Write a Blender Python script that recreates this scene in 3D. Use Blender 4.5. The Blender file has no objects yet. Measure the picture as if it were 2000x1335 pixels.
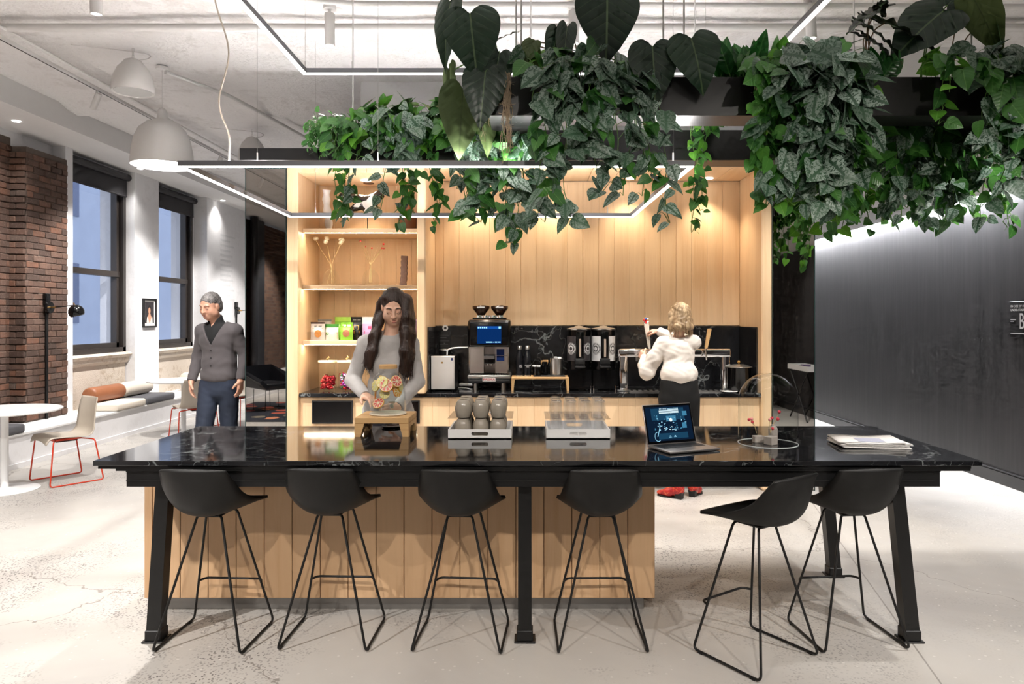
import bpy, bmesh, math, random
import numpy as np
from mathutils import Vector, Matrix
random.seed(7)
PI = math.pi
SC = bpy.context.scene
COL = SC.collection
# ------------------------------------------------------------------ camera, world, lights, exposure
F, CX, CY, EYE = 1400.0, 1033.0, 621.0, 1.6          # focal length and vanishing point in pixels of the 2000x1335 frame
cd = bpy.data.cameras.new('camera'); cam = bpy.data.objects.new('camera', cd); COL.objects.link(cam)
cd.sensor_width = 36.0; cd.lens = 36.0 * F / 2000.0
cd.shift_x = (1000.0 - CX) / 2000.0; cd.shift_y = (CY - 667.5) / 2000.0
cd.clip_start = 0.05; cd.clip_end = 200
cam.location = (0, 0, EYE); cam.rotation_euler = (PI / 2, 0, 0)
SC.camera = cam
SC.view_settings.view_transform = 'Standard'; SC.view_settings.look = 'None'
SC.view_settings.gamma = 1.0; SC.view_settings.use_curve_mapping = False
SC.view_settings.exposure = 0.2
SC.cycles.use_denoising = True
SC.cycles.max_bounces = 6; SC.cycles.diffuse_bounces = 3; SC.cycles.glossy_bounces = 3
SC.cycles.transmission_bounces = 4; SC.cycles.transparent_max_bounces = 28
SC.cycles.use_adaptive_sampling = True; SC.cycles.adaptive_threshold = 0.06; SC.cycles.adaptive_min_samples = 12
SC.cycles.sample_clamp_indirect = 6.0
SC.cycles.caustics_reflective = False; SC.cycles.caustics_refractive = False
W = bpy.data.worlds.new('dusk_sky'); SC.world = W; W.use_nodes = True
W.node_tree.nodes['Background'].inputs[0].default_value = (0.60, 0.64, 0.74, 1)
W.node_tree.nodes['Background'].inputs[1].default_value = 2.2
def spot(loc, aim, watts, size=70, blend=0.6, radius=0.035, col=(1, 0.962, 0.925)):
    l = bpy.data.lights.new('spot_beam', 'SPOT'); l.energy = watts; l.spot_size = math.radians(size)
    l.spot_blend = blend; l.shadow_soft_size = radius; l.color = col
    o = bpy.data.objects.new('spot_beam', l); COL.objects.link(o); o.location = loc
    o.rotation_euler = (Vector(aim) - Vector(loc)).to_track_quat('-Z', 'Y').to_euler()
    return o
CEIL = 4.06
# ceiling spots: (x, y) of the lamp, the floor point it is aimed at, watts, beam angle
SPOTS = [
    (-1.6, -0.3, (-1.3, 3.6, .6), 230, 62), (0.3, -0.4, (0.1, 3.6, .6), 230, 62), (2.1, -0.3, (1.8, 3.7, .6), 230, 62),
    (-3.05, 5.05, (-3.2, 5.4, 0), 520, 105), (-1.57, 5.65, (-1.57, 5.7, 0), 260, 95), (0.35, 5.6, (.35, 5.7, 0), 240, 90), (2.16, 5.5, (2.4, 5.6, 0), 300, 95),
    (-3.2, 1.2, (-3.6, 2.6, 0), 520, 100), (3.2, 1.0, (3.4, 3.2, 0), 320, 90), (0.2, -2.6, (0.2, -2.4, 0), 260, 100),  # fill spots out of view, added to brighten the room
    (3.5, 3.6, (3.6, 4.6, 0), 260, 90),  # one more added fill spot, outside the frame
]
# ------------------------------------------------------------------ mesh helpers
def srgb(r, g, b):
    f = lambda c: (c / 255 / 12.92) if c / 255 <= 0.04045 else ((c / 255 + 0.055) / 1.055) ** 2.4
    return (f(r), f(g), f(b), 1.0)
def lerp(a, b, t): return a + (b - a) * t
def tag(o, label=None, cat=None, group=None, kind=None):
    if label: o['label'] = label
    if cat: o['category'] = cat
    if group: o['group'] = group
    if kind: o['kind'] = kind
    return o
def thing(name, label, cat, loc=(0, 0, 0), rz=0.0, group=None):
    o = bpy.data.objects.new(name, None); COL.objects.link(o)
    o.empty_display_size = 0.1; o.location = loc; o.rotation_euler = (0, 0, rz)
    return tag(o, label, cat, group)
def fillet(pts, r, n=5, closed=False):
    P = [Vector(p) for p in pts]; out = []
    N = len(P)
    for i in range(N):
        if not closed and (i == 0 or i == N - 1): out.append(P[i]); continue
        a, b, c = P[i - 1], P[i], P[(i + 1) % N]
        u = (a - b); v = (c - b); lu, lv = u.length, v.length; u.normalize(); v.normalize()
        d = min(r, lu * .45, lv * .45)
        p0 = b + u * d; p1 = b + v * d
        for k in range(n + 1):
            t = k / n; out.append(p0 * (1 - t) ** 2 + b * 2 * t * (1 - t) + p1 * t * t)
    return out
def spline(pts, n=6):
    P = [Vector(p) for p in pts]; P = [P[0] * 2 - P[1]] + P + [P[-1] * 2 - P[-2]]; out = []
    for i in range(1, len(P) - 2):
        for k in range(n):
            t = k / n; a, b, c, d = P[i - 1], P[i], P[i + 1], P[i + 2]
            out.append(0.5 * ((2 * b) + (c - a) * t + (2 * a - 5 * b + 4 * c - d) * t * t + (3 * b - a - 3 * c + d) * t ** 3))
    out.append(P[-2]); return out
class MB:
    def __init__(s): s.v = []; s.f = []; s.mi = []
    def add(s, vs, fs, mi=0):
        o = len(s.v); s.v.extend([tuple(x) for x in vs]); s.f.extend([tuple(i + o for i in q) for q in fs]); s.mi.extend([mi] * len(fs)); return s
    def box(s, x0, x1, y0, y1, z0, z1, mi=0):
        v = [(x0, y0, z0), (x1, y0, z0), (x1, y1, z0), (x0, y1, z0), (x0, y0, z1), (x1, y0, z1), (x1, y1, z1), (x0, y1, z1)]
        return s.add(v, [(0, 3, 2, 1), (4, 5, 6, 7), (0, 1, 5, 4), (1, 2, 6, 5), (2, 3, 7, 6), (3, 0, 4, 7)], mi)
    def cbox(s, x0, x1, y0, y1, z0, z1, c=.004, mi=0):
        bm = bmesh.new(); bmesh.ops.create_cube(bm, size=1)
        for w in bm.verts: w.co = ((x0 + x1) / 2 + w.co.x * (x1 - x0), (y0 + y1) / 2 + w.co.y * (y1 - y0), (z0 + z1) / 2 + w.co.z * (z1 - z0))
        bmesh.ops.bevel(bm, geom=bm.edges[:], offset=c, segments=1, affect='EDGES', profile=.5)
        return s.bm(bm, mi)
    def rbox(s, x0, x1, y0, y1, z0, z1, r=.02, seg=3, mi=0):
        bm = bmesh.new(); bmesh.ops.create_cube(bm, size=1)
        for w in bm.verts: w.co = ((x0 + x1) / 2 + w.co.x * (x1 - x0), (y0 + y1) / 2 + w.co.y * (y1 - y0), (z0 + z1) / 2 + w.co.z * (z1 - z0))
        bmesh.ops.bevel(bm, geom=bm.edges[:], offset=r, segments=seg, affect='EDGES', profile=.5)
        return s.bm(bm, mi)
    def bm(s, bm, mi=0):
        bm.verts.index_update(); v = [tuple(w.co) for w in bm.verts]; f = [[w.index for w in q.verts] for q in bm.faces]
        bm.free(); return s.add(v, f, mi)
    def tube(s, pts, r, n=8, cap=True, mi=0, flat=1.0):
        P = [Vector(p) for p in pts]; m = len(P)
        R = r if isinstance(r, (list, tuple)) else [r] * m
        T = [(P[min(i + 1, m - 1)] - P[max(i - 1, 0)]).normalized() for i in range(m)]
        up = Vector((0, 0, 1)) if abs(T[0].z) < .9 else Vector((1, 0, 0))
        nrm = (up - T[0] * up.dot(T[0])).normalized(); vs = []
        for i in range(m):
            nrm = (nrm - T[i] * nrm.dot(T[i]))
            nrm = nrm.normalized() if nrm.length > 1e-6 else T[i].orthogonal().normalized()
            b = T[i].cross(nrm)
            for k in range(n):
                a = 2 * PI * k / n; vs.append(P[i] + nrm * (R[i] * math.cos(a)) + b * (R[i] * flat * math.sin(a)))
        fs = [(i * n + k, i * n + (k + 1) % n, (i + 1) * n + (k + 1) % n, (i + 1) * n + k) for i in range(m - 1) for k in range(n)]
        if cap: fs += [tuple(range(n - 1, -1, -1)), tuple((m - 1) * n + k for k in range(n))]
        return s.add(vs, fs, mi)
    def lathe(s, prof, c=(0, 0, 0), n=24, mi=0, sx=1.0, sy=1.0):
        vs = []; fs = []; idx = []
        for (r, z) in prof:
            if r < 1e-5: idx.append([len(vs)]); vs.append((c[0], c[1], c[2] + z))
            else:
                idx.append(list(range(len(vs), len(vs) + n)))
                vs += [(c[0] + r * sx * math.cos(2 * PI * k / n), c[1] + r * sy * math.sin(2 * PI * k / n), c[2] + z) for k in range(n)]
        for a, b in zip(idx[:-1], idx[1:]):
            if len(a) == 1 and len(b) == 1: continue
            for k in range(n):
                k2 = (k + 1) % n
                if len(a) == 1: fs.append((a[0], b[k2], b[k]))
                elif len(b) == 1: fs.append((a[k], a[k2], b[0]))
                else: fs.append((a[k], a[k2], b[k2], b[k]))
        return s.add(vs, fs, mi)
    def cyl(s, c, r, z0, z1, n=20, mi=0):
        return s.lathe([(0, z0), (r, z0), (r, z1), (0, z1)], c, n, mi)
    def loft(s, rings, cap=True, closed=True, mi=0):
        n = len(rings[0]); m = len(rings); vs = [p for r in rings for p in r]
        kk = n if closed else n - 1
        fs = [(i * n + k, i * n + (k + 1) % n, (i + 1) * n + (k + 1) % n, (i + 1) * n + k) for i in range(m - 1) for k in range(kk)]
        if cap and closed: fs += [tuple(range(n - 1, -1, -1)), tuple((m - 1) * n + k for k in range(n))]
        return s.add(vs, fs, mi)
    def prism(s, poly, axis, a0, a1, mi=0):
        f = {'X': lambda p, a: (a, p[0], p[1]), 'Y': lambda p, a: (p[0], a, p[1]), 'Z': lambda p, a: (p[0], p[1], a)}[axis]
        return s.loft([[f(p, a0) for p in poly], [f(p, a1) for p in poly]], mi=mi)
    def sphere(s, c, r, n=14, m=9, mi=0):
        r3 = r if isinstance(r, (tuple, list)) else (r, r, r); vs = []; idx = []; fs = []
        for i in range(m + 1):
            t = PI * i / m
            if i in (0, m): idx.append([len(vs)]); vs.append((c[0], c[1], c[2] - r3[2] * math.cos(t)))
            else:
                idx.append(list(range(len(vs), len(vs) + n)))
                vs += [(c[0] + r3[0] * math.sin(t) * math.cos(2 * PI * k / n), c[1] + r3[1] * math.sin(t) * math.sin(2 * PI * k / n), c[2] - r3[2] * math.cos(t)) for k in range(n)]
        for a, b in zip(idx[:-1], idx[1:]):
            for k in range(n):
                k2 = (k + 1) % n
                if len(a) == 1: fs.append((a[0], b[k2], b[k]))
                elif len(b) == 1: fs.append((a[k], a[k2], b[0]))
                else: fs.append((a[k], a[k2], b[k2], b[k]))
        return s.add(vs, fs, mi)
    def xf(s, M, start=0):
        s.v[start:] = [tuple(M @ Vector(p)) for p in s.v[start:]]; return s
    def build(s, name, mat, parent=None, smooth=None, loc=None, fix=True):
        me = bpy.data.meshes.new(name); me.from_pydata(s.v, [], s.f)
        ms = mat if isinstance(mat, (list, tuple)) else [mat]
        for m in ms: me.materials.append(m)
        if len(ms) > 1: me.polygons.foreach_set('material_index', s.mi)
        bm = bmesh.new(); bm.from_mesh(me)
        if fix: bmesh.ops.recalc_face_normals(bm, faces=bm.faces)
        if smooth:
            th = math.radians(smooth)
            for f in bm.faces: f.smooth = True
            for e in bm.edges: e.smooth = len(e.link_faces) != 2 or e.calc_face_angle(0) < th
        bm.to_mesh(me); bm.free(); me.update()
        o = bpy.data.objects.new(name, me); COL.objects.link(o)
        if parent is not None: o.parent = parent
        if loc is not None: o.location = loc
        return o
def dup(o, parent=None, loc=None, rot=None, scale=None):
    c = o.copy(); COL.objects.link(c)
    c.parent = parent
    if loc is not None: c.location = loc
    if rot is not None: c.rotation_euler = rot
    if scale is not None: c.scale = scale
    return c
def copy_tree(o, parent=None):
    c = o.copy(); COL.objects.link(c); c.parent = parent
    for ch in list(o.children): copy_tree(ch, c)
    return c
def place(o, loc, rz=0.0, label=None):
    o.location = loc; o.rotation_euler = (0, 0, rz)
    if label: o['label'] = label
    return o
def solidify(o, t, offset=0):
    m = o.modifiers.new('thickness', 'SOLIDIFY'); m.thickness = t; m.offset = offset; return o
def struct(o): o['kind'] = 'structure'; return o
def text(body, size, mat, parent=None, loc=(0, 0, 0), rot=(PI / 2, 0, 0), depth=.0006, align='CENTER', name='lettering', sx=1.0):
    cu = bpy.data.curves.new(name, 'FONT'); cu.body = body; cu.size = size; cu.align_x = align; cu.align_y = 'CENTER'; cu.extrude = depth
    t = bpy.data.objects.new(name, cu); COL.objects.link(t)
    me = bpy.data.meshes.new_from_object(t.evaluated_get(bpy.context.evaluated_depsgraph_get()))
    bpy.data.objects.remove(t); me.materials.clear(); me.materials.append(mat)
    o = bpy.data.objects.new(name, me); COL.objects.link(o); o.parent = parent; o.location = loc; o.rotation_euler = rot; o.scale = (sx, 1, 1)
    return o
# ------------------------------------------------------------------ material helpers
class NT:
    def __init__(s, name):
        s.m = bpy.data.materials.new(name); s.m.use_nodes = True; s.t = s.m.node_tree
        s.t.nodes.clear(); s.out = s.t.nodes.new('ShaderNodeOutputMaterial')
    def n(s, typ, _o=0, **k):
        nd = s.t.nodes.new('ShaderNode' + typ)
        for key, v in k.items():
            if key.startswith('i_'):
                nm = key[2:]; inp = nd.inputs[int(nm)] if nm.isdigit() else nd.inputs[nm.replace('_', ' ')]
                if isinstance(v, bpy.types.NodeSocket): s.t.links.new(v, inp)
                else: inp.default_value = v
            else: setattr(nd, key, v)
        return nd
    def o(s, typ, k_=0, **k): return s.n(typ, **k).outputs[k_]
    def ramp(s, fac, stops, interp='LINEAR'):
        r = s.n('ValToRGB', i_Fac=fac); cr = r.color_ramp; cr.interpolation = interp
        while len(cr.elements) < len(stops): cr.elements.new(.5)
        for e, (p, c) in zip(cr.elements, stops): e.position = p; e.color = c if len(c) == 4 else (*c, 1)
        return r.outputs[0]
    def math(s, op, a, b=0.0, c=0.0, clamp=False): return s.o('Math', operation=op, use_clamp=clamp, i_0=a, i_1=b, i_2=c)
    def mix(s, fac, a, b, blend='MIX'):
        nd = s.t.nodes.new('ShaderNodeMix'); nd.data_type = 'RGBA'; nd.blend_type = blend
        for i, v in ((0, fac), (6, a), (7, b)):
            if isinstance(v, bpy.types.NodeSocket): s.t.links.new(v, nd.inputs[i])
            else: nd.inputs[i].default_value = v
        return nd.outputs[2]
    def mapping(s, vec, scale=(1, 1, 1), loc=(0, 0, 0), rot=(0, 0, 0)):
        return s.o('Mapping', i_Vector=vec, i_Scale=scale, i_Location=loc, i_Rotation=rot)
    def noise(s, vec, scale, detail=3.0, rough=.5, dist=0.0, k_=0):
        return s.o('TexNoise', k_, i_Vector=vec, i_Scale=scale, i_Detail=detail, i_Roughness=rough, i_Distortion=dist)
    def bump(s, h, strength=.3, dist=.01): return s.o('Bump', i_Height=h, i_Strength=strength, i_Distance=dist)
    def bsdf(s, col, rough=.5, metal=0.0, **k):
        kw = {'i_Base_Color': col, 'i_Roughness': rough, 'i_Metallic': metal}; kw.update({'i_' + a: b for a, b in k.items()})
        return s.n('BsdfPrincipled', **kw)
    def end(s, sh):
        s.t.links.new(sh.outputs[0] if hasattr(sh, 'outputs') else sh, s.out.inputs[0]); return s.m
def plain(name, col, rough=.5, metal=0.0, var=.06, scale=14.0, **k):
    a = NT(name); col = col if len(col) == 4 else (*col, 1)
    co = a.o('TexCoord', 3); nz = a.noise(co, scale, 3.0)
    c = a.mix(nz, tuple(x * (1 - var) for x in col[:3]) + (1,), tuple(min(1, x * (1 + var)) for x in col[:3]) + (1,))
    return a.end(a.bsdf(c, rough, metal, **k))
def emit(name, col, strength):
    a = NT(name); return a.end(a.n('Emission', i_Color=col if len(col) == 4 else (*col, 1), i_Strength=strength))
def glass(name, col=(1, 1, 1, 1), rough=0.0, ior=1.45):
    a = NT(name); return a.end(a.bsdf(col, rough, 0.0, Transmission_Weight=1.0, IOR=ior))
def thin_glass(name, tint=(.96, .98, .98, 1), refl=.10, haze=0.0):
    # a thin pane: mostly clear, with a mirror-like surface reflection that grows towards grazing angles
    a = NT(name); fr = a.o('LayerWeight', 0, i_Blend=refl)
    fr = a.math('MINIMUM', a.math('MULTIPLY', fr, a.math('SUBTRACT', 1.0, a.o('NewGeometry', 6))), .75)
    gl = a.n('BsdfGlossy', i_Color=(1, 1, 1, 1), i_Roughness=0.01); tr = a.n('BsdfTransparent', i_Color=tint)
    sh = a.n('MixShader', i_0=fr, i_1=tr.outputs[0], i_2=gl.outputs[0])
    if haze: sh = a.n('MixShader', i_0=haze, i_1=sh.outputs[0], i_2=a.n('BsdfTranslucent', i_Color=(.95, .96, .97, 1)).outputs[0])  # white veil mixed into the material, standing for glints on the glass
    return a.end(sh)
def wood(name, c1, c2, axis='Z', rough=.42, sc=1.0):
    a = NT(name); co = a.o('TexCoord', 3); rnd = a.o('ObjectInfo', 5)
    off = a.o('CombineXYZ', i_X=a.math('MULTIPLY', rnd, 37.0), i_Y=a.math('MULTIPLY', rnd, 11.0), i_Z=a.math('MULTIPLY', rnd, 23.0))
    v = a.o('VectorMath', operation='ADD', i_0=co, i_1=off)
    s = {'X': (.55, 9, 9), 'Y': (9, .55, 9), 'Z': (9, 9, .55)}[axis]
    mp = a.mapping(v, tuple(x * sc for x in s))
    big = a.noise(mp, 1.1, 3.0, .55, 1.2); fine = a.noise(a.mapping(v, tuple(x * sc * 6 for x in s)), 2.0, 2.0, .6)
    f = a.math('ADD', a.math('MULTIPLY', big, .75), a.math('MULTIPLY', fine, .25))
    c = a.ramp(f, [(.28, c2), (.52, c1), (.75, tuple(min(1, x * 1.08) for x in c1[:3]) + (1,))])
    c = a.mix(a.math('MULTIPLY', rnd, .22), c, tuple(x * .86 for x in c1[:3]) + (1,))
    return a.end(a.bsdf(c, rough, 0.0, Normal=a.bump(fine, .05, .002)))
# ------------------------------------------------------------------ materials
def make_floor():
    a = NT('polished_concrete'); p = a.o('NewGeometry', 0)
    big = a.noise(p, .9, 4.0, .55, .4); mid = a.noise(p, 4.0, 4.0, .6); fine = a.noise(p, 90.0, 2.0)
    c = a.ramp(big, [(.30, srgb(166, 163, 160)), (.5, srgb(188, 185, 181)), (.72, srgb(201, 197, 191))])
    c = a.mix(a.math('MULTIPLY', mid, .35), c, srgb(192, 181, 168))
    # exposed dark aggregate in patches
    vo = a.n('TexVoronoi', i_Vector=a.mapping(p, (1.0, 1.0, 0)), i_Scale=70.0, i_Randomness=1.0)
    keep = a.math('GREATER_THAN', a.o('SeparateXYZ', 0, i_Vector=vo.outputs[1]), .22)
    dot = a.math('MULTIPLY', a.math('LESS_THAN', vo.outputs[0], a.math('MULTIPLY_ADD', fine, .5, .14)), keep)
    patch = a.ramp(a.noise(a.mapping(p, (1, 1, 1), (3.4, 1.7, 0)), .75, 4.0, .62, .6), [(.44, (0, 0, 0)), (.55, (1, 1, 1))])
    patch = a.math('MULTIPLY', patch, a.o('MapRange', i_Value=a.o('SeparateXYZ', 0, i_Vector=p), i_From_Min=.9, i_From_Max=2.0, i_To_Min=1.0, i_To_Max=.25))
    patch = a.math('MULTIPLY', patch, a.ramp(a.noise(p, 6.0, 3.0, .6), [(.33, (.15, .15, .15)), (.6, (1, 1, 1))]))
    c = a.mix(a.math('MULTIPLY', a.math('MULTIPLY', dot, patch), .8), c, srgb(74, 69, 68))
    v2 = a.n('TexVoronoi', i_Vector=a.mapping(p, (1, 1, 0), (5, 9, 0)), i_Scale=30.0)
    k2 = a.math('GREATER_THAN', a.o('SeparateXYZ', 1, i_Vector=v2.outputs[1]), .8)
    d2 = a.math('MULTIPLY', a.math('LESS_THAN', v2.outputs[0], .2), k2)
    c = a.mix(a.math('MULTIPLY', d2, .35), c, srgb(236, 232, 226))
    # hairline cracks and one saw-cut joint
    pw = a.o('VectorMath', operation='ADD', i_0=p, i_1=a.o('VectorMath', operation='SCALE', i_0=a.noise(p, 2.2, 5.0, .6, 0, 1), i_Scale=.55))
    ve = a.o('TexVoronoi', feature='DISTANCE_TO_EDGE', i_Vector=a.mapping(pw, (1, 1, 0), (.2, .55, 0)), i_Scale=.30)
    crack = a.math('LESS_THAN', ve, .0013)
    sx = a.n('SeparateXYZ', i_Vector=p)
    ln = a.math('ABSOLUTE', a.math('SUBTRACT', a.math('SUBTRACT', sx.outputs[0], 1.14), a.math('MULTIPLY', sx.outputs[1], .212)))
    ln = a.math('LESS_THAN', a.math('SUBTRACT', ln, a.math('MULTIPLY', fine, .004)), .0022)
    c = a.mix(a.math('MULTIPLY', a.math('MAXIMUM', crack, ln), .6), c, srgb(105, 96, 88))
    h = a.math('SUBTRACT', a.math('MULTIPLY', mid, .3), a.math('MAXIMUM', crack, ln))
    r = a.math('MULTIPLY_ADD', mid, .25, .30)
    return a.end(a.bsdf(c, r, 0.0, Normal=a.bump(h, .15, .004)))
def make_plaster(name, base, stain, amount, sc=1.0, strength=.35):
    a = NT(name); p = a.o('NewGeometry', 0)
    n1 = a.noise(p, 1.3 * sc, 3.0, .65, .8); n2 = a.noise(p, 7.0 * sc, 3.0, .7); n3 = a.noise(p, 28.0 * sc, 2.0, .7)
    st = a.ramp(a.math('MULTIPLY', n1, n2), [(.27, (0, 0, 0)), (.36, (1, 1, 1))])
    sp = a.ramp(n3, [(.58, (0, 0, 0)), (.70, (1, 1, 1))])
    c = a.mix(a.math('MULTIPLY', st, amount), base, stain); c = a.mix(a.math('MULTIPLY', sp, amount * .5), c, stain)
    return a.end(a.bsdf(c, .75, 0.0, Normal=a.bump(a.math('ADD', a.math('MULTIPLY', n2, .7), a.math('MULTIPLY', n3, .5)), strength, .03)))
def make_stone(name='black_marble', rough=.065, sc=1.0):
    a = NT(name); p = a.o('NewGeometry', 0)
    w = a.o('VectorMath', operation='ADD', i_0=a.mapping(p, (1, 1.0, 1.0), (0, 0, 0), (.3, .2, .6)), i_1=a.o('VectorMath', operation='SCALE', i_0=a.noise(p, 1.6 * sc, 5.0, .6, 0, 1), i_Scale=1.1))
    v = a.o('TexVoronoi', feature='DISTANCE_TO_EDGE', i_Vector=w, i_Scale=1.25 * sc)
    v2 = a.o('TexVoronoi', feature='DISTANCE_TO_EDGE', i_Vector=a.mapping(w, (1, 1, 1), (4, 2, 7)), i_Scale=3.1 * sc)
    br = a.ramp(a.noise(p, 2.3 * sc, 3.0, .5), [(.38, (0, 0, 0)), (.56, (1, 1, 1))])
    vein = a.math('MULTIPLY', a.ramp(v, [(.0, (1, 1, 1)), (.011, (0, 0, 0))]), br)
    vein2 = a.math('MULTIPLY', a.ramp(v2, [(.0, (.6, .6, .6)), (.010, (0, 0, 0))]), br)
    cloud = a.noise(p, 5.0 * sc, 6.0, .65, .6)
    c = a.ramp(cloud, [(.35, srgb(13, 13, 15)), (.7, srgb(34, 35, 38))])
    c = a.mix(a.math('MULTIPLY', a.math('MAXIMUM', vein, vein2), .45), c, srgb(170, 176, 176))
    return a.end(a.bsdf(c, rough, 0.0, Specular_IOR_Level=.75))
def make_brick(name, cols, rand=True):
    a = NT(name); co = a.o('NewGeometry', 0); rnd = a.o('ObjectInfo', 5)
    n = a.noise(co, 9.0, 5.0, .65, .4); n2 = a.noise(co, 45.0, 4.0, .7); n3 = a.noise(co, 1.6, 3.0, .6)
    c = a.ramp(rnd, [(0, cols[0]), (.3, cols[1]), (.6, cols[2]), (.85, cols[3]), (1, cols[4])])
    c = a.mix(a.ramp(n, [(.35, (0, 0, 0)), (.75, (.75, .75, .75))]), c, srgb(78, 64, 56))
    c = a.mix(a.math('MULTIPLY', a.ramp(n2, [(.55, (0, 0, 0)), (.72, (1, 1, 1))]), .35), c, srgb(160, 142, 130))
    return a.end(a.bsdf(c, .85, 0.0, Normal=a.bump(n2, .6, .01)))
def make_brick_far():
    a = NT('far_brick_courses'); p = a.o('NewGeometry', 0); s = a.n('SeparateXYZ', i_Vector=p)
    v = a.o('CombineXYZ', i_X=s.outputs[1], i_Y=s.outputs[2], i_Z=0.0)
    b = a.n('TexBrick', i_Vector=v, i_Scale=1.0, i_Mortar_Size=.006, i_Brick_Width=.21, i_Row_Height=.075, i_Color1=srgb(120, 88, 70), i_Color2=srgb(88, 64, 54), i_Mortar=srgb(104, 92, 84))
    n = a.noise(p, 6.0, 5.0, .6); c = a.mix(a.math('MULTIPLY', n, .5), b.outputs[0], srgb(70, 56, 48))
    return a.end(a.bsdf(c, .9, 0.0, Normal=a.bump(a.math('SUBTRACT', a.math('MULTIPLY', n, .4), b.outputs[1]), .5, .01)))
def make_blackboard():
    a = NT('black_paint_streak_sheen'); p = a.o('NewGeometry', 0)
    n = a.noise(a.mapping(p, (1, 3.0, .25)), 2.0, 4.0, .6); f = a.noise(a.mapping(p, (1, 14.0, .5)), 3.0, 3.0, .6)
    c = a.ramp(n, [(.3, srgb(30, 29, 31)), (.7, srgb(48, 46, 47))]); c = a.mix(a.math('MULTIPLY', a.ramp(f, [(.4, (0, 0, 0)), (.75, (1, 1, 1))]), .35), c, srgb(70, 68, 68))  # lighter vertical streaks stand for sheen, put into the colour
    return a.end(a.bsdf(c, a.math('MULTIPLY_ADD', n, .2, .38), 0.0))
def make_rug():
    a = NT('floral_dark_rug'); p = a.o('NewGeometry', 0)
    v = a.n('TexVoronoi', i_Vector=a.o('VectorMath', operation='ADD', i_0=p, i_1=a.o('VectorMath', operation='SCALE', i_0=a.noise(p, 5.0, 2.0, .5, 0, 1), i_Scale=.18)), i_Scale=2.6)
    f = a.math('LESS_THAN', v.outputs[0], .34); hue = a.o('SeparateXYZ', 0, i_Vector=v.outputs[1])
    fc = a.ramp(hue, [(0, srgb(190, 92, 70)), (.35, srgb(206, 132, 96)), (.6, srgb(150, 60, 62)), (.85, srgb(120, 112, 96))], 'CONSTANT')
    c = a.mix(a.math('MULTIPLY', f, .9), srgb(30, 33, 44), fc)
    return a.end(a.bsdf(c, .95))
def make_leaf(name, base, dark, vein, silver=0.0, trans=.25, rough=.35, spec=.5, edge=None):
    # local leaf axes: x across the blade, y from the stalk (0) to the tip (1)
    a = NT(name); co = a.o('TexCoord', 3); s = a.n('SeparateXYZ', i_Vector=co); rnd = a.o('ObjectInfo', 5)
    ax = a.math('ABSOLUTE', s.outputs[0])
    rv = a.o('CombineXYZ', i_X=a.math('MULTIPLY', rnd, 31.0), i_Y=a.math('MULTIPLY', rnd, 17.0), i_Z=0.0)
    pv = a.o('VectorMath', operation='ADD', i_0=co, i_1=rv)
    c = a.ramp(a.math('ADD', a.math('MULTIPLY', rnd, .8), a.math('MULTIPLY', a.noise(pv, 4.0, 2.0), .3)), [(.1, dark), (.9, base)])
    if silver:
        n = a.noise(a.mapping(pv, (1, 1, .2)), 11.0, 2.0, .6, .8)
        mot = a.ramp(n, [(.44, (0, 0, 0)), (.50, (1, 1, 1))])
        mot = a.math('MULTIPLY', mot, a.ramp(ax, [(.03, (0, 0, 0)), (.07, (1, 1, 1))]))
        c = a.mix(a.math('MULTIPLY', mot, a.math('MULTIPLY_ADD', a.math('FRACT', a.math('MULTIPLY', rnd, 7.3)), silver * .8, silver * .35)), c, srgb(158, 176, 164))
    # midrib and slanting side veins
    mid = a.math('LESS_THAN', ax, .014)
    sl = a.math('FRACT', a.math('MULTIPLY', a.math('SUBTRACT', s.outputs[1], a.math('MULTIPLY', ax, .7)), 6.5))
    sv = a.math('LESS_THAN', a.math('ABSOLUTE', a.math('SUBTRACT', sl, .5)), .05)
    vv = a.math('MAXIMUM', mid, a.math('MULTIPLY', sv, .22))
    c = a.mix(a.math('MULTIPLY', vv, .55), c, vein)
    quilt = a.math('MULTIPLY', a.math('ABSOLUTE', a.math('SUBTRACT', sl, .5)), 1.0)
    pr = a.bsdf(c, rough, 0.0, Specular_IOR_Level=spec, Normal=a.bump(a.math('SMOOTH_MIN', quilt, .30, .2), .10, .04))
    tl = a.n('BsdfTranslucent', i_Color=a.mix(.5, c, base))
    return a.end(a.n('MixShader', i_0=trans, i_1=pr.outputs[0], i_2=tl.outputs[0]))
MAT = {}
MAT['floor'] = make_floor()
MAT['ceiling'] = make_plaster('rough_ceiling_plaster', srgb(240, 238, 237), srgb(190, 184, 178), .26, .8, .7)
MAT['white_wall'] = make_plaster('white_wall_paint', srgb(236, 235, 236), srgb(222, 220, 220), .4, 1.0, .08)
MAT['soffit'] = plain('white_soffit_paint', srgb(234, 233, 232), .7, var=.02)
MAT['stone_sill'] = make_plaster('worn_sill_plaster', srgb(214, 202, 188), srgb(186, 168, 148), .8, 2.0, .3)
MAT['brick'] = make_brick('old_brick', [srgb(72, 55, 48), srgb(94, 71, 61), srgb(110, 83, 70), srgb(130, 88, 68), srgb(102, 87, 79)])
MAT['mortar'] = plain('grey_mortar', srgb(98, 87, 79), .95, var=.25, scale=20)
MAT['brick_far'] = make_brick_far()
MAT['black_wall'] = make_blackboard()
MAT['black_base'] = plain('black_skirting', srgb(52, 51, 52), .4)
MAT['stone'] = make_stone()
MAT['stone_wall'] = make_stone('black_marble_splash', .22, .75)
WC1, WC2 = srgb(232, 200, 160), srgb(222, 184, 140)
MAT['wood'] = wood('maple', WC1, WC2, 'Z')
MAT['wood_h'] = wood('maple_horizontal', WC1, WC2, 'X')
MAT['wood_y'] = wood('maple_depth', WC1, WC2, 'Y')
MAT['wood_seam'] = plain('pale_seam_wood', srgb(240, 214, 176), .6)
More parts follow.
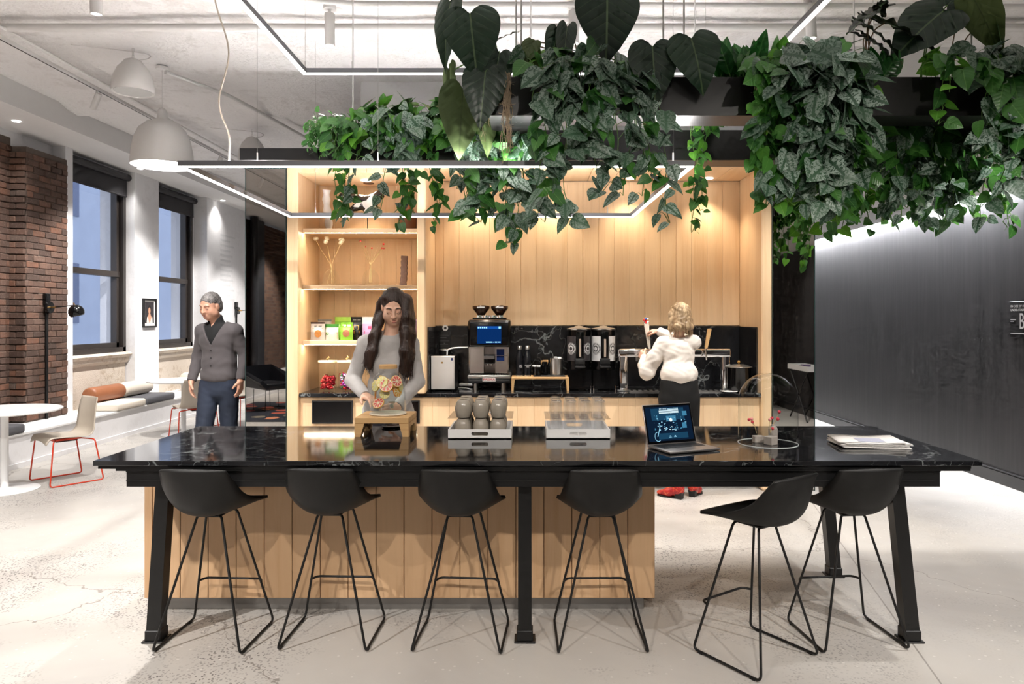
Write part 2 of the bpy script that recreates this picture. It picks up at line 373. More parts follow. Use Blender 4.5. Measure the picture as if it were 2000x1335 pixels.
MAT['wood_island'] = wood('island_maple', srgb(216, 178, 138), srgb(204, 160, 118), 'Z')
MAT['oak'] = wood('oak_board', srgb(204, 164, 112), srgb(178, 134, 84), 'X', .5, 1.6)
MAT['black_steel'] = plain('black_steel', srgb(14, 14, 15), .42, .1)
MAT['black_metal'] = plain('black_powder_coat', srgb(13, 12, 12), .5)
MAT['stool_shell'] = plain('black_polyurethane', srgb(10, 9, 8), .55, var=.03)
MAT['planter'] = plain('black_planter_steel', srgb(13, 12, 13), .4)
MAT['fixture'] = plain('charcoal_aluminium', srgb(104, 104, 108), .45, .2)
MAT['strip'] = emit('led_diffuser', (1, .955, .90), 9.0)
MAT['fill_uplight'] = emit('added_ceiling_fill_low', (1, .97, .96), 185.0); MAT['fill_uplight_high'] = emit('added_ceiling_fill_high', (1, .97, .96), 30.0)  # added emitters that brighten the ceiling, out of sight above the bars
MAT['warm_strip'] = emit('warm_shelf_led', (1, .83, .60), 105.0)
MAT['cove'] = emit('cove_led', (.93, .95, 1.0), 320.0)
MAT['lamp_on'] = emit('lamp_glow', (1, .96, .90), 14.0)
MAT['lamp_white'] = plain('white_lamp_enamel', srgb(226, 224, 222), .45, var=.02)
MAT['white'] = plain('white_lacquer', srgb(238, 238, 238), .35, var=.02)
MAT['chrome'] = plain('chrome', (.86, .86, .87), .07, 1.0, var=.01)
MAT['steel'] = plain('brushed_steel', (.66, .65, .63), .3, 1.0, var=.05)
MAT['brass'] = plain('brass', srgb(190, 150, 90), .3, 1.0)
MAT['gloss_black'] = plain('gloss_black_plastic', srgb(10, 10, 11), .15)
MAT['matte_black'] = plain('matte_black_plastic', srgb(16, 16, 17), .5)
MAT['print_white'] = plain('white_print', srgb(225, 225, 225), .6, var=.0)
MAT['print_grey'] = plain('grey_print', srgb(120, 120, 122), .6, var=.0)
MAT['glass'] = thin_glass('clear_glass', (.965, .975, .97, 1), .2)
MAT['window_glass'] = thin_glass('window_glass', (.92, .94, .97, 1), .22)
MAT['acrylic'] = thin_glass('acrylic_sheet', (.93, .92, .92, 1), .16)
MAT['mirror'] = plain('smoked_mirror', (.58, .56, .53), .015, 1.0, var=0.0)
MAT['mirror_edge'] = plain('mirror_edge', srgb(40, 60, 58), .2)
MAT['rug'] = make_rug()
MAT['window_frame'] = plain('dark_bronze_frame', srgb(52, 46, 43), .4)
MAT['blind'] = plain('charcoal_blind', srgb(48, 47, 50), .7)
# ------------------------------------------------------------------ the setting
def slab(name, mat, *b):
    m = MB()
    for x in b: m.box(*x)
    return struct(m.build(name, mat))
LW = -6.1          # plane of the window wall
slab('floor', MAT['floor'], (-7, 5.2, -6, 15.5, -.12, 0))
# ceiling: uneven old plaster, one mesh with real relief, and two shallow down-stand beams
m = MB(); nx, ny = 90, 120; X0, X1, Y0, Y1 = -5.36, 4.75, -6.0, 15.5
from mathutils import noise as mnoise
vs = []
for j in range(ny + 1):
    for i in range(nx + 1):
        x = lerp(X0, X1, i / nx); y = lerp(Y0, Y1, j / ny)
        z = CEIL + .035 * mnoise.noise((x * .55, y * .9, 3)) + .012 * mnoise.noise((x * 2.3, y * 2.9, 7))
        b = 0
        for yb in (2.05, 5.15, 8.45, 11.6):
            d = abs(y - yb - .05 * mnoise.noise((x * 1.6, yb, 1))); b = max(b, max(0, 1 - d / .16))
        vs.append((x, y, z - .06 * min(1, b * 2.2)))
fs = [(j * (nx + 1) + i, (j + 1) * (nx + 1) + i, (j + 1) * (nx + 1) + i + 1, j * (nx + 1) + i + 1) for j in range(ny) for i in range(nx)]
m.add(vs, fs); m.box(X0, X1, Y0, Y1, CEIL + .08, CEIL + .2)
struct(m.build('ceiling', MAT['ceiling'], smooth=60, fix=False))
slab('ceiling_window_soffit', MAT['soffit'], (-6.6, -5.35, -6, 15.5, 3.80, CEIL + .2))
# right wall: black to 2.75 m, lit slot above it, white higher up
slab('wall_right', MAT['black_wall'], (4.56, 4.75, -6, 15.5, 0, 2.75))
slab('wall_right_upper', MAT['white_wall'], (4.60, 4.75, -6, 6.5, 2.75, CEIL + .1))
o = MB().box(4.545, 4.56, -6, 15.5, 0, .115).box(4.54, 4.56, -6, 15.5, .125, .135).build('baseboard_right', MAT['black_base']); struct(o)
slab('ceiling_hall', MAT['soffit'], (2.655, 4.40, 6.5, 15.4, 2.80, 2.90), (2.655, 4.62, 6.5, 6.62, 2.90, CEIL + .1))
slab('wall_right_slot_back', MAT['white_wall'], (4.62, 4.75, 6.5, 15.4, 2.75, 2.98))
slab('ceiling_slot', MAT['soffit'], (4.40, 4.75, 6.5, 15.4, 2.98, 3.06), (4.40, 4.42, 6.5, 15.4, 2.80, 2.98), (4.42, 4.62, 6.5, 6.52, 2.751, 2.98))
m = MB().box(4.44, 4.50, 6.6, 15.2, 2.965, 2.978)
tag(m.build('cove_light', MAT['cove']), 'bright linear light hidden in the slot above the black wall', 'light')
slab('wall_back', MAT['white_wall'], (-6.6, 4.75, 15.4, 15.6, 0, CEIL + .1))
slab('wall_front', MAT['white_wall'], (-6.6, 4.75, -6.2, -6.0, 0, CEIL + .1))
# service core behind the coffee wall
slab('wall_core', MAT['white_wall'], (-1.75, 2.65, 7.46, 15.4, 0, CEIL + .1), (-2.63, -1.75, 7.46, 15.4, 0, 3.07))
# window wall
WIN = [(9.30, 10.78, 'window_1'), (11.52, 12.92, 'window_2')]
ZS, ZH = 1.10, 3.76
m = MB()
for y0, y1 in ((-6, -5.2), (8.0, 9.30), (10.78, 11.52), (12.92, 15.5)): m.box(LW - .35, LW, y0, y1, 0, 3.8)
for y0, y1, _ in WIN: m.box(LW - .35, LW, y0, y1, 0, ZS - .06); m.box(LW - .35, LW, y0, y1, ZH, 3.8)
m.box(LW, -5.93, 9.17, 9.32, .37, 3.8); m.box(LW, -5.94, 10.80, 11.50, .37, 3.8); m.box(LW, -5.86, 13.05, 15.4, .37, 3.8)
struct(m.build('wall_left', MAT['white_wall']))
m = MB()
for y0, y1, _ in WIN: m.box(LW, LW + .03, y0, y1, .37, ZS - .16)
struct(m.build('wall_left_apron_panel', MAT['stone_sill']))
for k, (y0, y1, nm) in enumerate(WIN):
    w = thing(nm, 'x', None, (LW - .06, (y0 + y1) / 2, ZS)); del w['label']; struct(w)
    hw = (y1 - y0) / 2; h = ZH - ZS; zm = 1.15
    fr = MB()
    for s in (-1, 1):
        fr.box(-.09, .10, s * hw - (.07 if s > 0 else 0), s * hw + (.07 if s < 0 else 0), 0, h)
        fr.box(-.03, .05, s * (hw - .13) - .03, s * (hw - .13) + .03, .05, h)
    fr.box(-.09, .10, -hw, hw, 0, .07); fr.box(-.09, .10, -hw, hw, h - .08, h)
    fr.build('window_frame', MAT['window_frame'], w)
    MB().box(-.03, .05, -hw + .1, hw - .1, .07, .14).box(-.05, .06, -hw + .1, hw - .1, zm - .04, zm + .04).build('sash', MAT['window_frame'], w)
    MB().box(-.012, -.004, -hw + .12, hw - .12, .12, zm).build('pane', MAT['window_glass'], w)
    MB().box(-.042, -.034, -hw + .12, hw - .12, zm, h - .06).build('pane', MAT['window_glass'], w)
    s = MB().prism([(-.06, 0), (.17, 0), (.20, -.03), (.18, -.06), (.15, -.075), (.15, -.12), (.12, -.16), (-.06, -.16)], 'Y', -hw, hw)
    s.v = [(x, y, z) for x, y, z in s.v]
    s.build('window_sill', MAT['stone_sill'], w)
    b = MB().box(.10, .125, -hw + .02, hw - .02, h - .34, h - .02).tube([(.15, -hw + .02, h - .06), (.15, hw - .02, h - .06)], .05, 14)
    b.tube([(.12, -hw + .03, h - .34), (.12, hw - .03, h - .34)], .014, 8)
    b.build('roller_blind', MAT['blind'], w)
# bricks, laid one by one on the pier and the return beside it
def brick_face(root, x, y0, y1, z0, z1, proto, axis='Y', seedoff=0):
    rnd = random.Random(11 + seedoff); ch = .0755; n = 0; row = 0; z = z0 + ch / 2
    while z < z1 - ch * .4:
        off = -.105 * (row % 2); y = y0 + off
        while y < y1 - .03:
            a, b = max(y, y0), min(y + .205, y1)
            if b - a > .035:
                top = z1 - .12 * (.5 + .5 * mnoise.noise((a * 7, row, 2)))
                if z < top:
                    sc = (1, (b - a) / .205 * .98, 1)
                    L = (x + rnd.uniform(-.006, .004), (a + b) / 2, z) if axis == 'Y' else ((a + b) / 2, x + rnd.uniform(-.004, .004), z)
                    dup(proto, root, L, (0, rnd.uniform(-.02, .02), rnd.uniform(-.03, .03) + (0 if axis == 'Y' else PI / 2)), sc); n += 1
            y += .212
        z += ch; row += 1
    return n
bm = bmesh.new(); bmesh.ops.create_cube(bm, size=1)
for v in bm.verts: v.co = (v.co.x * .05, v.co.y * .205, v.co.z * .068)
bmesh.ops.bevel(bm, geom=bm.edges[:], offset=.007, segments=1, affect='EDGES')
for v in bm.verts:
    v.co += Vector((random.uniform(-.002, .002), random.uniform(-.003, .003), random.uniform(-.003, .003)))
bproto = MB().bm(bm).build('brick', MAT['brick'])
w1 = slab('wall_left_brick_pier', MAT['mortar'], (-6.2, -5.912, 8.43, 9.17, .37, 3.62))
brick_face(w1, -5.925, 8.43, 9.17, .385, 3.62, bproto)
brick_face(w1, 8.425, -6.12, -5.90, .385, 3.66, bproto, 'X', 5)
w2 = slab('wall_left_brick', MAT['mortar'], (-6.3, -6.097, 7.3, 8.43, .37, 3.72))
brick_face(w2, -6.11, 7.3, 8.43, .385, 3.72, bproto, 'Y', 9)
bpy.data.objects.remove(bproto)
slab('wall_left_far_brick', MAT['brick_far'], (-6.3, -6.10, -5.2, 7.3, .37, 3.75))
m = MB().box(-6.098, -5.92, -2.75, -2.35, .372, 3.75); m.tube([(-5.92, -2.15, .372), (-5.92, -2.15, 3.78)], .085, 14); m.tube([(-5.99, -2.27, .372), (-5.99, -2.27, 3.78)], .06, 12)
tag(m.build('riser_pipe', plain('dark_pipe_paint', srgb(38, 40, 46), .5)), 'dark painted riser pipes on the brick wall seen in the smoked mirror', 'pipe')
# window bench
bn = thing('window_bench', 'long white built-in bench running under the windows and brick', 'bench', (-5.78, 5, 0))
MB().box(-.32, .33, -11, 10.4, 0, .345).box(-.32, .345, -11, 10.4, 0, .055).build('bench_front', MAT['white_wall'], bn)
MB().cbox(-.32, .35, -11, 10.4, .345, .37, .003).build('bench_top', plain('white_bench_top', srgb(240, 239, 238), .5, var=.02), bn)
# buildings seen through the windows, at dusk
fac = [plain('dusk_facade_stone', srgb(206, 208, 214), .9, var=.12, scale=1.5), plain('dusk_facade_dark', srgb(150, 160, 178), .9, var=.1, scale=2)]
wp = emit('far_window_light', (.55, .66, .9), .5)
for i, (x, y, w, d, h, fm) in enumerate([(-20, 10.5, 9, 10, 22, 0), (-19, 24.0, 9, 15, 15, 1), (-24, 42, 12, 18, 30, 0)]):
    b = thing('far_building', ['pale dusk-blue stone building across the street seen through the nearer window', 'dark blue low building across the street behind the second window', 'tall pale building furthest down the street'][i], 'building', (x, y, -6))
    MB().box(-w / 2, w / 2, -d / 2, d / 2, 0, h).build('facade', fac[fm], b)
    MB().box(w / 2, w / 2 + .3, -d / 2, d / 2, h - 1, h - .4).box(w / 2, w / 2 + .2, -d / 2, d / 2, 6.2, 6.6).build('cornice', fac[0], b)
    wm = None
    for r in range(int(h / 3.4)):
        for c in range(int(d / 2.4)):
            L = (w / 2 + .02, -d / 2 + 1.2 + c * 2.4, 1.6 + r * 3.4)
            if wm is None: wm = MB().box(-.1, .02, -.55, .55, -.95, .95).build('window', plain('far_dark_window', srgb(64, 78, 110), .2), b, loc=L)
            else: dup(wm, b, L)
slab('ground_street', plain('dusk_street', srgb(70, 78, 96), .9), (-40, -6.7, -10, 60, -6.2, -6))
# mirrors on both sides of the coffee wall
for nm, x0, x1, lb in (('mirror_panel', -2.632, -2.25, 'tall smoked mirror panel reflecting an armchair and brick wall'), ('mirror_panel', 2.258, 2.655, 'tall smoked mirror panel reflecting the black wall and a tray table')):
    t = thing(nm, lb, 'mirror', ((x0 + x1) / 2, 6.66, 0)); h = (x1 - x0) / 2
    MB().box(-h, h, .0, .79, 0, 3.07).build('backing', MAT['matte_black'], t)
    MB().box(-h + .006, h - .006, -.008, -.001, .01, 2.985).build('mirror_glass', MAT['mirror'], t)
    MB().box(-h, -h + .006, -.012, 0, 0, 3.0).box(h - .006, h, -.012, 0, 0, 3.0).box(-h, h, -.012, 0, 2.985, 3.0).build('edge_trim', MAT['mirror_edge'], t)
# ------------------------------------------------------------------ coffee wall: niche, panelling, cabinets, worktop
YF, YB = 6.65, 7.33
def plank_row(parent, x0, x1, pitch, y, z0, z1, mat, th=.008, gap=.003, start=None, chamfer=.0015, name='plank'):
    xs = [x0]; x = start if start is not None else x0 + pitch
    while x < x1 - .02:
        if x > x0 + .02: xs.append(x)
        x += pitch
    xs.append(x1); cache = {}
    for a, b in zip(xs[:-1], xs[1:]):
        w = round(b - a, 4)
        if w not in cache: cache[w] = MB().cbox(-w / 2 + gap / 2, w / 2 - gap / 2, -th, 0, 0, z1 - z0, chamfer).build(name, mat, parent, loc=((a + b) / 2, y, z0))
        else: dup(cache[w], parent, ((a + b) / 2, y, z0))
def warm_spot(x, y, z, watts, aim=None, size=95, radius=.03, col=(1, .835, .64), blend=.8):
    return spot((x, y, z), aim or (x, y + .02, 0), watts, size, blend, radius, col)
# open shelving niche
n = thing('shelving_niche', 'tall lit maple shelving niche with three shelves of decor and snacks', 'shelving', (0, 0, 0))
MB().cbox(-2.247, -2.142, YF, YB + .1, 0, 3.07, .004).build('side_panel', MAT['wood'], n)
MB().cbox(-1.04, -.96, YF, YB + .1, .90, 3.07, .012).build('side_panel', MAT['wood'], n)
MB().box(-2.142, -1.04, YB - .003, YB + .06, .9, 2.96).build('backing', MAT['wood_seam'], n)
plank_row(n, -2.142, -1.04, .158, YB, .9, 2.95, MAT['wood'])
plank_row(n, -2.142, -1.04, .158, YF + .03, 2.95, 3.07, MAT['wood'], th=.03)
pk = thing('top_panel', None, None); pk.parent = n
MB().box(-2.142, -1.04, YF + .03, YB, 2.95, 2.97).build('ceiling_board', MAT['wood_y'], pk)
for z in (2.4475, 1.913, 1.388):
    s = MB().cbox(-2.141, -1.041, YF + .13, YB - .02, z - .04, z, .003).build('shelf', MAT['wood_h'], n)
    MB().box(-2.13, -1.05, YF + .142, YF + .152, z - .0415, z - .0405).build('led_strip', MAT['warm_strip'], s)
MB().lathe([(0, 0), (.045, 0), (.05, .004)], (-1.595, 7.02, 2.943), 20).build('downlight', MAT['lamp_on'], n)
MB().lathe([(0, 0), (.05, 0), (.055, .006)], (-1.60, 7.16, 2.942), 20).build('speaker_grille', plain('brown_grille', srgb(92, 60, 36), .7), n)
warm_spot(-1.595, 7.02, 2.93, 30)
MB().box(-2.11, -1.07, YF + .165, YF + .169, 1.388, 1.47).build('acrylic_rail', MAT['acrylic'], n)
# panelled recess
p = thing('wall_panelling', 'pale maple vertical plank panelling above the black stone splashback', 'panelling', (0, 0, 0))
MB().box(-.96, 2.165, YB + .017, YB + .06, .9, 3.0).build('backing', MAT['wood_seam'], p)
plank_row(p, -.96, 2.161, .1588, YB + .02, 1.525, 3.0, MAT['wood'], start=-.876, gap=.005)
MB().cbox(2.161, 2.256, YF, YB + .1, 0, 3.07, .012).build('side_panel', MAT['wood'], p)
plank_row(p, -.96, 2.161, .1588, YF + .03, 3.0, 3.07, MAT['wood'], th=.03, start=-.876)
for i, x in enumerate(np.arange(-.96, 2.1, .26)):
    MB().cbox(x + .002, min(x + .258, 2.161), YF + .03, YB, 3.0, 3.02, .003).build('ceiling_board', MAT['wood_y'], p)
for x in (-.54, .24, 1.02, 1.80):
    MB().lathe([(0, 0), (.04, 0), (.046, .004)], (x, 7.18, 2.994), 20).build('downlight', MAT['lamp_on'], p)
    warm_spot(x, 7.12, 2.985, 36, (x, 7.2, 0), 100)
MB().box(-2.25, 2.256, YF + .03, YB + .13, 3.072, 3.08).build('top_board', MAT['matte_black'], p)
# splashback
b = thing('splashback', 'black veined stone splashback behind the coffee equipment', 'splashback', (0, 0, 0))
MB().box(-.955, 2.157, YB - .015, YB + .0195, .902, 1.52).build('back_slab', MAT['stone_wall'], b)
MB().box(-.958, -.945, YF + .12, YB - .016, .902, 1.515).build('side_slab', MAT['stone_wall'], b)
MB().box(2.147, 2.159, YF + .12, YB - .016, .902, 1.515).build('side_slab', MAT['stone_wall'], b)
# worktop and base cabinets
tag(MB().cbox(-2.141, 2.16, YF + .02, YB - .001, .865, .90, .003).build('worktop', MAT['stone']), 'long black stone worktop along the maple coffee wall', 'worktop')
c = thing('base_cabinet', 'maple base cabinets with black appliance openings under the worktop', 'cabinet', (0, 0, 0))
MB().box(-2.14, 2.158, YF + .058, YB, .1, .864).build('carcass', MAT['wood_seam'], c)
plank_row(c, -2.14, 2.158, .158, YF + .062, .1, .86, MAT['wood'], start=-.9, name='door_plank')
MB().box(-2.14, 2.158, YF + .12, YB, 0, .1).build('plinth', MAT['steel'], c)
for x0, x1 in ((-2.01, -1.655), (-1.38, -1.03)):
    a = MB().box(x0, x1, YF + .03, YF + .04, .63, .82).build('appliance_front', MAT['gloss_black'], c)
    MB().box(x0 - .012, x1 + .012, YF + .026, YF + .041, .82, .832).box(x0 - .012, x1 + .012, YF + .026, YF + .041, .618, .63).box(x0 - .012, x0, YF + .026, YF + .041, .63, .82).box(x1, x1 + .012, YF + .026, YF + .041, .63, .82).build('bezel', MAT['matte_black'], a)
# ------------------------------------------------------------------ island, stone-topped table, stools
TZ, TX0, TX1, TY0, TY1 = .92, -2.0795, 2.1617, 3.417, 4.516
t = thing('communal_table', 'long counter-height table with black marble top and black steel frame', 'table', (0, 0, 0))
MB().cbox(TX0, TX1, TY0, TY1, TZ - .0245, TZ, .002).build('table_top', MAT['stone'], t)
MB().box(TX0 + .018, TX1 - .045, TY0 + .012, TY1 - .012, TZ - .0405, TZ - .0247).build('sub_top', MAT['black_steel'], t)
MB().box(TX0 + .10, TX1 - .046, TY0 + .016, TY1 - .016, TZ - .0515, TZ - .0407).build('sub_top', MAT['black_steel'], t)
ap = MB()
AX0, AX1 = -1.935, 1.977
for y0, y1 in ((TY0 + .03, TY0 + .05), (TY1 - .05, TY1 - .03)): ap.box(AX0, AX1, y0, y1, TZ - .130, TZ - .052)
for x0, x1 in ((AX0, AX0 + .02), (AX1 - .02, AX1)): ap.box(x0, x1, TY0 + .05, TY1 - .05, TZ - .130, TZ - .052)
a = ap.build('apron', MAT['black_steel'], t)
MB().box(AX0, AX1 - .03, TY0 + .026, TY0 + .03, TZ - .102, TZ - .098).box(AX0, AX1, TY0 + .024, TY0 + .03, TZ - .058, TZ - .052).build('rail', MAT['black_metal'], a)
for k, (xt, yt, xb, yb) in enumerate([(-1.79, 3.53, -1.855, 3.57), (-.02, 3.53, -.02, 3.57), (1.80, 3.53, 1.895, 3.57), (1.80, 4.40, 1.895, 4.46), (-.02, 4.47, -.02, 4.485)]):
    w = .034; zt = TZ - .13
    rings = [[(x + sx * q, y + sy * q, z) for sx, sy in ((-1, -1), (1, -1), (1, 1), (-1, 1))] for (x, y, z, q) in ((xb, yb, .055, w), (xt, yt, zt, w * .95))]
    lg = MB().loft(rings).build('leg', MAT['black_steel'], t)
    MB().cbox(xb - .040, xb + .040, yb - .040, yb + .040, .008, .06, .004).cbox(xb - .052, xb + .052, yb - .048, yb + .048, 0, .010, .002).build('foot', MAT['black_steel'], lg)
i = thing('island_cabinet', 'maple plank island cabinet standing under the black table', 'cabinet', (0, 0, 0))
IX0, IX1, IY0, IY1 = -2.085, .683, 3.87, 4.44
MB().box(IX0 + .01, IX1 - .01, IY0 + .021, IY1, .085, TZ - .131).build('carcass', plain('island_seam', srgb(120, 84, 54), .8), i)
plank_row(i, IX0, IX1, .1515, IY0 + .02, .085, TZ - .131, MAT['wood_island'], start=IX0 + .045, gap=.0035, chamfer=.002)
for x in (IX0, IX1 - .01): MB().box(x, x + .01, IY0 + .021, IY1, .085, TZ - .131).build('end_panel', MAT['wood_island'], i)
MB().box(IX0 + .07, IX1 - .05, IY0 + .08, IY1 - .06, 0, .085).build('plinth', plain('worn_steel_plinth', srgb(150, 148, 146), .35, .7, var=.15), i)
# bar stool: moulded shell on a wire sled base
def make_stool():
    s = thing('bar_stool', 'x', 'stool', (0, 0, 0), 0, 'black bar stools along the table')
    prof = spline([(0, -.252, .893), (0, -.249, .83), (0, -.240, .765), (0, -.212, .695), (0, -.145, .650), (0, -.04, .638), (0, .08, .645), (0, .17, .655), (0, .225, .650)], 4)
    hw = spline([(0, 0, .160), (0, 0, .170), (0, 0, .180), (0, 0, .189), (0, 0, .198), (0, 0, .206), (0, 0, .208), (0, 0, .196), (0, 0, .145)], 4)
    edg = spline([(0, -.226, .882), (0, -.198, .850), (0, -.170, .815), (0, -.135, .775), (0, -.080, .735), (0, .0, .704), (0, .09, .682), (0, .165, .668), (0, .205, .656)], 4)
    n = len(prof); q = 16; vs = []
    for i_, (P, hh, E_) in enumerate(zip(prof, hw, edg)):
        for k in range(q + 1):
            v = -1 + 2 * k / q; av = abs(v) ** 2.3
            vs.append((hh.z * v, lerp(P.y, E_.y, av), lerp(P.z, E_.z, av)))
    fs = [(i_ * (q + 1) + k, i_ * (q + 1) + k + 1, (i_ + 1) * (q + 1) + k + 1, (i_ + 1) * (q + 1) + k) for i_ in range(n - 1) for k in range(q)]
    sh = MB().add(vs, fs).build('seat_shell', MAT['stool_shell'], s, smooth=50)
    solidify(sh, .012, 0)
    r = .0062
    for sx in (-1, 1):
        pts = fillet([(sx * .025, -.06, .630), (sx * .06, -.065, .626), (sx * .214, -.195, r + .003), (sx * .214, .195, r + .003), (sx * .078, .065, .626), (sx * .03, .06, .630)], .03, 5)
        MB().tube(pts, r, 8).build('sled_leg', MAT['black_metal'], s, smooth=50)
        g = MB()
        for y in (-.15, .15): g.box(sx * .214 - .006, sx * .214 + .006, y - .012, y + .012, 0, .006)
        g.build('glide', MAT['matte_black'], s)
    z = .225; f = (z - .009) / (.634 - .009); X = lerp(.214, .078, f); Y = lerp(.195, .065, f)
    MB().tube(fillet([(-X, Y, z), (-X + .02, Y + .045, z), (X - .02, Y + .045, z), (X, Y, z)], .03, 4), r, 8).build('footrest', MAT['black_metal'], s, smooth=50)
    MB().cbox(-.06, .06, -.08, .08, .622, .634, .003).build('mount_plate', MAT['black_metal'], s)
    return s
st = make_stool()
SL = ['black bar stool at the window end, half hiding a tapered steel table leg', 'black bar stool in front of the oak riser, second along from the windows',
      'black bar stool in front of the mug tray, beside the middle table leg', 'black bar stool in front of the glass tray and laptop, square to the table',
      'black bar stool turned askew and pulled out, below the glass cloche', 'black bar stool below the newspapers, next to the black wall']
for k, (x, y, r) in enumerate([(-1.572, 3.60, -3), (-.986, 3.625, -2), (-.335, 3.60, -4), (.352, 3.60, 1), (1.08, 3.42, 35), (1.60, 3.62, 6)]):
    o = st if k == 0 else copy_tree(st)
    place(o, (x, y, 0), math.radians(r), SL[k])
# ------------------------------------------------------------------ hanging light frames, planters, ceiling services
def light_frame(label, corners, z, w=.034, h=.036, wires=(), up='fill_uplight'):
    # corners: near-left, near-right, far-right, far-left in plan
    cx = sum(c[0] for c in corners) / 4; cy = sum(c[1] for c in corners) / 4
    t = thing('linear_light_frame', label, 'light', (cx, cy, z), 0, 'suspended rectangular light frames')
    C = [Vector((c[0] - cx, c[1] - cy, 0)) for c in corners]
    def inset(d):
        out = []
        for k in range(4):
            a, b, c = C[k - 1], C[k], C[(k + 1) % 4]; u = (a - b).normalized(); v = (c - b).normalized(); out.append(b + u * d + v * d)
        return out
    I = inset(w); S0 = inset(.003); S1 = inset(w - .003); U0 = inset(.010); U1 = inset(w - .010)
    def ring(A, B, z0, z1, k):
        j = (k + 1) % 4; q = [A[k], A[j], B[j], B[k]]
        return MB().loft([[(p.x, p.y, z0) for p in q], [(p.x, p.y, z1) for p in q]])
    for k in range(4):
        b = ring(C, I, .004, h, k).build('bar', MAT['fixture'], t)
        ring(S0, S1, 0, .004, k).build('diffuser', MAT['strip'], b)
        ring(U0, U1, h + .0002, h + .0008, k).build('fill_uplight', MAT[up], b)  # unseen glowing strip added on the bar top as ceiling fill
    for (x, y) in wires:
        MB().tube([(x - cx, y - cy, h), (x - cx, y - cy, CEIL - z)], .0013, 5).tube([(x - cx, y - cy, h), (x - cx, y - cy, h + .05)], .005, 6).build('suspension_wire', MAT['steel'], t)
    return t
a1 = math.radians(-1.3)
light_frame('suspended black rectangular light frame, the lower one crossing the shelves', [(-2.09, 4.26), (.985, 4.26), (1.00 - .065, 6.42), (-2.142, 6.40)], 2.50,
            wires=[(-.9, 4.275), (-1.62, 4.275), (.86, 4.275), (-1.9, 6.38), (.7, 6.39)])
light_frame('suspended black rectangular light frame, the upper one near the ceiling', [(-1.53, 2.70), (1.60, 2.70), (1.55, 4.885), (-1.54, 4.885)], 3.256,
            up='fill_uplight_high', wires=[(-1.52, 4.87), (-1.20, 4.87), (1.2, 4.87), (-1.52, 3.4), (1.58, 3.4)])
# planters: a rectangle of black steel troughs
def trough(name, label, x0, x1, y0, y1, z0=2.73, h=.215):
    t = thing(name, label, 'planter', ((x0 + x1) / 2, (y0 + y1) / 2, z0), 0, 'hanging black steel planters')
    hx, hy = (x1 - x0) / 2, (y1 - y0) / 2; w = .008
    MB().box(-hx, hx, -hy, hy, 0, w).box(-hx, hx, -hy, -hy + w, w, h).box(-hx, hx, hy - w, hy, w, h).box(-hx, -hx + w, -hy, hy, w, h).box(hx - w, hx, -hy, hy, w, h).build('trough', MAT['planter'], t)
    MB().box(-hx + w, hx - w, -hy + w, hy - w, h - .05, h - .03).build('soil', plain('dark_soil', srgb(40, 30, 24), .95, var=.3, scale=40), t)
    return t
pf = trough('hanging_planter', 'long black hanging planter trough nearest the camera, above the laptop', -.223, 2.735, 4.0, 4.22)
pb = trough('hanging_planter', 'long black hanging planter trough at the back, above the shelving', -1.506, 2.735, 5.13, 5.35)
pl = trough('hanging_planter', 'short black hanging planter trough joining front and back, at the big-leaf end', -.223, -.003, 4.222, 5.128)
pr = trough('hanging_planter', 'short black hanging planter trough joining front and back, by the black wall', 2.515, 2.735, 4.222, 5.128)
tag(MB().box(-2.07, -1.508, 5.13, 5.15, 2.73, 2.8165).box(-2.07, -2.05, 5.15, 5.33, 2.73, 2.8165).box(-2.07, -1.508, 5.33, 5.35, 2.73, 2.8165).build('planter_rail', MAT['planter']), 'bare black steel rail extending from the back hanging planter', 'rail')
for P, xs, yo in ((pf, (-1.33, -1.30, -.48, -.36, .62, 1.3), .03), (pb, (-1.9, -.6, .6, 1.9), .0)):
    for x in xs: MB().tube([(x, yo, .0), (x, yo, CEIL - 2.73)], .0055, 6).build('hanging_rod', MAT['lamp_white'], P)
# pendants
def bell(name, label, loc, D, h, lit, cat, top):
    t = thing(name, label, cat, loc)
    R = D / 2
    out = [(R, 0), (R * .985, h * .10), (R * .95, h * .28), (R * .88, h * .46), (R * .74, h * .62), (R * .50, h * .735), (R * .22, h * .79), (R * .17, h * .82), (R * .155, h * .93), (R * .10, h * .985), (.012, h)]
    inn = [(max(.002, r - .006), z - .004) for r, z in reversed(out[:7])]
    MB().lathe(out + [(0, h)], n=40).build('shade', MAT['lamp_white'], t, smooth=50)
    MB().lathe(inn + [(R - .006, .0), (R, 0)], n=40).build('shade_lining', MAT['lamp_white'], t, smooth=50)
    if lit:
        MB().lathe([(0, .03), (R * .93, .03), (R * .93, .036), (0, .036)], n=40).build('diffuser', emit('pendant_glow', (1, .97, .93), 11.0), t)
    MB().tube([(0, 0, h), (0, 0, top - loc[2])], .003, 6).build('cord', MAT['lamp_white'], t)
    MB().lathe([(0, top - loc[2]), (.055, top - loc[2]), (.06, top - loc[2] - .028), (.0, top - loc[2] - .03)], n=20).build('canopy', MAT['lamp_white'], t)
    return t
bell('pendant_lamp', 'large white dome pendant lamp glowing beside the light frame', (-3.58, 7.0, 3.09), .57, .56, True, 'lamp', CEIL - .01)
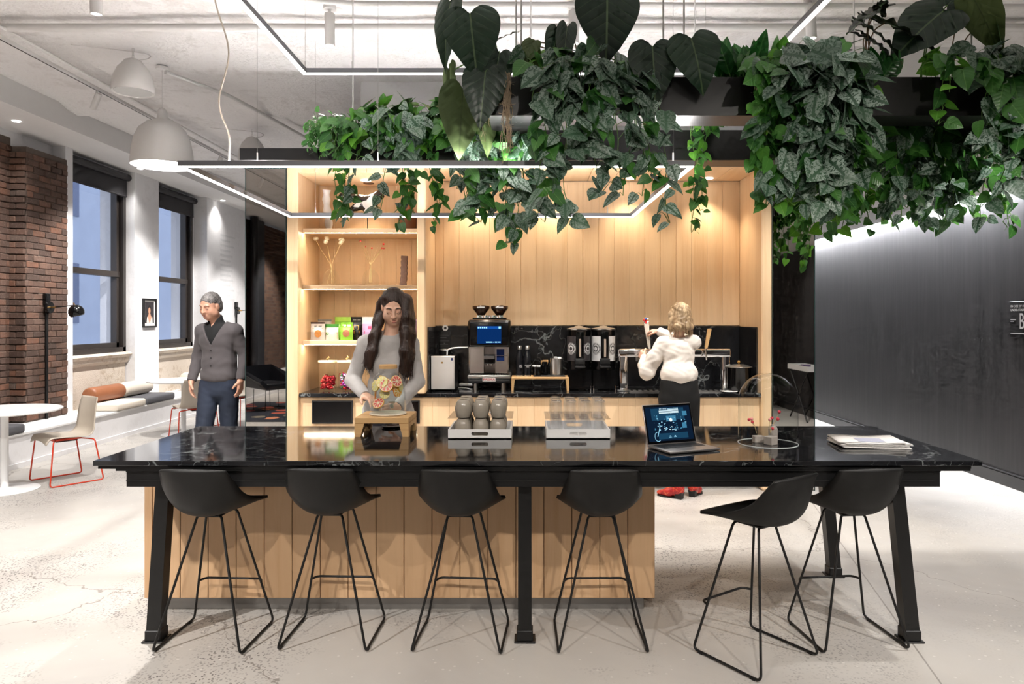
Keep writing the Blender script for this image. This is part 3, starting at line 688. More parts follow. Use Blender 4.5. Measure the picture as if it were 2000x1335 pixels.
def speaker(label, loc):
    t = thing('pendant_speaker', label, 'speaker', loc, 0, 'white hanging bell speakers')
    R = .178
    MB().lathe([(0, .012), (R * .9, .012), (R * .97, 0), (R, .012), (R * .99, .06), (R * .90, .14), (R * .72, .215), (R * .48, .265), (R * .40, .285), (R * .16, .305), (0, .31)], n=36).build('speaker_shell', MAT['lamp_white'], t, smooth=50)
    MB().lathe([(0, .008), (R * .88, .008), (R * .88, .004), (0, .004)], n=32).build('speaker_grille', plain('grey_speaker_mesh', srgb(196, 196, 194), .8), t)
    c = MB()
    for k in range(3):
        z = .325 + .03 * k; c.tube(fillet([(-.008 * (k % 2 == 0), -.008 * (k % 2), z - .018), (.008 * (k % 2 == 0), .008 * (k % 2), z - .018), (.008 * (k % 2 == 0), .008 * (k % 2), z + .018), (-.008 * (k % 2 == 0), -.008 * (k % 2), z + .018), (-.008 * (k % 2 == 0), -.008 * (k % 2), z - .018)], .006, 3), .0022, 5)
    c.build('chain', MAT['steel'], t)
    MB().tube(spline([(0, .02, .29), (.12, .05, .33), (.02, .1, CEIL - loc[2] - .02), (-.5, -.1, CEIL - loc[2] - .02)], 6), .004, 6).build('cable', MAT['lamp_white'], t)
    return t
speaker('white bell-shaped hanging speaker on a short chain above the dome lamp', (-3.59, 6.5, 3.645))
speaker('white bell-shaped hanging speaker further back, half hidden behind the planter rail', (-3.59, 9.3, 3.645))
# cylinder ceiling spots (lamps listed at the top)
def cyl_spot(i, x, y, aim, watts, size):
    seen = 4.9 < y < 6
    t = thing('ceiling_spot', ['', ''][0] or ('white cylinder ceiling spot ' + {3: 'near the speaker and window side', 4: 'beside the upper light frame, over the shelving', 5: 'above the big dark leaves', 6: 'above the dense vines by the black wall'}.get(i, ['over the window-side stools behind the camera', 'over the middle stools behind the camera', 'over the wall-side stools behind the camera', '', '', '', '', 'added as fill over the armchair rug', 'added as fill over the open floor by the black wall', 'added as fill furthest behind the camera', 'added as fill over the floor beside the newspapers'][i])), 'light', (x, y, CEIL - .03), 0, 'ceiling cylinder spots')
    d = (Vector(aim) - Vector((x, y, 3.75))).normalized()
    rot = Vector((0, 0, -1)).rotation_difference(d).to_matrix().to_4x4()
    base = MB().lathe([(0, 0), (.05, 0), (.05, .03), (0, .03)], (0, 0, 0), 20); base.tube([(0, 0, 0), (0, 0, -.10)], .012, 8); base.build('mount', MAT['lamp_white'], t)
    b = MB().lathe([(0, .09), (.036, .09), (.0395, .085), (.0395, -.165), (.034, -.165), (.033, -.15), (0, -.15)], (0, 0, 0), 24); b.xf(Matrix.Translation((0, 0, -.12)) @ rot); b.build('body', MAT['lamp_white'], t, smooth=40)
    e = MB().lathe([(0, -.152), (.032, -.152)], (0, 0, 0), 20); e.xf(Matrix.Translation((0, 0, -.12)) @ rot); e.build('lamp_face', MAT['lamp_on'], t)
    s = spot(Vector((x, y, CEIL - .15)) + d * .18, aim, watts, size, col=(1, .925, .84) if i < 3 else (1, .962, .925)); return t
for i_, (x, y, aim, wt, sz) in enumerate(SPOTS): cyl_spot(i_, x, y, aim, wt, sz)
# track with heads along the window side
tr = thing('track_light', 'white ceiling track with tilted heads running beside the window soffit', 'light', (-4.4, 0, 3.93))
MB().box(-.018, .018, -4.0, 14.5, -.012, .02).build('track', MAT['lamp_white'], tr); MB().box(-.006, .006, -4.0, 14.5, -.0135, -.011).build('track_slot', MAT['matte_black'], tr)
MB().tube([(.12, 3, .03), (.12, 14.5, .03)], .014, 8).build('conduit', MAT['lamp_white'], tr)
for y, ax, wt in ((-3.6, -1.0, 420), (-1.6, -1.0, 420), (1.5, -.8, 300), (3.6, -.9, 300), (7.3, -1.0, 300), (8.9, -1.0, 300), (10.2, -.9, 330), (11.8, -.9, 330), (13.4, -.5, 330)):  # two rearmost heads are added, unseen, to light the mirrored brick
    h = MB(); d = Vector((ax * .55, .25, -1)).normalized(); rot = Vector((0, 0, -1)).rotation_difference(d).to_matrix().to_4x4()
    h.lathe([(0, .06), (.032, .06), (.032, -.11), (.028, -.11), (.027, -.1), (0, -.1)], n=18); h.xf(Matrix.Translation((0, y, -.10)) @ rot); h.tube([(0, y, -.01), (0, y, -.07)], .01, 8); h.build('track_head', MAT['lamp_white'], tr, smooth=40)
    spot(Vector((-4.4, y, 3.83)) + d * .12, Vector((-4.4, y, 3.83)) + d * 2, wt, 75)
# conduits and cables
def pipe(name, label, pts, r, mat=None, cat='pipe', fr=.08):
    return tag(MB().tube(fillet(pts, fr, 5), r, 10).build(name, mat or MAT['lamp_white'], smooth=50), label, cat)
pipe('ceiling_pipe', 'thick white sprinkler pipe crossing the whole ceiling', [(-5.3, 5.88, 3.98), (4.5, 5.88, 3.98)], .035)
pipe('ceiling_pipe', 'thin white conduit bending down beside the sprinkler pipe', [(-2.9, 4.2, 4.0), (-2.4, 5.0, 3.99), (-1.6, 5.45, 3.99), (3.8, 5.50, 3.99)], .02, fr=.4)
pipe('ceiling_pipe', 'white angled conduit running back from the dome lamp canopy', [(-3.55, 7.0, 4.0), (-3.2, 7.6, 3.97), (-2.9, 9.5, 3.96), (-2.4, 10.4, 3.9), (-1.9, 11, 3.9)], .02, fr=.2)
pipe('power_cable', 'beige power cable dropping from the ceiling to the light frame', spline([(-1.88, 4.30, 4.0), (-1.89, 4.30, 3.55), (-1.80, 4.3, 3.2), (-1.86, 4.3, 2.9), (-1.80, 4.3, 2.7), (-1.79, 4.28, 2.53)], 6), .005, plain('beige_cable', srgb(214, 202, 186), .6), 'cable', .02)
# soffit downlights
for k, y in enumerate((3.0, 5.5, 8.0, 10.55, 13.4)):
    tag(MB().lathe([(0, 0), (.035, 0), (.042, .005), (.042, .012)], (-5.72, y, 3.793), 20).build('downlight', MAT['lamp_on']), ['round downlight in the window soffit behind the camera view', 'round downlight in the window soffit before the brick', 'round downlight in the window soffit over the brick pier', 'round downlight in the window soffit between the two windows', 'round downlight in the window soffit beyond the second window'][k], 'light', 'soffit downlights')
    spot((-5.72, y, 3.77), (-5.72, y, 0), 45, 110, 1.0)
# ------------------------------------------------------------------ things on the table
T = TZ
def riser(name, label, x0, x1, y0, y1, z, h, mat, th=.035, leg=.055):
    t = thing(name, label, 'riser', ((x0 + x1) / 2, (y0 + y1) / 2, z)); hx, hy = (x1 - x0) / 2, (y1 - y0) / 2
    MB().cbox(-hx, hx, -hy, hy, h - th, h, .003).build('board', mat, t)
    for sx in (-1, 1):
        # one leg at each end, an open arch cut between its feet
        poly = [(-hy, 0), (-hy + .05, 0), (-hy + .075, h - th - .025), (hy - .075, h - th - .025), (hy - .05, 0), (hy, 0), (hy, h - th), (-hy, h - th)]
        m = MB(); x_o, x_t, x_i = sx * hx, sx * (hx - leg), sx * (hx - leg * .62)
        n = len(poly); a = [(x_o, p[0], p[1]) for p in poly]; b = [(lerp(x_i, x_t, p[1] / (h - th)), p[0], p[1]) for p in poly]
        m.loft([a, b]); m.build('leg', mat, t)
    return t
riser('serving_riser', 'chunky oak riser on the marble table carrying the fruit-water jar', -1.0, -.69, 4.11, 4.40, T, .11, MAT['oak'])
jar = thing('drink_dispenser', 'glass water jar with citrus slices and wooden lid on the oak riser', 'jar', (-.835, 4.25, T + .11))
MB().lathe([(0, 0), (.105, 0), (.11, .006), (.105, .012), (0, .012)], n=36).build('base_plate', plain('cream_plate', srgb(214, 204, 186), .4), jar)
JP = [(0, .014), (.098, .014), (.104, .022), (.105, .06), (.102, .13), (.096, .18), (.084, .222), (.066, .245), (.052, .252), (.050, .272)]
MB().lathe(JP, n=40).build('glass_body', MAT['glass'], jar, smooth=60)
MB().lathe([(0, .024), (.098, .024), (.0995, .06), (.097, .13), (.091, .178), (.080, .214), (0, .214)], n=40).build('water', thin_glass('water', (.93, .955, .945, 1), .14), jar, smooth=40)
MB().lathe([(0, .272), (.054, .272), (.054, .292), (.050, .295), (0, .295)], n=30).build('lid', MAT['oak'], jar, smooth=40)
MB().tube([(0, .10, .04), (0, .135, .04)], .011, 10).tube([(0, .132, .05), (0, .132, .02)], .008, 8).tube([(-.02, .125, .058), (.02, .125, .058)], .005, 8).build('tap', MAT['steel'], jar)
peel = {'lemon': (srgb(236, 190, 60), srgb(248, 226, 140)), 'grapefruit': (srgb(240, 170, 60), srgb(226, 96, 84)), 'orange': (srgb(236, 140, 40), srgb(246, 176, 80))}
PM = {k: (plain(k + '_peel', a_, .4), plain(k + '_flesh', b_, .35, var=.2, scale=60), plain(k + '_pith', srgb(250, 240, 210), .5)) for k, (a_, b_) in peel.items()}
rs = random.Random(3)
for k, (kind, x, y, z, rx, rz, r) in enumerate([('lemon', -.062, -.058, .175, 1.45, -.75, .034), ('lemon', -.02, -.075, .198, 1.15, -.2, .036), ('grapefruit', .005, -.082, .180, 1.25, .1, .040), ('grapefruit', .058, -.045, .200, 1.2, .8, .036), ('orange', .03, .02, .175, 1.3, .3, .036),
                                                ('lemon', -.03, .03, .205, .7, 1.2, .034), ('orange', .062, -.03, .14, 1.5, 1.0, .034), ('lemon', .075, -.01, .165, 1.5, 1.3, .03), ('orange', -.075, .0, .13, 1.5, -1.3, .036), ('grapefruit', -.05, -.03, .07, .9, -.4, .036), ('lemon', -.01, -.05, .128, 1.5, 0, .03)]):
    m = MB().lathe([(r * .93, -.004), (r, -.003), (r, .003), (r * .93, .004)], n=22, mi=0)
    for s in (-1, 1): m.lathe([(0, s * .0038), (r * .93, s * .004)], n=22, mi=2)
    for w in range(8):
        a0 = 2 * PI * (w + .1) / 8; a1 = 2 * PI * (w + .9) / 8
        for s in (-1, 1): m.add([(r * .12 * math.cos((a0 + a1) / 2), r * .12 * math.sin((a0 + a1) / 2), s * .0046), (r * .84 * math.cos(a0), r * .84 * math.sin(a0), s * .0046), (r * .86 * math.cos((a0 + a1) / 2), r * .86 * math.sin((a0 + a1) / 2), s * .0046), (r * .84 * math.cos(a1), r * .84 * math.sin(a1), s * .0046)], [(0, 1, 2, 3)], 1)
    o = m.build('citrus_slice', list(PM[kind]), None); o.location = (-.835 + x, 4.25 + y, T + .11 + z); o.rotation_euler = (rx, 0, rz)
    tag(o, ['lemon slice pressed to the side of the water jar, window side', 'large lemon slice highest under the lid of the water jar', 'pink grapefruit slice overlapping the large lemon slice in the jar', 'pink grapefruit slice facing outward near the shoulder of the jar', 'orange slice deep inside the water jar behind the grapefruit', 'lemon slice lying flat at the top of the jar water', 'orange slice at mid height against the jar, machine side', 'small lemon slice tucked behind the outward grapefruit slice', 'orange slice seen edge-on in the jar, window side', 'pink grapefruit slice sunk lowest in the water jar', 'small lemon slice just below the overlapping grapefruit in the jar'][k], 'fruit', 'citrus slices in the water jar')
tag(MB().lathe([(0, 0), (.05, 0), (.062, .008), (.06, .012), (.048, .006), (0, .006)], (-.855, 4.46, T), 30).build('saucer', MAT['gloss_black'], smooth=40), 'small black drip saucer on the table behind the oak riser', 'saucer')
# serving trays
def tray(label, x0, x1, y0, y1):
    t = thing('serving_tray', label, 'tray', ((x0 + x1) / 2, (y0 + y1) / 2, T)); hx, hy = (x1 - x0) / 2, (y1 - y0) / 2; h = .054; w = .010
    MB().box(-hx, hx, -hy, hy, 0, .006).build('tray_base', MAT['white'], t)
    for sx in (-1, 1): MB().box(sx * hx - (w if sx > 0 else 0), sx * hx + (w if sx < 0 else 0), -hy + w, hy - w, .006, h).build('side_wall', MAT['white'], t)
    for sy in (-1, 1):   # end walls with a stadium-shaped hand hole
        ya, yb = (-hy, -hy + w) if sy < 0 else (hy - w, hy); L, r, zc = .0485, .0105, .029
        m = MB().box(-hx, -L, ya, yb, 0, h).box(L, hx, ya, yb, 0, h).box(-L, L, ya, yb, 0, zc - r).box(-L, L, ya, yb, zc + r, h)
        for sx in (-1, 1):
            for sz in (-1, 1):
                arc = [(sx * (L - r + r * math.cos(q * PI / 10)), zc + sz * r * math.sin(q * PI / 10)) for q in range(6)]
                m.prism([(sx * L, zc + sz * r)] + arc, 'Y', ya + .0002, yb - .0002)
        m.build('end_wall', MAT['white'], t)
    return t
TRY0, TRY1 = 4.034, 4.39
tray('white tray with hand holes holding the grey mugs', -.455, -.098, TRY0, TRY1)
tray('white tray with hand holes holding the drinking glasses', .098, .457, TRY0, TRY1)
def sheet(label, x0, x1, y0, y1, z):
    tag(MB().cbox(x0, x1, y0, y1, z, z + .004, .001).build('acrylic_sheet', MAT['acrylic']), label, 'sheet')
sheet('clear acrylic sheet between the two layers of grey mugs', -.462, -.092, TRY0 + .03, TRY1 - .01, T + .1085)
sheet('clear acrylic sheet between the two layers of glasses', .092, .463, TRY0 + .012, TRY1 - .01, T + .107)
mugm = plain('taupe_glaze', srgb(158, 150, 138), .16, var=.08, scale=30)
mg = thing('mug', 'x', 'mug', (0, 0, 0), 0, 'grey mugs stacked upside down in the white tray')
MB().lathe([(.036, 0), (.039, .004), (.0440, .022), (.0468, .045), (.0460, .062), (.0415, .080), (.034, .0935), (.0305, .0985), (.0285, .1005), (0, .0985)], n=28).build('mug_body', mugm, mg, smooth=50)
MB().tube(spline([(-.043, 0, .03), (-.066, 0, .038), (-.068, 0, .058), (-.042, 0, .07)], 5), .0055, 8).build('mug_handle', mugm, mg, smooth=60)
gm = glass('tumbler_glass', (.99, 1, .99, 1)); gm = MAT['tumbler'] = thin_glass('tumbler_glass_wall', (.975, .98, .985, 1), .42, .07)
gl = thing('tumbler', 'x', 'glass', (0, 0, 0), 0, 'ribbed glasses stacked upside down in the white tray')
prof = [(.0385, 0), (.0375, .02), (.0355, .045), (.033, .072), (.031, .090), (.0315, .0915), (.031, .0945), (.0315, .097), (.029, .099), (0, .0985)]
m = MB().lathe(prof, n=28)
m.v = [(x * (1 + .018 * ((k // 1) % 2)), y * (1 + .018 * (k % 2)), z) if z < .088 else (x, y, z) for k, (x, y, z) in enumerate(m.v)]
m.build('glass_wall', gm, gl, smooth=25)
MB().lathe([(0, .088), (.028, .088), (.029, .094), (0, .095)], n=24).build('thick_base', thin_glass('tumbler_base', (.95, .96, .965, 1), .5, .14), gl, smooth=40)
first = [mg, gl]
def stack(proto, xs, layers, ys, base, what, col):
    used = False; rows = ['front row', 'middle row', 'back row']
    for li, z in enumerate(layers):
        for r, y in enumerate(ys):
            for c_, x in enumerate(xs):
                o = proto if not used else copy_tree(proto); used = True
                place(o, (x + rs.uniform(-.002, .002), y + rs.uniform(-.002, .002), z), -PI / 2 + rs.uniform(-.7, .5) if what == 'mug' else rs.uniform(0, 6), '%s %s, %s layer, %s, %s' % (col, what, ['lower', 'upper'][li], rows[r], ['first from the oak riser', 'second from the oak riser', 'third from the oak riser', 'fourth from the oak riser'][c_] if what == 'mug' else ['nearest the mugs', 'second from the mugs', 'third from the mugs', 'nearest the laptop'][c_]))
stack(mg, [-.376, -.276, -.176], [T + .0065, T + .113], [TRY0 + .075, TRY0 + .18, TRY0 + .285], 0, 'mug', 'glossy taupe')
stack(gl, [.157, .240, .323, .406], [T + .0065, T + .1115], [TRY0 + .075, TRY0 + .17, TRY0 + .265], 0, 'glass', 'clear ribbed')
# laptop
lp = thing('laptop', 'open grey laptop showing a dark blue garage picture', 'laptop', (.703, 3.566, T), math.atan2(.117, .281))
alu = plain('space_grey_aluminium', srgb(150, 146, 144), .35, .8, var=.02)
MB().rbox(0, .304, 0, .212, .003, .014, .0035, 2).build('base', alu, lp, smooth=40)
MB().box(.012, .03, .02, .03, 0, .003).box(.274, .292, .02, .03, 0, .003).box(.012, .03, .18, .19, 0, .003).box(.274, .292, .18, .19, 0, .003).build('foot', MAT['matte_black'], lp)
MB().box(.025, .279, .090, .196, .0141, .0146).build('keyboard_deck', MAT['matte_black'], lp)
for r in range(6):
    k = MB()
    n = 14 if r else 14
    for c_ in range(n):
        if r == 0 and 4 <= c_ <= 8:
            if c_ == 4: k.cbox(.027 + 4 * .0181, .027 + 9 * .0181 - .002, .092, .092 + .0145, .0146, .0158, .0005)
            continue
        k.cbox(.027 + c_ * .0181, .027 + (c_ + 1) * .0181 - .0022, .092 + r * .0172, .092 + r * .0172 + (.0145 if r < 5 else .010), .0146, .0158, .0005)
    o = k.build('key_row', plain('black_key', srgb(20, 20, 22), .5), lp); o['kind'] = 'stuff'
MB().box(.092, .212, .012, .080, .0141, .0144).build('trackpad', plain('trackpad_glass', srgb(140, 136, 134), .3, .5), lp)
scr = thing('lid', None, None, (0, .206, .014)); scr.parent = lp; scr.rotation_euler = (math.radians(-16), 0, 0)
MB().rbox(0, .304, 0, .006, 0, .212, .0025, 2).build('lid_shell', alu, scr, smooth=40)
MB().box(.003, .301, -.0012, -.0001, .004, .209).build('screen_glass', plain('black_screen_bezel', srgb(6, 7, 10), .12), scr)
pic = MB(); E = [emit('screen_%d' % i, c_, s_) for i, (c_, s_) in enumerate([((.004, .012, .03), 1), ((.01, .05, .10), 1), ((.05, .20, .33), 1), ((.30, .62, .82), 1), ((.75, .93, 1), 1.1)])]
def pq(u0, u1, v0, v1, mi, d=.0014):   # rectangle on the screen: u, v in 0..1
    f = lambda u, v: (.012 + u * .28, -d, .016 + v * .182)
    pic.add([f(u0, v0), f(u1, v0), f(u1, v1), f(u0, v1)], [(0, 1, 2, 3)], mi)
pq(0, 1, 0, 1, 0, .0013); pq(.10, .90, .04, .97, 0, .00135)
pq(.22, .88, .05, .22, 1); pq(.12, .86, .60, .95, 1, .0014)
for k in range(5): pq(.30, .74, .80 + k * .033, .818 + k * .033, 4 if k < 4 else 3, .0015 + k * 1e-5)
pq(.30, .50, .89, .97, 1, .0017)
for k in range(12): pq(.315 + (k % 6) * .03, .328 + (k % 6) * .03, .905 + (k // 6) * .03, .918 + (k // 6) * .03, 4, .0018)
pq(.44, .66, .56, .72, 2, .0015)
for k in range(10):
    a0, a1 = 2 * PI * k / 10, 2 * PI * (k + 1) / 10; f = lambda u, v: (.012 + u * .28, -.0018, .016 + v * .182)
    pic.add([f(.54, .60), f(.54 + .035 * math.cos(a0), .60 + .055 * math.sin(a0)), f(.54 + .035 * math.cos(a1), .60 + .055 * math.sin(a1))], [(0, 1, 2)], 4)
for k in range(70):
    u = rs.uniform(.14, .88); v = rs.uniform(.30, .78); s_ = rs.uniform(.008, .03); pq(u, u + s_, v, v + s_ * rs.uniform(.6, 1.8), rs.choice([1, 2, 2, 3]), .0016 + k * 2e-6)
for k in range(26):
    u = rs.uniform(.36, .68); v = rs.uniform(.28, .40); pq(u, u + rs.uniform(.01, .035), v, v + .018, rs.choice([3, 4, 2]), .0019 + k * 2e-6)
pq(.78, .88, .34, .50, 2, .0017); pq(.82, .92, .70, .84, 2, .0017)
for k in range(20):   # bicycle wheel and fork
    a0, a1 = PI * .5 + 2 * PI * .62 * k / 20, PI * .5 + 2 * PI * .62 * (k + 1) / 20; f = lambda u, v: (.012 + u * .28, -.0019, .016 + v * .182)
    pic.add([f(.20 + r_ * .07 * math.cos(a_), .13 + r_ * .14 * math.sin(a_)) for r_, a_ in ((1, a0), (1, a1), (.87, a1), (.87, a0))], [(0, 1, 2, 3)], 3)
f = lambda u, v: (.012 + u * .28, -.0019, .016 + v * .182)
pic.add([f(.19, .13), f(.205, .13), f(.285, .42), f(.27, .42)], [(0, 1, 2, 3)], 3); pic.add([f(.25, .40), f(.33, .43), f(.33, .45), f(.25, .42)], [(0, 1, 2, 3)], 3)
for u in (.46, .57): pq(u, u + .03, .115, .14, 3, .0019); pq(u - .015, u + .045, .09, .10, 3, .0019)
pic.build('screen_picture', E, scr)
# glass cloche with bud vases
ch = thing('glass_cloche', 'large clear glass dome covering three bud vases', 'cloche', (1.30, 3.90, T))
R_, Hc = .156, .382; pts = [(R_ + .001, 0), (R_, .002), (R_, Hc - R_)] + [(R_ * math.cos(a), Hc - R_ + R_ * math.sin(a)) for a in [PI / 2 * k / 14 for k in range(1, 14)]] + [(0, Hc)]
MB().lathe(pts, n=56).build('dome', thin_glass('cloche_glass', (.93, .945, .945, 1), .30), ch, smooth=60)
MB().lathe([(R_ - .001, 0), (R_ + .002, 0), (R_ + .002, .0025), (R_ - .001, .0025), (R_ - .001, 0)], n=56).build('rim', plain('glass_rim', srgb(220, 226, 226), .1), ch)
con = plain('grey_cast_concrete', srgb(168, 158, 150), .8, var=.15, scale=90); stemm = plain('dry_stem', srgb(196, 170, 120), .7); redm = plain('pink_red_bloom', srgb(206, 62, 76), .7, var=.25, scale=200); pinkm = plain('pale_pink_bloom', srgb(226, 140, 140), .7, var=.2, scale=200)
def flower(parent, pts, r, mat, kind='bud'):
    MB().tube(spline(pts, 4), .0012, 5).build('stem', stemm, parent)
    m = MB().sphere(pts[-1], (r, r, r * .95), 10, 7); m.v = [(x + rs.uniform(-1, 1) * r * .12, y + rs.uniform(-1, 1) * r * .12, z + rs.uniform(-1, 1) * r * .12) for x, y, z in m.v]
    m.build('bloom', mat, parent, smooth=60)
v = thing('bud_vase', 'square concrete bud vase with glass insert, frontmost under the cloche', 'vase', (1.302, 3.86, T), .6)
MB().cbox(-.026, .026, -.026, .026, 0, .044, .002).build('block', con, v); MB().lathe([(.012, .044), (.012, .07), (.007, .078), (.007, .082)], n=14).build('neck', MAT['glass'], v)
for k, (x, z) in enumerate(((-.012, .135), (.006, .142), (.012, .085))): flower(v, [(0, 0, .06), (x * .6, .002, (z + .06) / 2), (x, -.004, z)], .0085, [pinkm, redm, redm][k])
v = thing('bud_vase', 'low concrete bud vase with dark red blooms leaning out, under the cloche', 'vase', (1.258, 3.93, T), .1)
MB().cbox(-.028, .028, -.02, .02, 0, .036, .002).build('block', con, v)
for x in (-.012, .012): MB().lathe([(.009, .036), (.009, .056), (.006, .060)], (x, 0, 0), 12).build('neck', MAT['glass'], v)
for k, (x, z) in enumerate(((-.055, .125), (-.036, .112), (-.04, .128))): flower(v, [(-.01, 0, .05), (-.02, .0, .085), (x, -.004, z)], .0085, [redm, redm, pinkm][k])
v = thing('bud_vase', 'tall grey stone bud vase with two red blooms, rearmost under the cloche', 'vase', (1.345, 3.95, T), .1)
MB().lathe([(0, 0), (.024, 0), (.026, .004), (.026, .072), (.018, .086), (.012, .088), (.012, .094), (0, .094)], n=8).build('bottle', con, v, smooth=20)
for x, z in ((.026, .125), (.034, .164)): flower(v, [(0, 0, .09), (.01, 0, .11), (x, -.004, z)], .0095, redm)
# newspapers
pap = plain('newsprint', srgb(226, 223, 219), .85, var=.05, scale=90); papb = plain('newsprint_photo', srgb(176, 178, 196), .85)
for k in range(7):
    o = thing('newspaper', ['lowest folded newspaper of the pile on the table', 'second newspaper from the bottom of the pile', 'third newspaper from the bottom of the pile', 'middle newspaper of the pile with a curled corner', 'third newspaper from the top of the pile', 'second newspaper from the top of the pile', 'topmost newspaper of the pile, with a grey photo'][k], 'newspaper', (1.83 + rs.uniform(-.02, .02), 3.86 + rs.uniform(-.015, .015), T + .0042 * k), math.radians(-6 + rs.uniform(-5, 5)), 'folded newspapers in a pile')
    m = MB(); nx = 8
    for lay in range(2):
        g = []
        for i_ in range(nx + 1):
            for j_ in range(3): x = lerp(-.165, .165, i_ / nx); g.append((x, lerp(-.125, .125, j_ / 2), .0006 + lay * .0024 + .0012 * math.sin(i_ * 1.1 + k) * (.4 if k < 6 else 1.4) + (.004 if k == 6 else 0) * (x / .165) ** 2 * (x > 0)))
        m.add(g, [(a_ * 3 + b_, a_ * 3 + b_ + 1, (a_ + 1) * 3 + b_ + 1, (a_ + 1) * 3 + b_) for a_ in range(nx) for b_ in range(2)])
    sh = m.build('pages', pap, o, smooth=60); solidify(sh, .0014, 1)
    if k == 6: MB().box(-.06, .075, -.10, .02, .0062, .0066).build('front_photo', papb, o)
# ------------------------------------------------------------------ coffee counter
CZ = .90
def U(px, y): return (px - CX) * y / F
def V(py, y): return EYE - (py - CY) * y / F
# milk fridge
f = thing('milk_fridge', 'small brushed steel milk fridge at the end of the counter', 'fridge', (-.825, 6.86, CZ))
MB().cbox(-.114, .114, .02, .36, .012, .335, .004).build('body', MAT['matte_black'], f)
d = MB().cbox(-.113, .113, 0, .02, .018, .338, .003).build('door', plain('fridge_steel', (.90, .89, .87), .42, 1.0, var=.03), f)
MB().lathe([(0, 0), (.009, 0), (.009, .004), (0, .004)], n=14).xf(Matrix.Translation((-.005, -.001, .275)) @ Matrix.Rotation(PI / 2, 4, 'X')).build('lock', MAT['brass'], d)
MB().box(.078, .098, -.0015, 0, .295, .32).build('badge', plain('blue_badge', srgb(40, 50, 90), .4), d)
for sx in (-1, 1):
    for sy in (.05, .33): MB().cyl((sx * .09, sy, 0), .012, 0, .014, 10).build('foot', MAT['matte_black'], f)
t = tag(MB().tube(spline([(-.80, 7.0, CZ + .34), (-.79, 7.0, CZ + .39), (-.72, 7.02, CZ + .41), (-.6, 7.05, CZ + .412)], 6), .008, 8).build('milk_hose', MAT['white'], smooth=60), 'white milk hose arching from the fridge to the coffee machine', 'hose')
p = thing('scoop_pot', 'black pot with a shallow steel lid on the milk fridge', 'pot', (-.835, 7.12, CZ + .336))
MB().lathe([(0, 0), (.055, 0), (.062, .045), (.06, .048), (0, .048)], n=24).build('pot', MAT['matte_black'], p, smooth=40); MB().lathe([(0, .05), (.058, .049), (.062, .046), (.056, .056), (0, .062)], n=24).build('lid', MAT['steel'], p, smooth=40)
# notice on the stone
s = thing('wall_notice', 'small black notice with a round white ring logo on the splashback', 'sign', (U(868, 7.3), 7.311, V(670, 7.3)))
MB().box(-.065, .065, -.004, 0, -.13, .125).build('plate', plain('notice_black', srgb(20, 20, 22), .35), s)
MB().lathe([(.013, 0), (.029, 0), (.029, .0014), (.013, .0014), (.013, 0)], (0, 0, 0), 28).xf(Matrix.Translation((.008, -.0042, .155)) @ Matrix.Rotation(PI / 2, 4, 'X')).lathe([(0, 0), (.008, 0), (.008, .0014), (0, .0014)], (0, 0, 0), 16).build('ring_logo', MAT['print_white'], s)
s.children[-1].location = (0, 0, 0)
m = MB()
for k in range(11):
    if k in (3, 5, 8): continue
    m.box(-.05, .035 + .015 * math.sin(k * 2.1), -.0052, -.0041, .09 - k * .017, .093 - k * .017)
m.build('text_lines', MAT['print_grey'], s)
# coffee machine
cm = thing('coffee_machine', 'black automatic coffee machine with a blue touch screen and bean hoppers', 'coffee machine', (U(955, 6.9), 6.92, CZ))
hw = .207
MB().rbox(-hw, hw, .02, .385, .42, .685, .022, 3).build('upper_housing', MAT['gloss_black'], cm, smooth=40)
MB().rbox(-hw + .012, hw - .012, -.005, .03, .425, .67, .016, 3).build('screen_panel', MAT['gloss_black'], cm, smooth=40)
sc = MB().box(-.115, .118, -.0075, -.005, .455, .622).build('touch_screen', emit('machine_screen', (.003, .028, .13), .9), cm)
m = MB()
m.box(-.115, .118, -.0085, -.0076, .597, .622, 0)
for k in range(5): m.box(-.108 + k * .019, -.095 + k * .019, -.0095, -.0086, .603, .616, 1)
m.box(.092, .114, -.0095, -.0086, .600, .620, 1); m.box(-.03, .03, -.0085, -.0076, .464, .474, 1); m.box(.035, .046, -.0085, -.0076, .466, .472, 1)
for x in (.056, .088): m.box(x, x + .024, -.0085, -.0076, .465, .474, 1)
m.build('screen_icons', [emit('screen_bar', (.008, .08, .36), 1.0), emit('screen_icon', (.35, .75, 1), 1.3)], sc)['kind'] = 'stuff'
MB().box(-hw + .02, hw - .02, .16, .375, .13, .42).build('core', MAT['gloss_black'], cm)
MB().box(-hw + .018, -.055, .06, .065, .165, .42).box(.058, hw - .03, .06, .065, .165, .42).build('steel_front', plain('polished_steel', (.90, .86, .84), .22, 1.0), cm)
MB().box(-.054, .057, .10, .104, .165, .42).build('back_plate', plain('polished_steel_dark', (.55, .5, .48), .1, 1.0), cm)
MB().box(-hw + .008, -hw + .018, .03, .2, .16, .42).box(hw - .03, hw - .018, .03, .2, .16, .42).build('side_rail', MAT['chrome'], cm)
n = MB().rbox(-.054, .054, .03, .12, .255, .345, .010, 2).build('brew_head', MAT['gloss_black'], cm, smooth=40)
MB().box(-.052, .052, .024, .030, .305, .335).build('head_trim', MAT['chrome'], n)
for x in (-.018, .018): MB().tube([(x, .05, .262), (x, .045, .24)], .009, 10).build('spout', MAT['chrome'], n)
MB().box(.07, .145, .052, .060, .285, .40).build('powder_flap', plain('blue_lit_flap', srgb(20, 40, 90), .15), cm)
MB().tube([(.05, .045, .34), (.19, .045, .335), (.19, .045, .42)], .004, 6).build('steam_arm', MAT['chrome'], cm)
MB().rbox(-hw, hw, -.01, .385, .115, .152, .008, 2).build('drip_tray', MAT['steel'], cm, smooth=40)
g = MB()
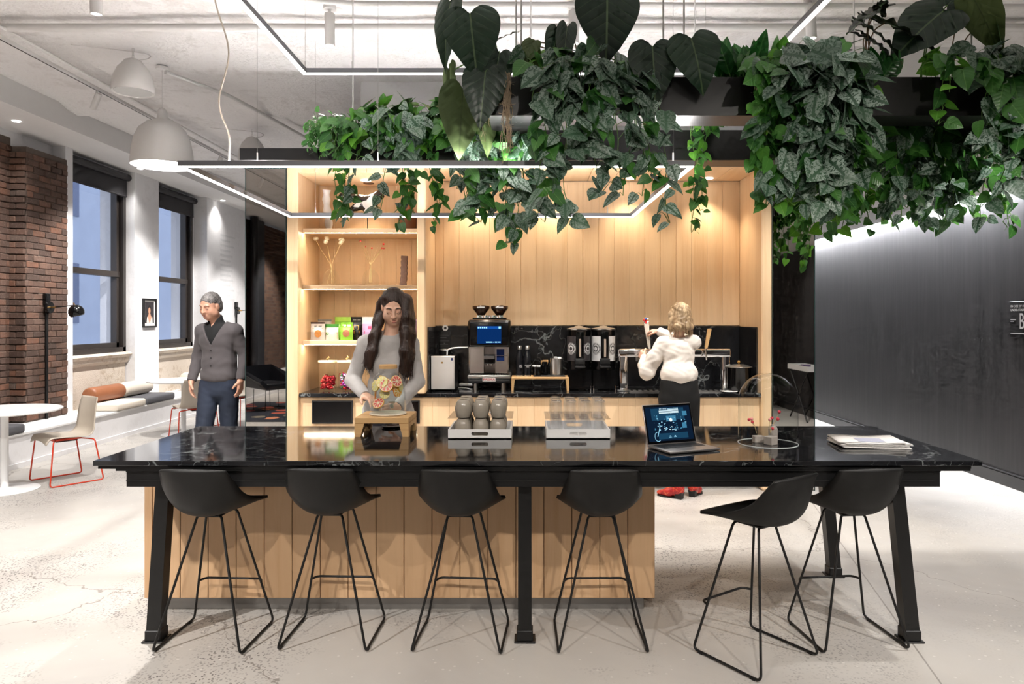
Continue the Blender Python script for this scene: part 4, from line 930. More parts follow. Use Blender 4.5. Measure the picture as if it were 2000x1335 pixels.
for k in range(24): g.box(-hw + .02 + k * .0158, -hw + .028 + k * .0158, .0, .15, .152, .156)
g = g.build('drip_grate', MAT['chrome'], cm); g['kind'] = 'stuff'
MB().rbox(-hw + .002, hw - .002, -.006, .38, .07, .116, .014, 2).build('base_housing', MAT['matte_black'], cm, smooth=40)
b = MB().rbox(-.064, .064, -.014, -.006, .088, .128, .003, 1).build('badge', plain('silver_badge', srgb(214, 210, 206), .3, .4), cm)
text('FAEMA', .030, plain('badge_red', srgb(176, 40, 44), .5), b, (0, -.0145, .108), name='badge_lettering', sx=1.25)
for x in (-.135, .135):
    for y in (.04, .33): MB().cyl((x, y, 0), .02, 0, .072, 18).build('foot', MAT['steel'], cm, smooth=40)
tp = MB().rbox(-.165, .165, .06, .37, .688, .706, .006, 2).build('top_tray', MAT['gloss_black'], cm, smooth=40)
for k in range(4): MB().lathe([(0, 0), (.04, 0), (.036, .022), (0, .025)], (-.11 + k * .073, .14, .706), 20).build('saucer_stack', MAT['chrome'], tp, smooth=40)
for x in (-.092, .092):
    h = MB().lathe([(.035, 0), (.045, .02), (.080, .062), (.086, .072), (.086, .092), (.082, .096), (0, .096)], (x, .22, .725), 26).build('bean_hopper', plain('smoked_hopper', srgb(70, 46, 34), .12, 0, Transmission_Weight=.25), cm, smooth=40)
    MB().box(x - .035, x + .04, .132, .136, .80, .813).build('hopper_label', MAT['print_white'], h)
    MB().lathe([(0, 0), (.07, 0), (.07, .004), (0, .005)], (x, .22, .822), 26).build('hopper_lid', MAT['chrome'], h)
# cable tangle and power strip
tag(MB().cbox(-.70, -.52, 7.2, 7.24, CZ + .02, CZ + .045, .004).build('power_strip', MAT['white']), 'white power strip between the fridge and the coffee machine', 'power strip')
tag(MB().tube(spline([(-.70, 7.15, CZ + .006), (-.62, 7.05, CZ + .012), (-.55, 7.0, CZ + .006), (-.5, 7.12, CZ + .02), (-.46, 7.2, CZ + .006)], 6), .006, 8).build('mains_cable', MAT['white'], smooth=60), 'white power cord curling under the coffee machine', 'cord')
# oak riser with bottles and canisters
riser('counter_riser', 'low oak riser on the worktop carrying bottles and canisters', U(999, 6.9), U(1111, 6.9), 6.88, 7.12, CZ, .135, MAT['oak'], .022, .03)
Z = CZ + .135
for k, (px, words_, dx) in enumerate(((1015, 'OAT\nMILK', .01), (1030, 'ALMOND\nMILK', .004))):
    b = thing('milk_bottle', ['black milk bottle lettered OAT MILK', 'black milk bottle lettered ALMOND MILK'][k], 'bottle', (U(px, 6.98), 6.97, Z), 0, 'black milk bottles on the oak riser')
    MB().lathe([(0, .012), (.0365, .012), (.0365, .155), (.034, .18), (.024, .225), (.0175, .25), (.0175, .268), (0, .268)], n=26).build('bottle_body', plain('satin_black_bottle', srgb(16, 17, 22), .28), b, smooth=40)
    MB().lathe([(0, 0), (.0365, 0), (.0372, .012), (.0372, .014), (0, .014)], n=26).build('bottle_base', MAT['steel'], b, smooth=40)
    MB().lathe([(0, .262), (.021, .262), (.021, .292), (.019, .297), (0, .297)], n=22).build('bottle_cap', MAT['steel'], b, smooth=40)
    text(words_, .0145, MAT['print_white'], b, (dx, -.038, .10))
ty = tag(MB().rbox(U(1042, 6.95), U(1104, 6.95), 6.905, 7.09, Z, Z + .010, .004, 1).build('canister_tray', MAT['matte_black']), 'thin black tray under the canisters on the riser', 'tray')
def cup(name, label, px, y, r, h, mat, cat, lid=None, fill=None):
    c_ = thing(name, label, cat, (U(px, y), y, Z + .010))
    MB().lathe([(0, 0), (r * .97, 0), (r, .006), (r, h), (r - .003, h), (r - .004, .01), (0, .008)], n=28).build('cup_wall', mat, c_, smooth=40)
    if fill: 
        for k in range(fill[1]): MB().cbox(-.018, .018, -.002, .002, 0, .05, .0005).xf(Matrix.Translation((rs.uniform(-r * .6, r * .6), rs.uniform(-r * .6, r * .6), h - .035)) @ Matrix.Rotation(rs.uniform(0, 3), 4, 'Z') @ Matrix.Rotation(rs.uniform(-.4, .4), 4, 'X')).build('packet', fill[0], c_)
    return c_
cup('sugar_cup', 'short black cup of white sugar packets on the riser tray', 1049, 6.96, .042, .085, MAT['gloss_black'], 'cup', fill=(MAT['white'], 7))
cup('stirrer_cup', 'tall black cup of wooden stirrers on the riser tray', 1064, 7.04, .034, .13, MAT['gloss_black'], 'cup', fill=(MAT['oak'], 8))
cup('steel_canister', 'brushed steel canister on the riser tray', 1087, 6.99, .064, .165, MAT['steel'], 'canister', fill=(MAT['white'], 6))
# coffee urns
for k, (px, pm, lab) in enumerate(((1131, plain('charcoal_wrap', srgb(52, 48, 50), .5), 'tall black coffee urn with a charcoal wrap and white ring logo'), (1179, plain('white_wrap', srgb(222, 221, 219), .5), 'tall black coffee urn with a white wrap and black ring logo'))):
    u = thing('coffee_urn', lab, 'coffee urn', (U(px, 7.0), 7.03, CZ), 0, 'coffee urns on the worktop'); r = .113
    MB().box(-r, r, -.12, .13, .02, .20).box(-.10, .10, -.15, -.12, .02, .035).build('stand', MAT['gloss_black'], u)
    MB().cyl((0, 0, 0), r, .20, .585, 40).build('vessel', MAT['gloss_black'], u, smooth=40)
    MB().lathe([(r + .001, .285), (r + .0025, .285), (r + .0025, .525), (r + .001, .525), (r + .001, .285)], n=48).build('wrap', pm, u, smooth=40)
    MB().lathe([(0, .585), (r, .585), (r + .004, .59), (r + .004, .60), (.05, .612), (.03, .625), (0, .63)], n=36).build('lid', MAT['gloss_black' if k == 2 else 'steel'], u, smooth=40)
    MB().rbox(-.038, .038, -.16, -.10, .215, .575, .012, 2).build('tap_column', MAT['gloss_black'], u, smooth=40)
    MB().box(-.010, .010, -.163, -.160, .33, .50).build('sight_glass', plain('sight_glass', srgb(176, 160, 144), .25), u)
    tp = MB().rbox(-.048, .048, -.178, -.11, .255, .315, .01, 2).rbox(-.05, .05, -.20, -.15, .222, .246, .008, 2).build('tap', MAT['matte_black'], u, smooth=40)
    ink = MAT['print_white'] if k == 0 else MAT['matte_black']
    for a0 in (-.80, .80):
        m = MB()
        for (ri, ro) in ((.018, .026), (.040, .046), (.051, .0535)):
            n = 40
            for q in range(n):
                c4 = []
                for (rr, qq) in ((ri, q), (ro, q), (ro, q + 1), (ri, q + 1)):
                    uu = rr * math.cos(2 * PI * qq / n); vv = rr * 1.05 * math.sin(2 * PI * qq / n)
                    th = -PI / 2 + a0 + uu / r; c4.append(((r + .0032) * math.cos(th), (r + .0032) * math.sin(th), .405 + vv))
                m.add(c4, [(0, 1, 2, 3)])
        for q in range(22):
            if q % 11 in (0, 10): continue
            aq = 2 * PI * q / 22; uu, vv = .033 * math.cos(aq), .033 * math.sin(aq)
            th = -PI / 2 + a0 + uu / r; p0 = Vector(((r + .0032) * math.cos(th), (r + .0032) * math.sin(th), .405 + vv)); tv = Vector((-math.sin(th), math.cos(th), 0)) * .0022; up = Vector((0, 0, .0034))
            m.add([p0 - tv - up, p0 + tv - up, p0 + tv + up, p0 - tv + up], [(0, 1, 2, 3)])
        m.build('ring_logo', ink, u, fix=False)
    for sx in (-1, 1): MB().tube([(sx * .105, -.14, .0), (sx * .105, -.14, .05)], .008, 8).build('foot', MAT['chrome'], u)
# chrome tap tower
tw = thing('tap_tower', 'chrome bridge-shaped drinks tap tower on the worktop', 'tap tower', (U(1317, 6.95), 6.95, CZ))
W2 = .495
arch = fillet([(-W2, 0, .02), (-W2, 0, .365), (W2, 0, .365), (W2, 0, .02)], .012, 3)
for k_, (a_, b_) in enumerate((((-W2, 0, 0), (-W2, 0, .40)), ((W2, 0, 0), (W2, 0, .40)))): MB().rbox(a_[0] - .043, a_[0] + .043, -.045, .045, .012, .40, .018, 3).build('column', MAT['chrome'], tw, smooth=40)
MB().rbox(-W2 - .05, W2 + .05, -.048, .048, .32, .405, .02, 3).build('bridge', MAT['chrome'], tw, smooth=40)
for sx in (-1, 1): MB().rbox(sx * W2 - .065, sx * W2 + .065, -.065, .065, 0, .014, .005, 2).build('foot_plate', MAT['chrome'], tw, smooth=40)
MB().box(-.45, .60, -.16, -.06, 0, .012).build('drip_pan', MAT['steel'], tw)
m = MB()
for k in range(20): m.box(-.44 + k * .052, -.44 + k * .052 + .02, -.155, -.065, .012, .015)
m = m.build('drip_grid', MAT['chrome'], tw); m['kind'] = 'stuff'
for px, mat_, top in ((1265, plain('white_handle', srgb(226, 220, 208), .4), True), (1374, MAT['oak'], False)):
    x = U(px, 6.95) - tw.location.x
    tpz = thing('tap', None, None, (x, -.045, .36)); tpz.parent = tw
    MB().tube([(0, 0, 0), (0, -.05, 0)], .014, 12).tube(fillet([(0, -.05, .012), (0, -.06, -.02), (0, -.075, -.06)], .01, 3), .009, 10).tube([(0, -.05, .0), (0, -.05, .05)], .009, 10).build('faucet', MAT['chrome'], tpz, smooth=40)
    hh = .19 if not top else .245; tl = .035 if not top else -.03
    rings = [[(tl * z / hh + q * .018 * s_ * (1 if not top else .8 + .5 * z / hh), -.05 + .012 * q2, .05 + z) for q, q2 in ((-1, -1), (1, -1), (1, 1), (-1, 1))] for z, s_ in ((0, .55), (.02, .75), (hh * .9, 1), (hh, .9))]
    h = MB().loft(rings).build('tap_handle', mat_, tpz)
    if top:
        for k in range(7):
            MB().sphere((tl + .022 * math.cos(k * .9) * (k > 0), -.05 + .01 * math.sin(k * 2), .05 + hh + .02 + .02 * math.sin(k * .9) * (k > 0)), .012, 8, 6).build('handle_flower', plain('flower_%d' % k, [srgb(206, 40, 44), srgb(230, 230, 226), srgb(70, 100, 180), srgb(214, 60, 54), srgb(236, 200, 180), srgb(206, 40, 44), srgb(240, 240, 240)][k], .4), h)
# stock pot
k = thing('soup_kettle', 'black soup kettle with a steel lid beside the tap tower', 'pot', (U(1443, 6.86), 6.86, CZ))
MB().lathe([(0, 0), (.095, 0), (.108, .01), (.112, .03), (.112, .22), (.118, .228), (.112, .234), (0, .234)], n=36).build('kettle_body', MAT['gloss_black'], k, smooth=40)
l = MB().lathe([(.125, .232), (.124, .238), (.06, .256), (0, .262)], n=36).build('lid', MAT['steel'], k, smooth=40)
MB().sphere((0, 0, .282), (.018, .018, .014), 12, 8).cyl((0, 0, 0), .007, .26, .275, 10).build('knob', MAT['brass'], l, smooth=60)
d = thing('spoon_rest', 'small white dish in front of the soup kettle', 'dish', (U(1425, 6.76), 6.76, CZ))
MB().lathe([(0, 0), (.05, 0), (.075, .012), (.07, .014), (.045, .006), (0, .006)], n=28).build('dish', MAT['white'], d, smooth=40)
# ------------------------------------------------------------------ shelf decor
S1, S2, S3 = 2.4475, 1.913, 1.388
m = MB(); P = spline([(U(643, 7.1), 7.1, S1), (U(641, 7.1), 7.1, S1 + .15), (U(637, 7.1), 7.11, S1 + .3), (U(638, 7.1), 7.1, S1 + .42)], 6)
m.tube(P, [.035 - .006 * math.sin(k * 1.3) for k in range(len(P))], 14)
o = m.build('driftwood_stick', plain('bleached_driftwood', srgb(232, 228, 222), .8, var=.08, scale=20), smooth=60); tag(o, 'pale bleached driftwood stick standing on the top shelf', 'driftwood')
b = thing('stoneware_bottle', 'brown stoneware bottle on the top shelf beside the pilaster', 'vase', (U(796, 7.05), 7.05, S1))
MB().lathe([(0, 0), (.085, 0), (.09, .01), (.09, .15), (.08, .185), (.052, .205), (.045, .22), (.045, .265), (.05, .27), (.048, .278), (.038, .278), (.038, .25)], n=32).build('vessel', plain('brown_stoneware', srgb(134, 88, 58), .55, var=.12, scale=12), b, smooth=40)
tag(MB().tube(spline([(U(787, 7.0), 7.0, S2), (U(789, 7), 7.0, S2 + .10), (U(789, 7), 7.01, S2 + .2), (U(790, 7), 7.0, S2 + .295)], 5), [.034 + .003 * math.sin(k * 2.3) for k in range(16)], 9, flat=.6).build('bark_piece', plain('dark_bark', srgb(88, 68, 60), .9, var=.35, scale=40), smooth=25), 'upright piece of dark bark on the middle shelf', 'bark')
for k, (px, lab, fl) in enumerate(((647, 'round clear glass vase with cream dried flowers on the middle shelf', 0), (724, 'round clear glass vase with red-tipped dried twigs on the middle shelf', 1))):
    g = thing('glass_vase', lab, 'vase', (U(px, 7.0), 7.0, S2)); r = .085 if k == 0 else .083
    MB().lathe([(0, .003), (r * .7, .003), (r * .96, .02), (r, .05), (r * .96, .085), (r * .78, .125), (r * .4, .155), (.014, .168), (.012, .20), (.016, .205)], n=36).build('vase_glass', MAT['glass'], g, smooth=50)
    if fl == 0:
        cream = plain('cream_dried_bloom', srgb(250, 238, 212), .8, var=.08, scale=120)
        for (dx, dz, rr) in ((-.155, .46, .032), (-.05, .46, .030), (-.045, .43, .03), (.095, .45, .034), (.10, .42, .028)):
            MB().tube(spline([(0, 0, .02), (dx * .05, .0, .2), (dx * .55, 0, .33), (dx, 0, dz)], 5), .0022, 5).build('stem', stemm, g)
            for q in range(3):
                mm = MB().sphere((dx + rs.uniform(-.012, .012), rs.uniform(-.01, .01), dz + rs.uniform(-.006, .012)), (rr * .7, rr * .7, rr * .5), 10, 6); mm.v = [(x + rs.uniform(-.004, .004), y + rs.uniform(-.004, .004), z + rs.uniform(-.004, .004)) for x, y, z in mm.v]; mm.build('bloom', cream, g, smooth=70)
        for a_ in range(5): MB().tube([(0, 0, .17), (.05 * math.cos(a_ * 1.3), .04 * math.sin(a_ * 1.3), .015)], .0018, 5).build('stem', stemm, g)
    else:
        for (dx, dz, hd) in ((-.10, .44, .010), (-.05, .385, .006), (.012, .37, .009), (.125, .41, .011), (.11, .37, .009), (.13, .368, .008), (.07, .395, .0)):
            MB().tube(spline([(dx * -.12, 0, .03), (0, 0, .19), (dx * .45, .005, .29), (dx, 0, dz)], 5), .0022, 5).build('stem', stemm, g)
            if hd: MB().sphere((dx, 0, dz), hd, 9, 6).build('red_tip', plain('red_berry', srgb(206, 52, 50), .5), g, smooth=70)
bs = thing('bone_sculpture', 'black and white bone-like sculpture on a thin rod and dark plinth, top shelf', 'sculpture', (U(718, 7.0), 7.0, S1))
MB().cbox(-.105, .105, -.05, .05, 0, .022, .002).build('plinth', plain('dark_wood_plinth', srgb(58, 46, 40), .6), bs); MB().tube([(0, 0, .02), (-.004, 0, .16)], .004, 8).build('rod', MAT['black_metal'], bs)

def bag(label, px, y, z, w, h, cols, band=None, oval=None, tilt=0.0, rz=0.0, blocks=(), pillow=.035, face=None):
    t = thing('snack_bag', label, 'snack bag', (U(px, y), y, z), rz, 'snack bags on the lowest shelf')
    n, q = 8, 10; vs = []
    def surf(s):
        o_ = []
        for j in range(q + 1):
            v_ = j / q
            for i_ in range(n + 1):
                u_ = i_ / n * 2 - 1
                b_ = pillow * (1 - abs(u_) ** 2.4) * (math.sin(PI * min(1, v_ * 1.25 + .12) ** .8) ** .6 if v_ < .9 else .12 * (1 - v_))
                if v_ == 0: b_ = pillow * .9 * (1 - abs(u_) ** 3)
                o_.append((u_ * w / 2 * (1 - .05 * math.sin(v_ * PI)), s * b_ + .004 * math.sin(u_ * 9 + v_ * 5) * (v_ > .75), v_ * h))
        return o_
    A_, B_ = surf(-1), surf(1)
    def faces(o_, flip=False): return [(o_ + j * (n + 1) + i_, o_ + j * (n + 1) + i_ + 1, o_ + (j + 1) * (n + 1) + i_ + 1, o_ + (j + 1) * (n + 1) + i_) for j in range(q) for i_ in range(n)]
    m = MB().add(A_ + B_, faces(0) + faces((q + 1) * (n + 1)))
    k_ = 0
    for jj in range(2):
        for j in range(q):
            for i_ in range(n):
                v_ = (j + .5) / q; m.mi[k_] = 1 if v_ > (1 - (band or 0)) else 0; k_ += 1
    N1 = (q + 1) * (n + 1)
    m.add([m.v[i_] for i_ in range(n + 1)] + [m.v[N1 + i_] for i_ in range(n + 1)], [(i_, i_ + 1, n + 1 + i_ + 1, n + 1 + i_) for i_ in range(n)])
    for s_ in (0, n): m.add([m.v[j * (n + 1) + s_] for j in range(q + 1)] + [m.v[N1 + j * (n + 1) + s_] for j in range(q + 1)], [(j, j + 1, q + 1 + j + 1, q + 1 + j) for j in range(q)])
    b_ = m.build('pouch', cols, t, smooth=50); b_.rotation_euler = (tilt, 0, 0)
    if oval:
        ox, oz, rx, rz_, mt = oval
        def fr(x, zz): 
            u_ = x / (w / 2); v_ = zz / h; bb = pillow * (1 - abs(u_) ** 2.4) * math.sin(PI * min(1, v_ * 1.25 + .12) ** .8) ** .6
            return (x, -bb - .002, zz)
        mm = MB(); N_ = 20
        ringp = [fr(ox + rx * math.cos(2 * PI * a_ / N_), oz + rz_ * math.sin(2 * PI * a_ / N_)) for a_ in range(N_)]
        mm.add([fr(ox, oz)] + ringp, [(0, 1 + a_, 1 + (a_ + 1) % N_) for a_ in range(N_)])
        mm.build('window', mt, b_, smooth=60, fix=False)
    for (x0, x1, z0, z1, mt) in blocks:
        mm = MB(); u_ = lambda x, zz: pillow * (1 - abs(x / (w / 2)) ** 2.4) * math.sin(PI * min(1, zz / h * 1.25 + .12) ** .8) ** .6
        mm.add([(x, -u_(x, zz) - .0015, zz) for x, zz in ((x0, z0), (x1, z0), (x1, z1), (x0, z1))], [(0, 1, 2, 3)]); mm.build('print', mt, b_, fix=False)
    return t
P_ = lambda n, c_, r=.4, **k: plain('bag_' + n, c_, r, **k)
brown, cream_, green, dgreen, blk, lil, mag, nut, wht, yel = P_('brown', srgb(66, 46, 38)), P_('silver', srgb(214, 206, 198), .3), P_('green', srgb(134, 196, 60)), P_('dark_green', srgb(60, 130, 52)), P_('black', srgb(30, 28, 26), .3, var=.4, scale=30), P_('lilac', srgb(190, 164, 206)), P_('magenta', srgb(206, 60, 110)), P_('nuts', srgb(190, 128, 62), .7, var=.4, scale=80), P_('white', srgb(240, 238, 236)), P_('lime', srgb(190, 214, 60))
grey_p = P_('grey', srgb(140, 136, 132))
bag('cream snack bag with dark top and an oval nut window, endmost on the shelf', 620.5, 6.93, S3, .135, .175, [cream_, brown], .14, (.008, .062, .032, .036, nut), 0, .1, [(-.04, .04, .125, .14, grey_p), (-.05, .05, .112, .116, nut)])
bag('grey snack bag standing behind the cream one', 634, 7.08, S3, .14, .20, [cream_, grey_p], .10, None, 0, -.1)
bag('clear trail-mix bag with a slanting green top', 648, 6.95, S3, .14, .155, [P_('clear', srgb(204, 204, 192), .25, var=.15, scale=50), dgreen], .22, None, 0, -.15, [(-.055, .06, .01, .075, nut), (-.05, -.02, .05, .075, dgreen)])
bag('bright green snack bag with a round window, in front', 677, 6.94, S3, .125, .172, [green, green], .12, (.0, .066, .034, .036, P_('cookie', srgb(150, 92, 60), .6, var=.3, scale=60)), 0, .05, [(-.04, .04, .13, .15, wht)])
bag('bright green snack bag standing behind the others', 670, 7.1, S3, .165, .225, [green, P_('pale_green', srgb(176, 222, 90))], .25, None, 0, .0)
bag('black and gold snack bag', 697, 7.05, S3, .12, .225, [blk, blk], .08, None, 0, .05, [(-.03, .02, .10, .14, P_('gold', srgb(206, 156, 60), .35)), (-.025, .03, .06, .09, P_('gold2', srgb(196, 140, 54), .35)), (-.04, .04, .19, .20, grey_p)])
bag('lilac and white snack bag with pink print beside the woman', 723, 7.0, S3, .16, .225, [lil, wht], .28, None, 0, -.05, [(-.05, .05, .03, .085, mag), (-.015, .018, .105, .135, mag)])
bag('white and lime snack bag peeking out beside the pilaster', 803, 7.0, S3, .11, .205, [lil, lil], .0, None, 0, .1)
bag('lime green snack bag behind the woman, next to the pilaster', 799, 6.92, S3, .10, .195, [yel, wht], .15, None, 0, 0, [(-.03, .03, .04, .12, wht)])
# candy jars
for k, (px, lab) in enumerate(((640.5, 'glass jar of red wrapped sweets on the worktop'), (678, 'glass jar of purple and pink wrapped sweets on the worktop'))):
    j = thing('candy_jar', lab, 'jar', (U(px, 6.92), 6.92, CZ)); r = .083
    MB().lathe([(0, .006), (r * .5, .006), (r * .55, .012), (r * .9, .02), (r, .045), (r, .275), (r - .002, .275)], n=36).build('jar_glass', MAT['glass'], j, smooth=50)
    l = MB().lathe([(0, .276), (r + .012, .276), (r + .012, .292), (r + .008, .294), (0, .294)], n=36).build('lid', plain('pale_wood_lid', srgb(244, 226, 196), .6), j, smooth=40)
    MB().tube(spline([(0, 0, .294), (-.012, 0, .31), (.012, 0, .32), (.0, .0, .335)], 4), .004, 6).tube([(.0, 0, .31), (.02, 0, .325)], .003, 6).build('knob', stemm, l)
    cc = [[srgb(190, 36, 44), srgb(150, 24, 34), srgb(214, 70, 66)], [srgb(150, 60, 150), srgb(214, 90, 140), srgb(230, 214, 236), srgb(60, 120, 70), srgb(200, 40, 50)]][k]
    cmats = [plain('sweet_wrapper_%d%d' % (k, q), c_, .25) for q, c_ in enumerate(cc)]; rr = random.Random(5 + k); protos = {}
    for q in range(110):
        a_ = rr.uniform(0, 2 * PI); rad = (r - .02) * math.sqrt(rr.random()); z = .03 + rr.random() * (.105 if k == 0 else .13)
        mi = rr.randrange(len(cmats))
        if mi not in protos:
            m = MB().sphere((0, 0, 0), (.012, .011, .016), 7, 5); m.loft([[(.003, 0, .014), (-.003, .002, .014), (0, -.003, .014)], [(.010, .004, .026), (-.010, .006, .026), (0, -.009, .026)]]); protos[mi] = (m.build('sweet', cmats[mi], None, smooth=60)); o = protos[mi]
        else: o = dup(protos[mi])
        o.location = (U(px, 6.92) + rad * math.cos(a_), 6.92 + rad * math.sin(a_), CZ + z); o.rotation_euler = (rr.uniform(0, 6), rr.uniform(0, 6), rr.uniform(0, 6))
        tag(o, ['red wrapped sweet in the first candy jar', 'purple or pink wrapped sweet in the second candy jar'][k], 'sweet', ['sweets in the red candy jar', 'sweets in the purple candy jar'][k])
# ------------------------------------------------------------------ window side: tables, chairs, cushions, lamps
def round_table(label, x, y):
    t = thing('cafe_table', label, 'table', (x, y, 0), 0, 'round white cafe tables')
    MB().lathe([(0, .728), (.44, .728), (.462, .738), (.462, .748), (.456, .752), (0, .752)], n=56).build('table_top', MAT['white'], t, smooth=40)
    MB().cyl((0, 0, 0), .032, .02, .728, 20).build('post', MAT['white'], t, smooth=40)
    MB().lathe([(0, 0), (.28, 0), (.282, .006), (.27, .012), (.06, .022), (.034, .03), (0, .03)], n=48).build('base', MAT['white'], t, smooth=40)
round_table('round white cafe table at the edge of the frame, by the dark bench cushion', -4.88, 6.67)
round_table('round white cafe table further back, behind the walking man', -4.77, 9.9)
shellm = plain('beige_chair_shell', srgb(196, 186, 172), .4, var=.03); red = plain('orange_red_steel', srgb(206, 66, 40), .35, .2)
def make_chair():
    s = thing('side_chair', 'x', 'chair', (0, 0, 0), 0, 'beige shell chairs with orange frames')
    prof = spline([(0, .235, .425), (0, .20, .447), (0, .10, .445), (0, 0, .435), (0, -.10, .432), (0, -.165, .445), (0, -.20, .49), (0, -.212, .56), (0, -.222, .66), (0, -.236, .75), (0, -.25, .81)], 4)
    hwp = spline([(0, 0, .19), (0, 0, .215), (0, 0, .225), (0, 0, .225), (0, 0, .222), (0, 0, .218), (0, 0, .212), (0, 0, .205), (0, 0, .198), (0, 0, .19), (0, 0, .175)], 4)
    n = len(prof); q = 12; vs = []
    for i_, (P, hh) in enumerate(zip(prof, hwp)):
        u = i_ / (n - 1)
        for k in range(q + 1):
            v = -1 + 2 * k / q; a2 = abs(v) ** 2.2; lift = .02 * (1 - abs(u - .3) / .35) if abs(u - .3) < .35 else 0
            drop = -.035 * a2 * max(0, 1 - u / .10)
            vs.append((hh.z * v, P.y + (.03 * a2 if u > .5 else .03 * a2 * max(0, (u - .35) / .15)), P.z + lift * a2 + drop))
    fs = [(i_ * (q + 1) + k, i_ * (q + 1) + k + 1, (i_ + 1) * (q + 1) + k + 1, (i_ + 1) * (q + 1) + k) for i_ in range(n - 1) for k in range(q)]
    solidify(MB().add(vs, fs).build('seat_shell', shellm, s, smooth=50), .010, 0)
    r = .0068
    for sx in (-1, 1):
        MB().tube(fillet([(sx * .06, .11, .415), (sx * .225, .185, .418), (sx * .255, .225, r), (sx * .255, -.245, r), (sx * .225, -.175, .41), (sx * .06, -.10, .415)], .03, 5), r, 8).build('sled_frame', red, s, smooth=50)
    MB().cbox(-.07, .07, -.12, .13, .405, .425, .004).build('seat_plate', red, s); MB().cbox(-.05, .05, -.09, .10, .39, .405, .004).build('tilt_mechanism', MAT['matte_black'], s)
    return s
ch0 = make_chair()
for k, (x, y, r, lb) in enumerate(((-4.57, 7.07, 143, 'beige chair with orange sled legs at the nearer round table'), (-4.40, 9.42, 40, 'beige chair with orange legs just behind the walking man\'s arm'), (-4.36, 10.75, 158, 'beige chair with orange legs furthest back, beyond the man'))):
    o = ch0 if k == 0 else copy_tree(ch0); place(o, (x, y, 0), math.radians(r), lb)
# cushions
fab = lambda n, c_, r=.9: plain(n, c_, r, var=.08, scale=200)
def pad(label, y0, y1, mat, h=.10, x0=-5.93, x1=-5.415):
    m = MB().rbox(x0, x1, y0, y1, .3705, .3705 + h, .03, 4)
    return tag(m.build('seat_cushion', mat, smooth=60), label, 'cushion')
grey_f, cream_f = fab('charcoal_felt', srgb(92, 92, 96)), fab('cream_wool', srgb(226, 216, 202))
pad('charcoal seat cushion on the bench at the edge of the frame', 6.75, 7.72, grey_f)
pad('cream seat cushion on the bench under the first window', 9.44, 10.15, cream_f)
pad('charcoal seat cushion on the bench next to the cream one', 10.17, 10.98, grey_f)
pad('pale seat cushion on the bench behind the second table', 12.2, 13.0, cream_f)
def bolster(label, y0, y1, mat, x=-5.81, r=.105, z=.47):
    n = 12; pr_ = [(0, 0), (r * .8, 0), (r * .97, .02), (r, .05), (r, y1 - y0 - .05), (r * .97, y1 - y0 - .02), (r * .8, y1 - y0), (0, y1 - y0)]
    m = MB().lathe(pr_, n=24).xf(Matrix.Translation((x, y0, z + r)) @ Matrix.Rotation(-PI / 2, 4, 'X'))
    tag(m.build('bolster', mat, smooth=50), label, 'cushion', 'round bolsters on the bench')
bolster('tan leather bolster lying on the bench under the first window', 9.46, 10.18, plain('tan_leather', srgb(150, 94, 62), .45, var=.1))
bolster('cream fabric bolster lying behind the tan leather one', 10.19, 10.92, cream_f)
bolster('cream fabric bolster lying on the bench behind the second table', 12.1, 12.9, cream_f)
# swing-arm sconces with a conduit
def sconce(label, x, y, z, reach, dy):
    t = thing('wall_sconce', label, 'lamp', (x, y, z))
    MB().cbox(0, .04, -.045, .045, .03, .17, .005).build('switch_box', MAT['gloss_black'], t)
    MB().lathe([(0, 0), (.075, 0), (.07, .03), (0, .035)], n=28).xf(Matrix.Translation((.04, 0, 0)) @ Matrix.Rotation(PI / 2, 4, 'Y')).build('wall_plate', MAT['gloss_black'], t, smooth=40)
    MB().tube([(.07, 0, 0), (.13, dy * .12, .0)], .011, 10).build('arm_joint', MAT['brass'], t, smooth=40)
    a_ = MB().tube([(.13, dy * .12, 0), (reach, dy, .03)], .006, 8).build('arm', MAT['black_metal'], t, smooth=40)
    s_ = thing('lamp_head', None, None, (reach, dy, -.05)); s_.parent = t; s_.rotation_euler = (.15, -.2, 0)
    R = .088; pr_ = [(.012, .085), (R * .55, .07), (R * .86, .04), (R, 0), (R * .93, -.035), (R * .8, -.055)]
    solidify(MB().lathe([(0, .088)] + pr_, n=30).build('shade', MAT['gloss_black'], s_, smooth=60), .003, -1)
    MB().lathe([(0, -.045), (R * .80, -.045)], n=24).build('lamp_disc', emit('sconce_glow', (1, .93, .82), 10), s_)
    MB().tube([(0, 0, .08), (0, 0, .11)], .008, 8).build('swivel', MAT['brass'], s_)
    MB().tube([(.02, 0, .02), (.02, 0, .375 - z)], .017, 10).build('conduit', MAT['black_metal'], t, smooth=40)
    return t
sconce('black globe-headed swing-arm sconce on the brick pier', -5.90, 8.74, 1.73, .40, -.03)
sconce('black swing-arm sconce on the white wall beyond the man', -5.855, 14.3, 1.75, .35, .1)
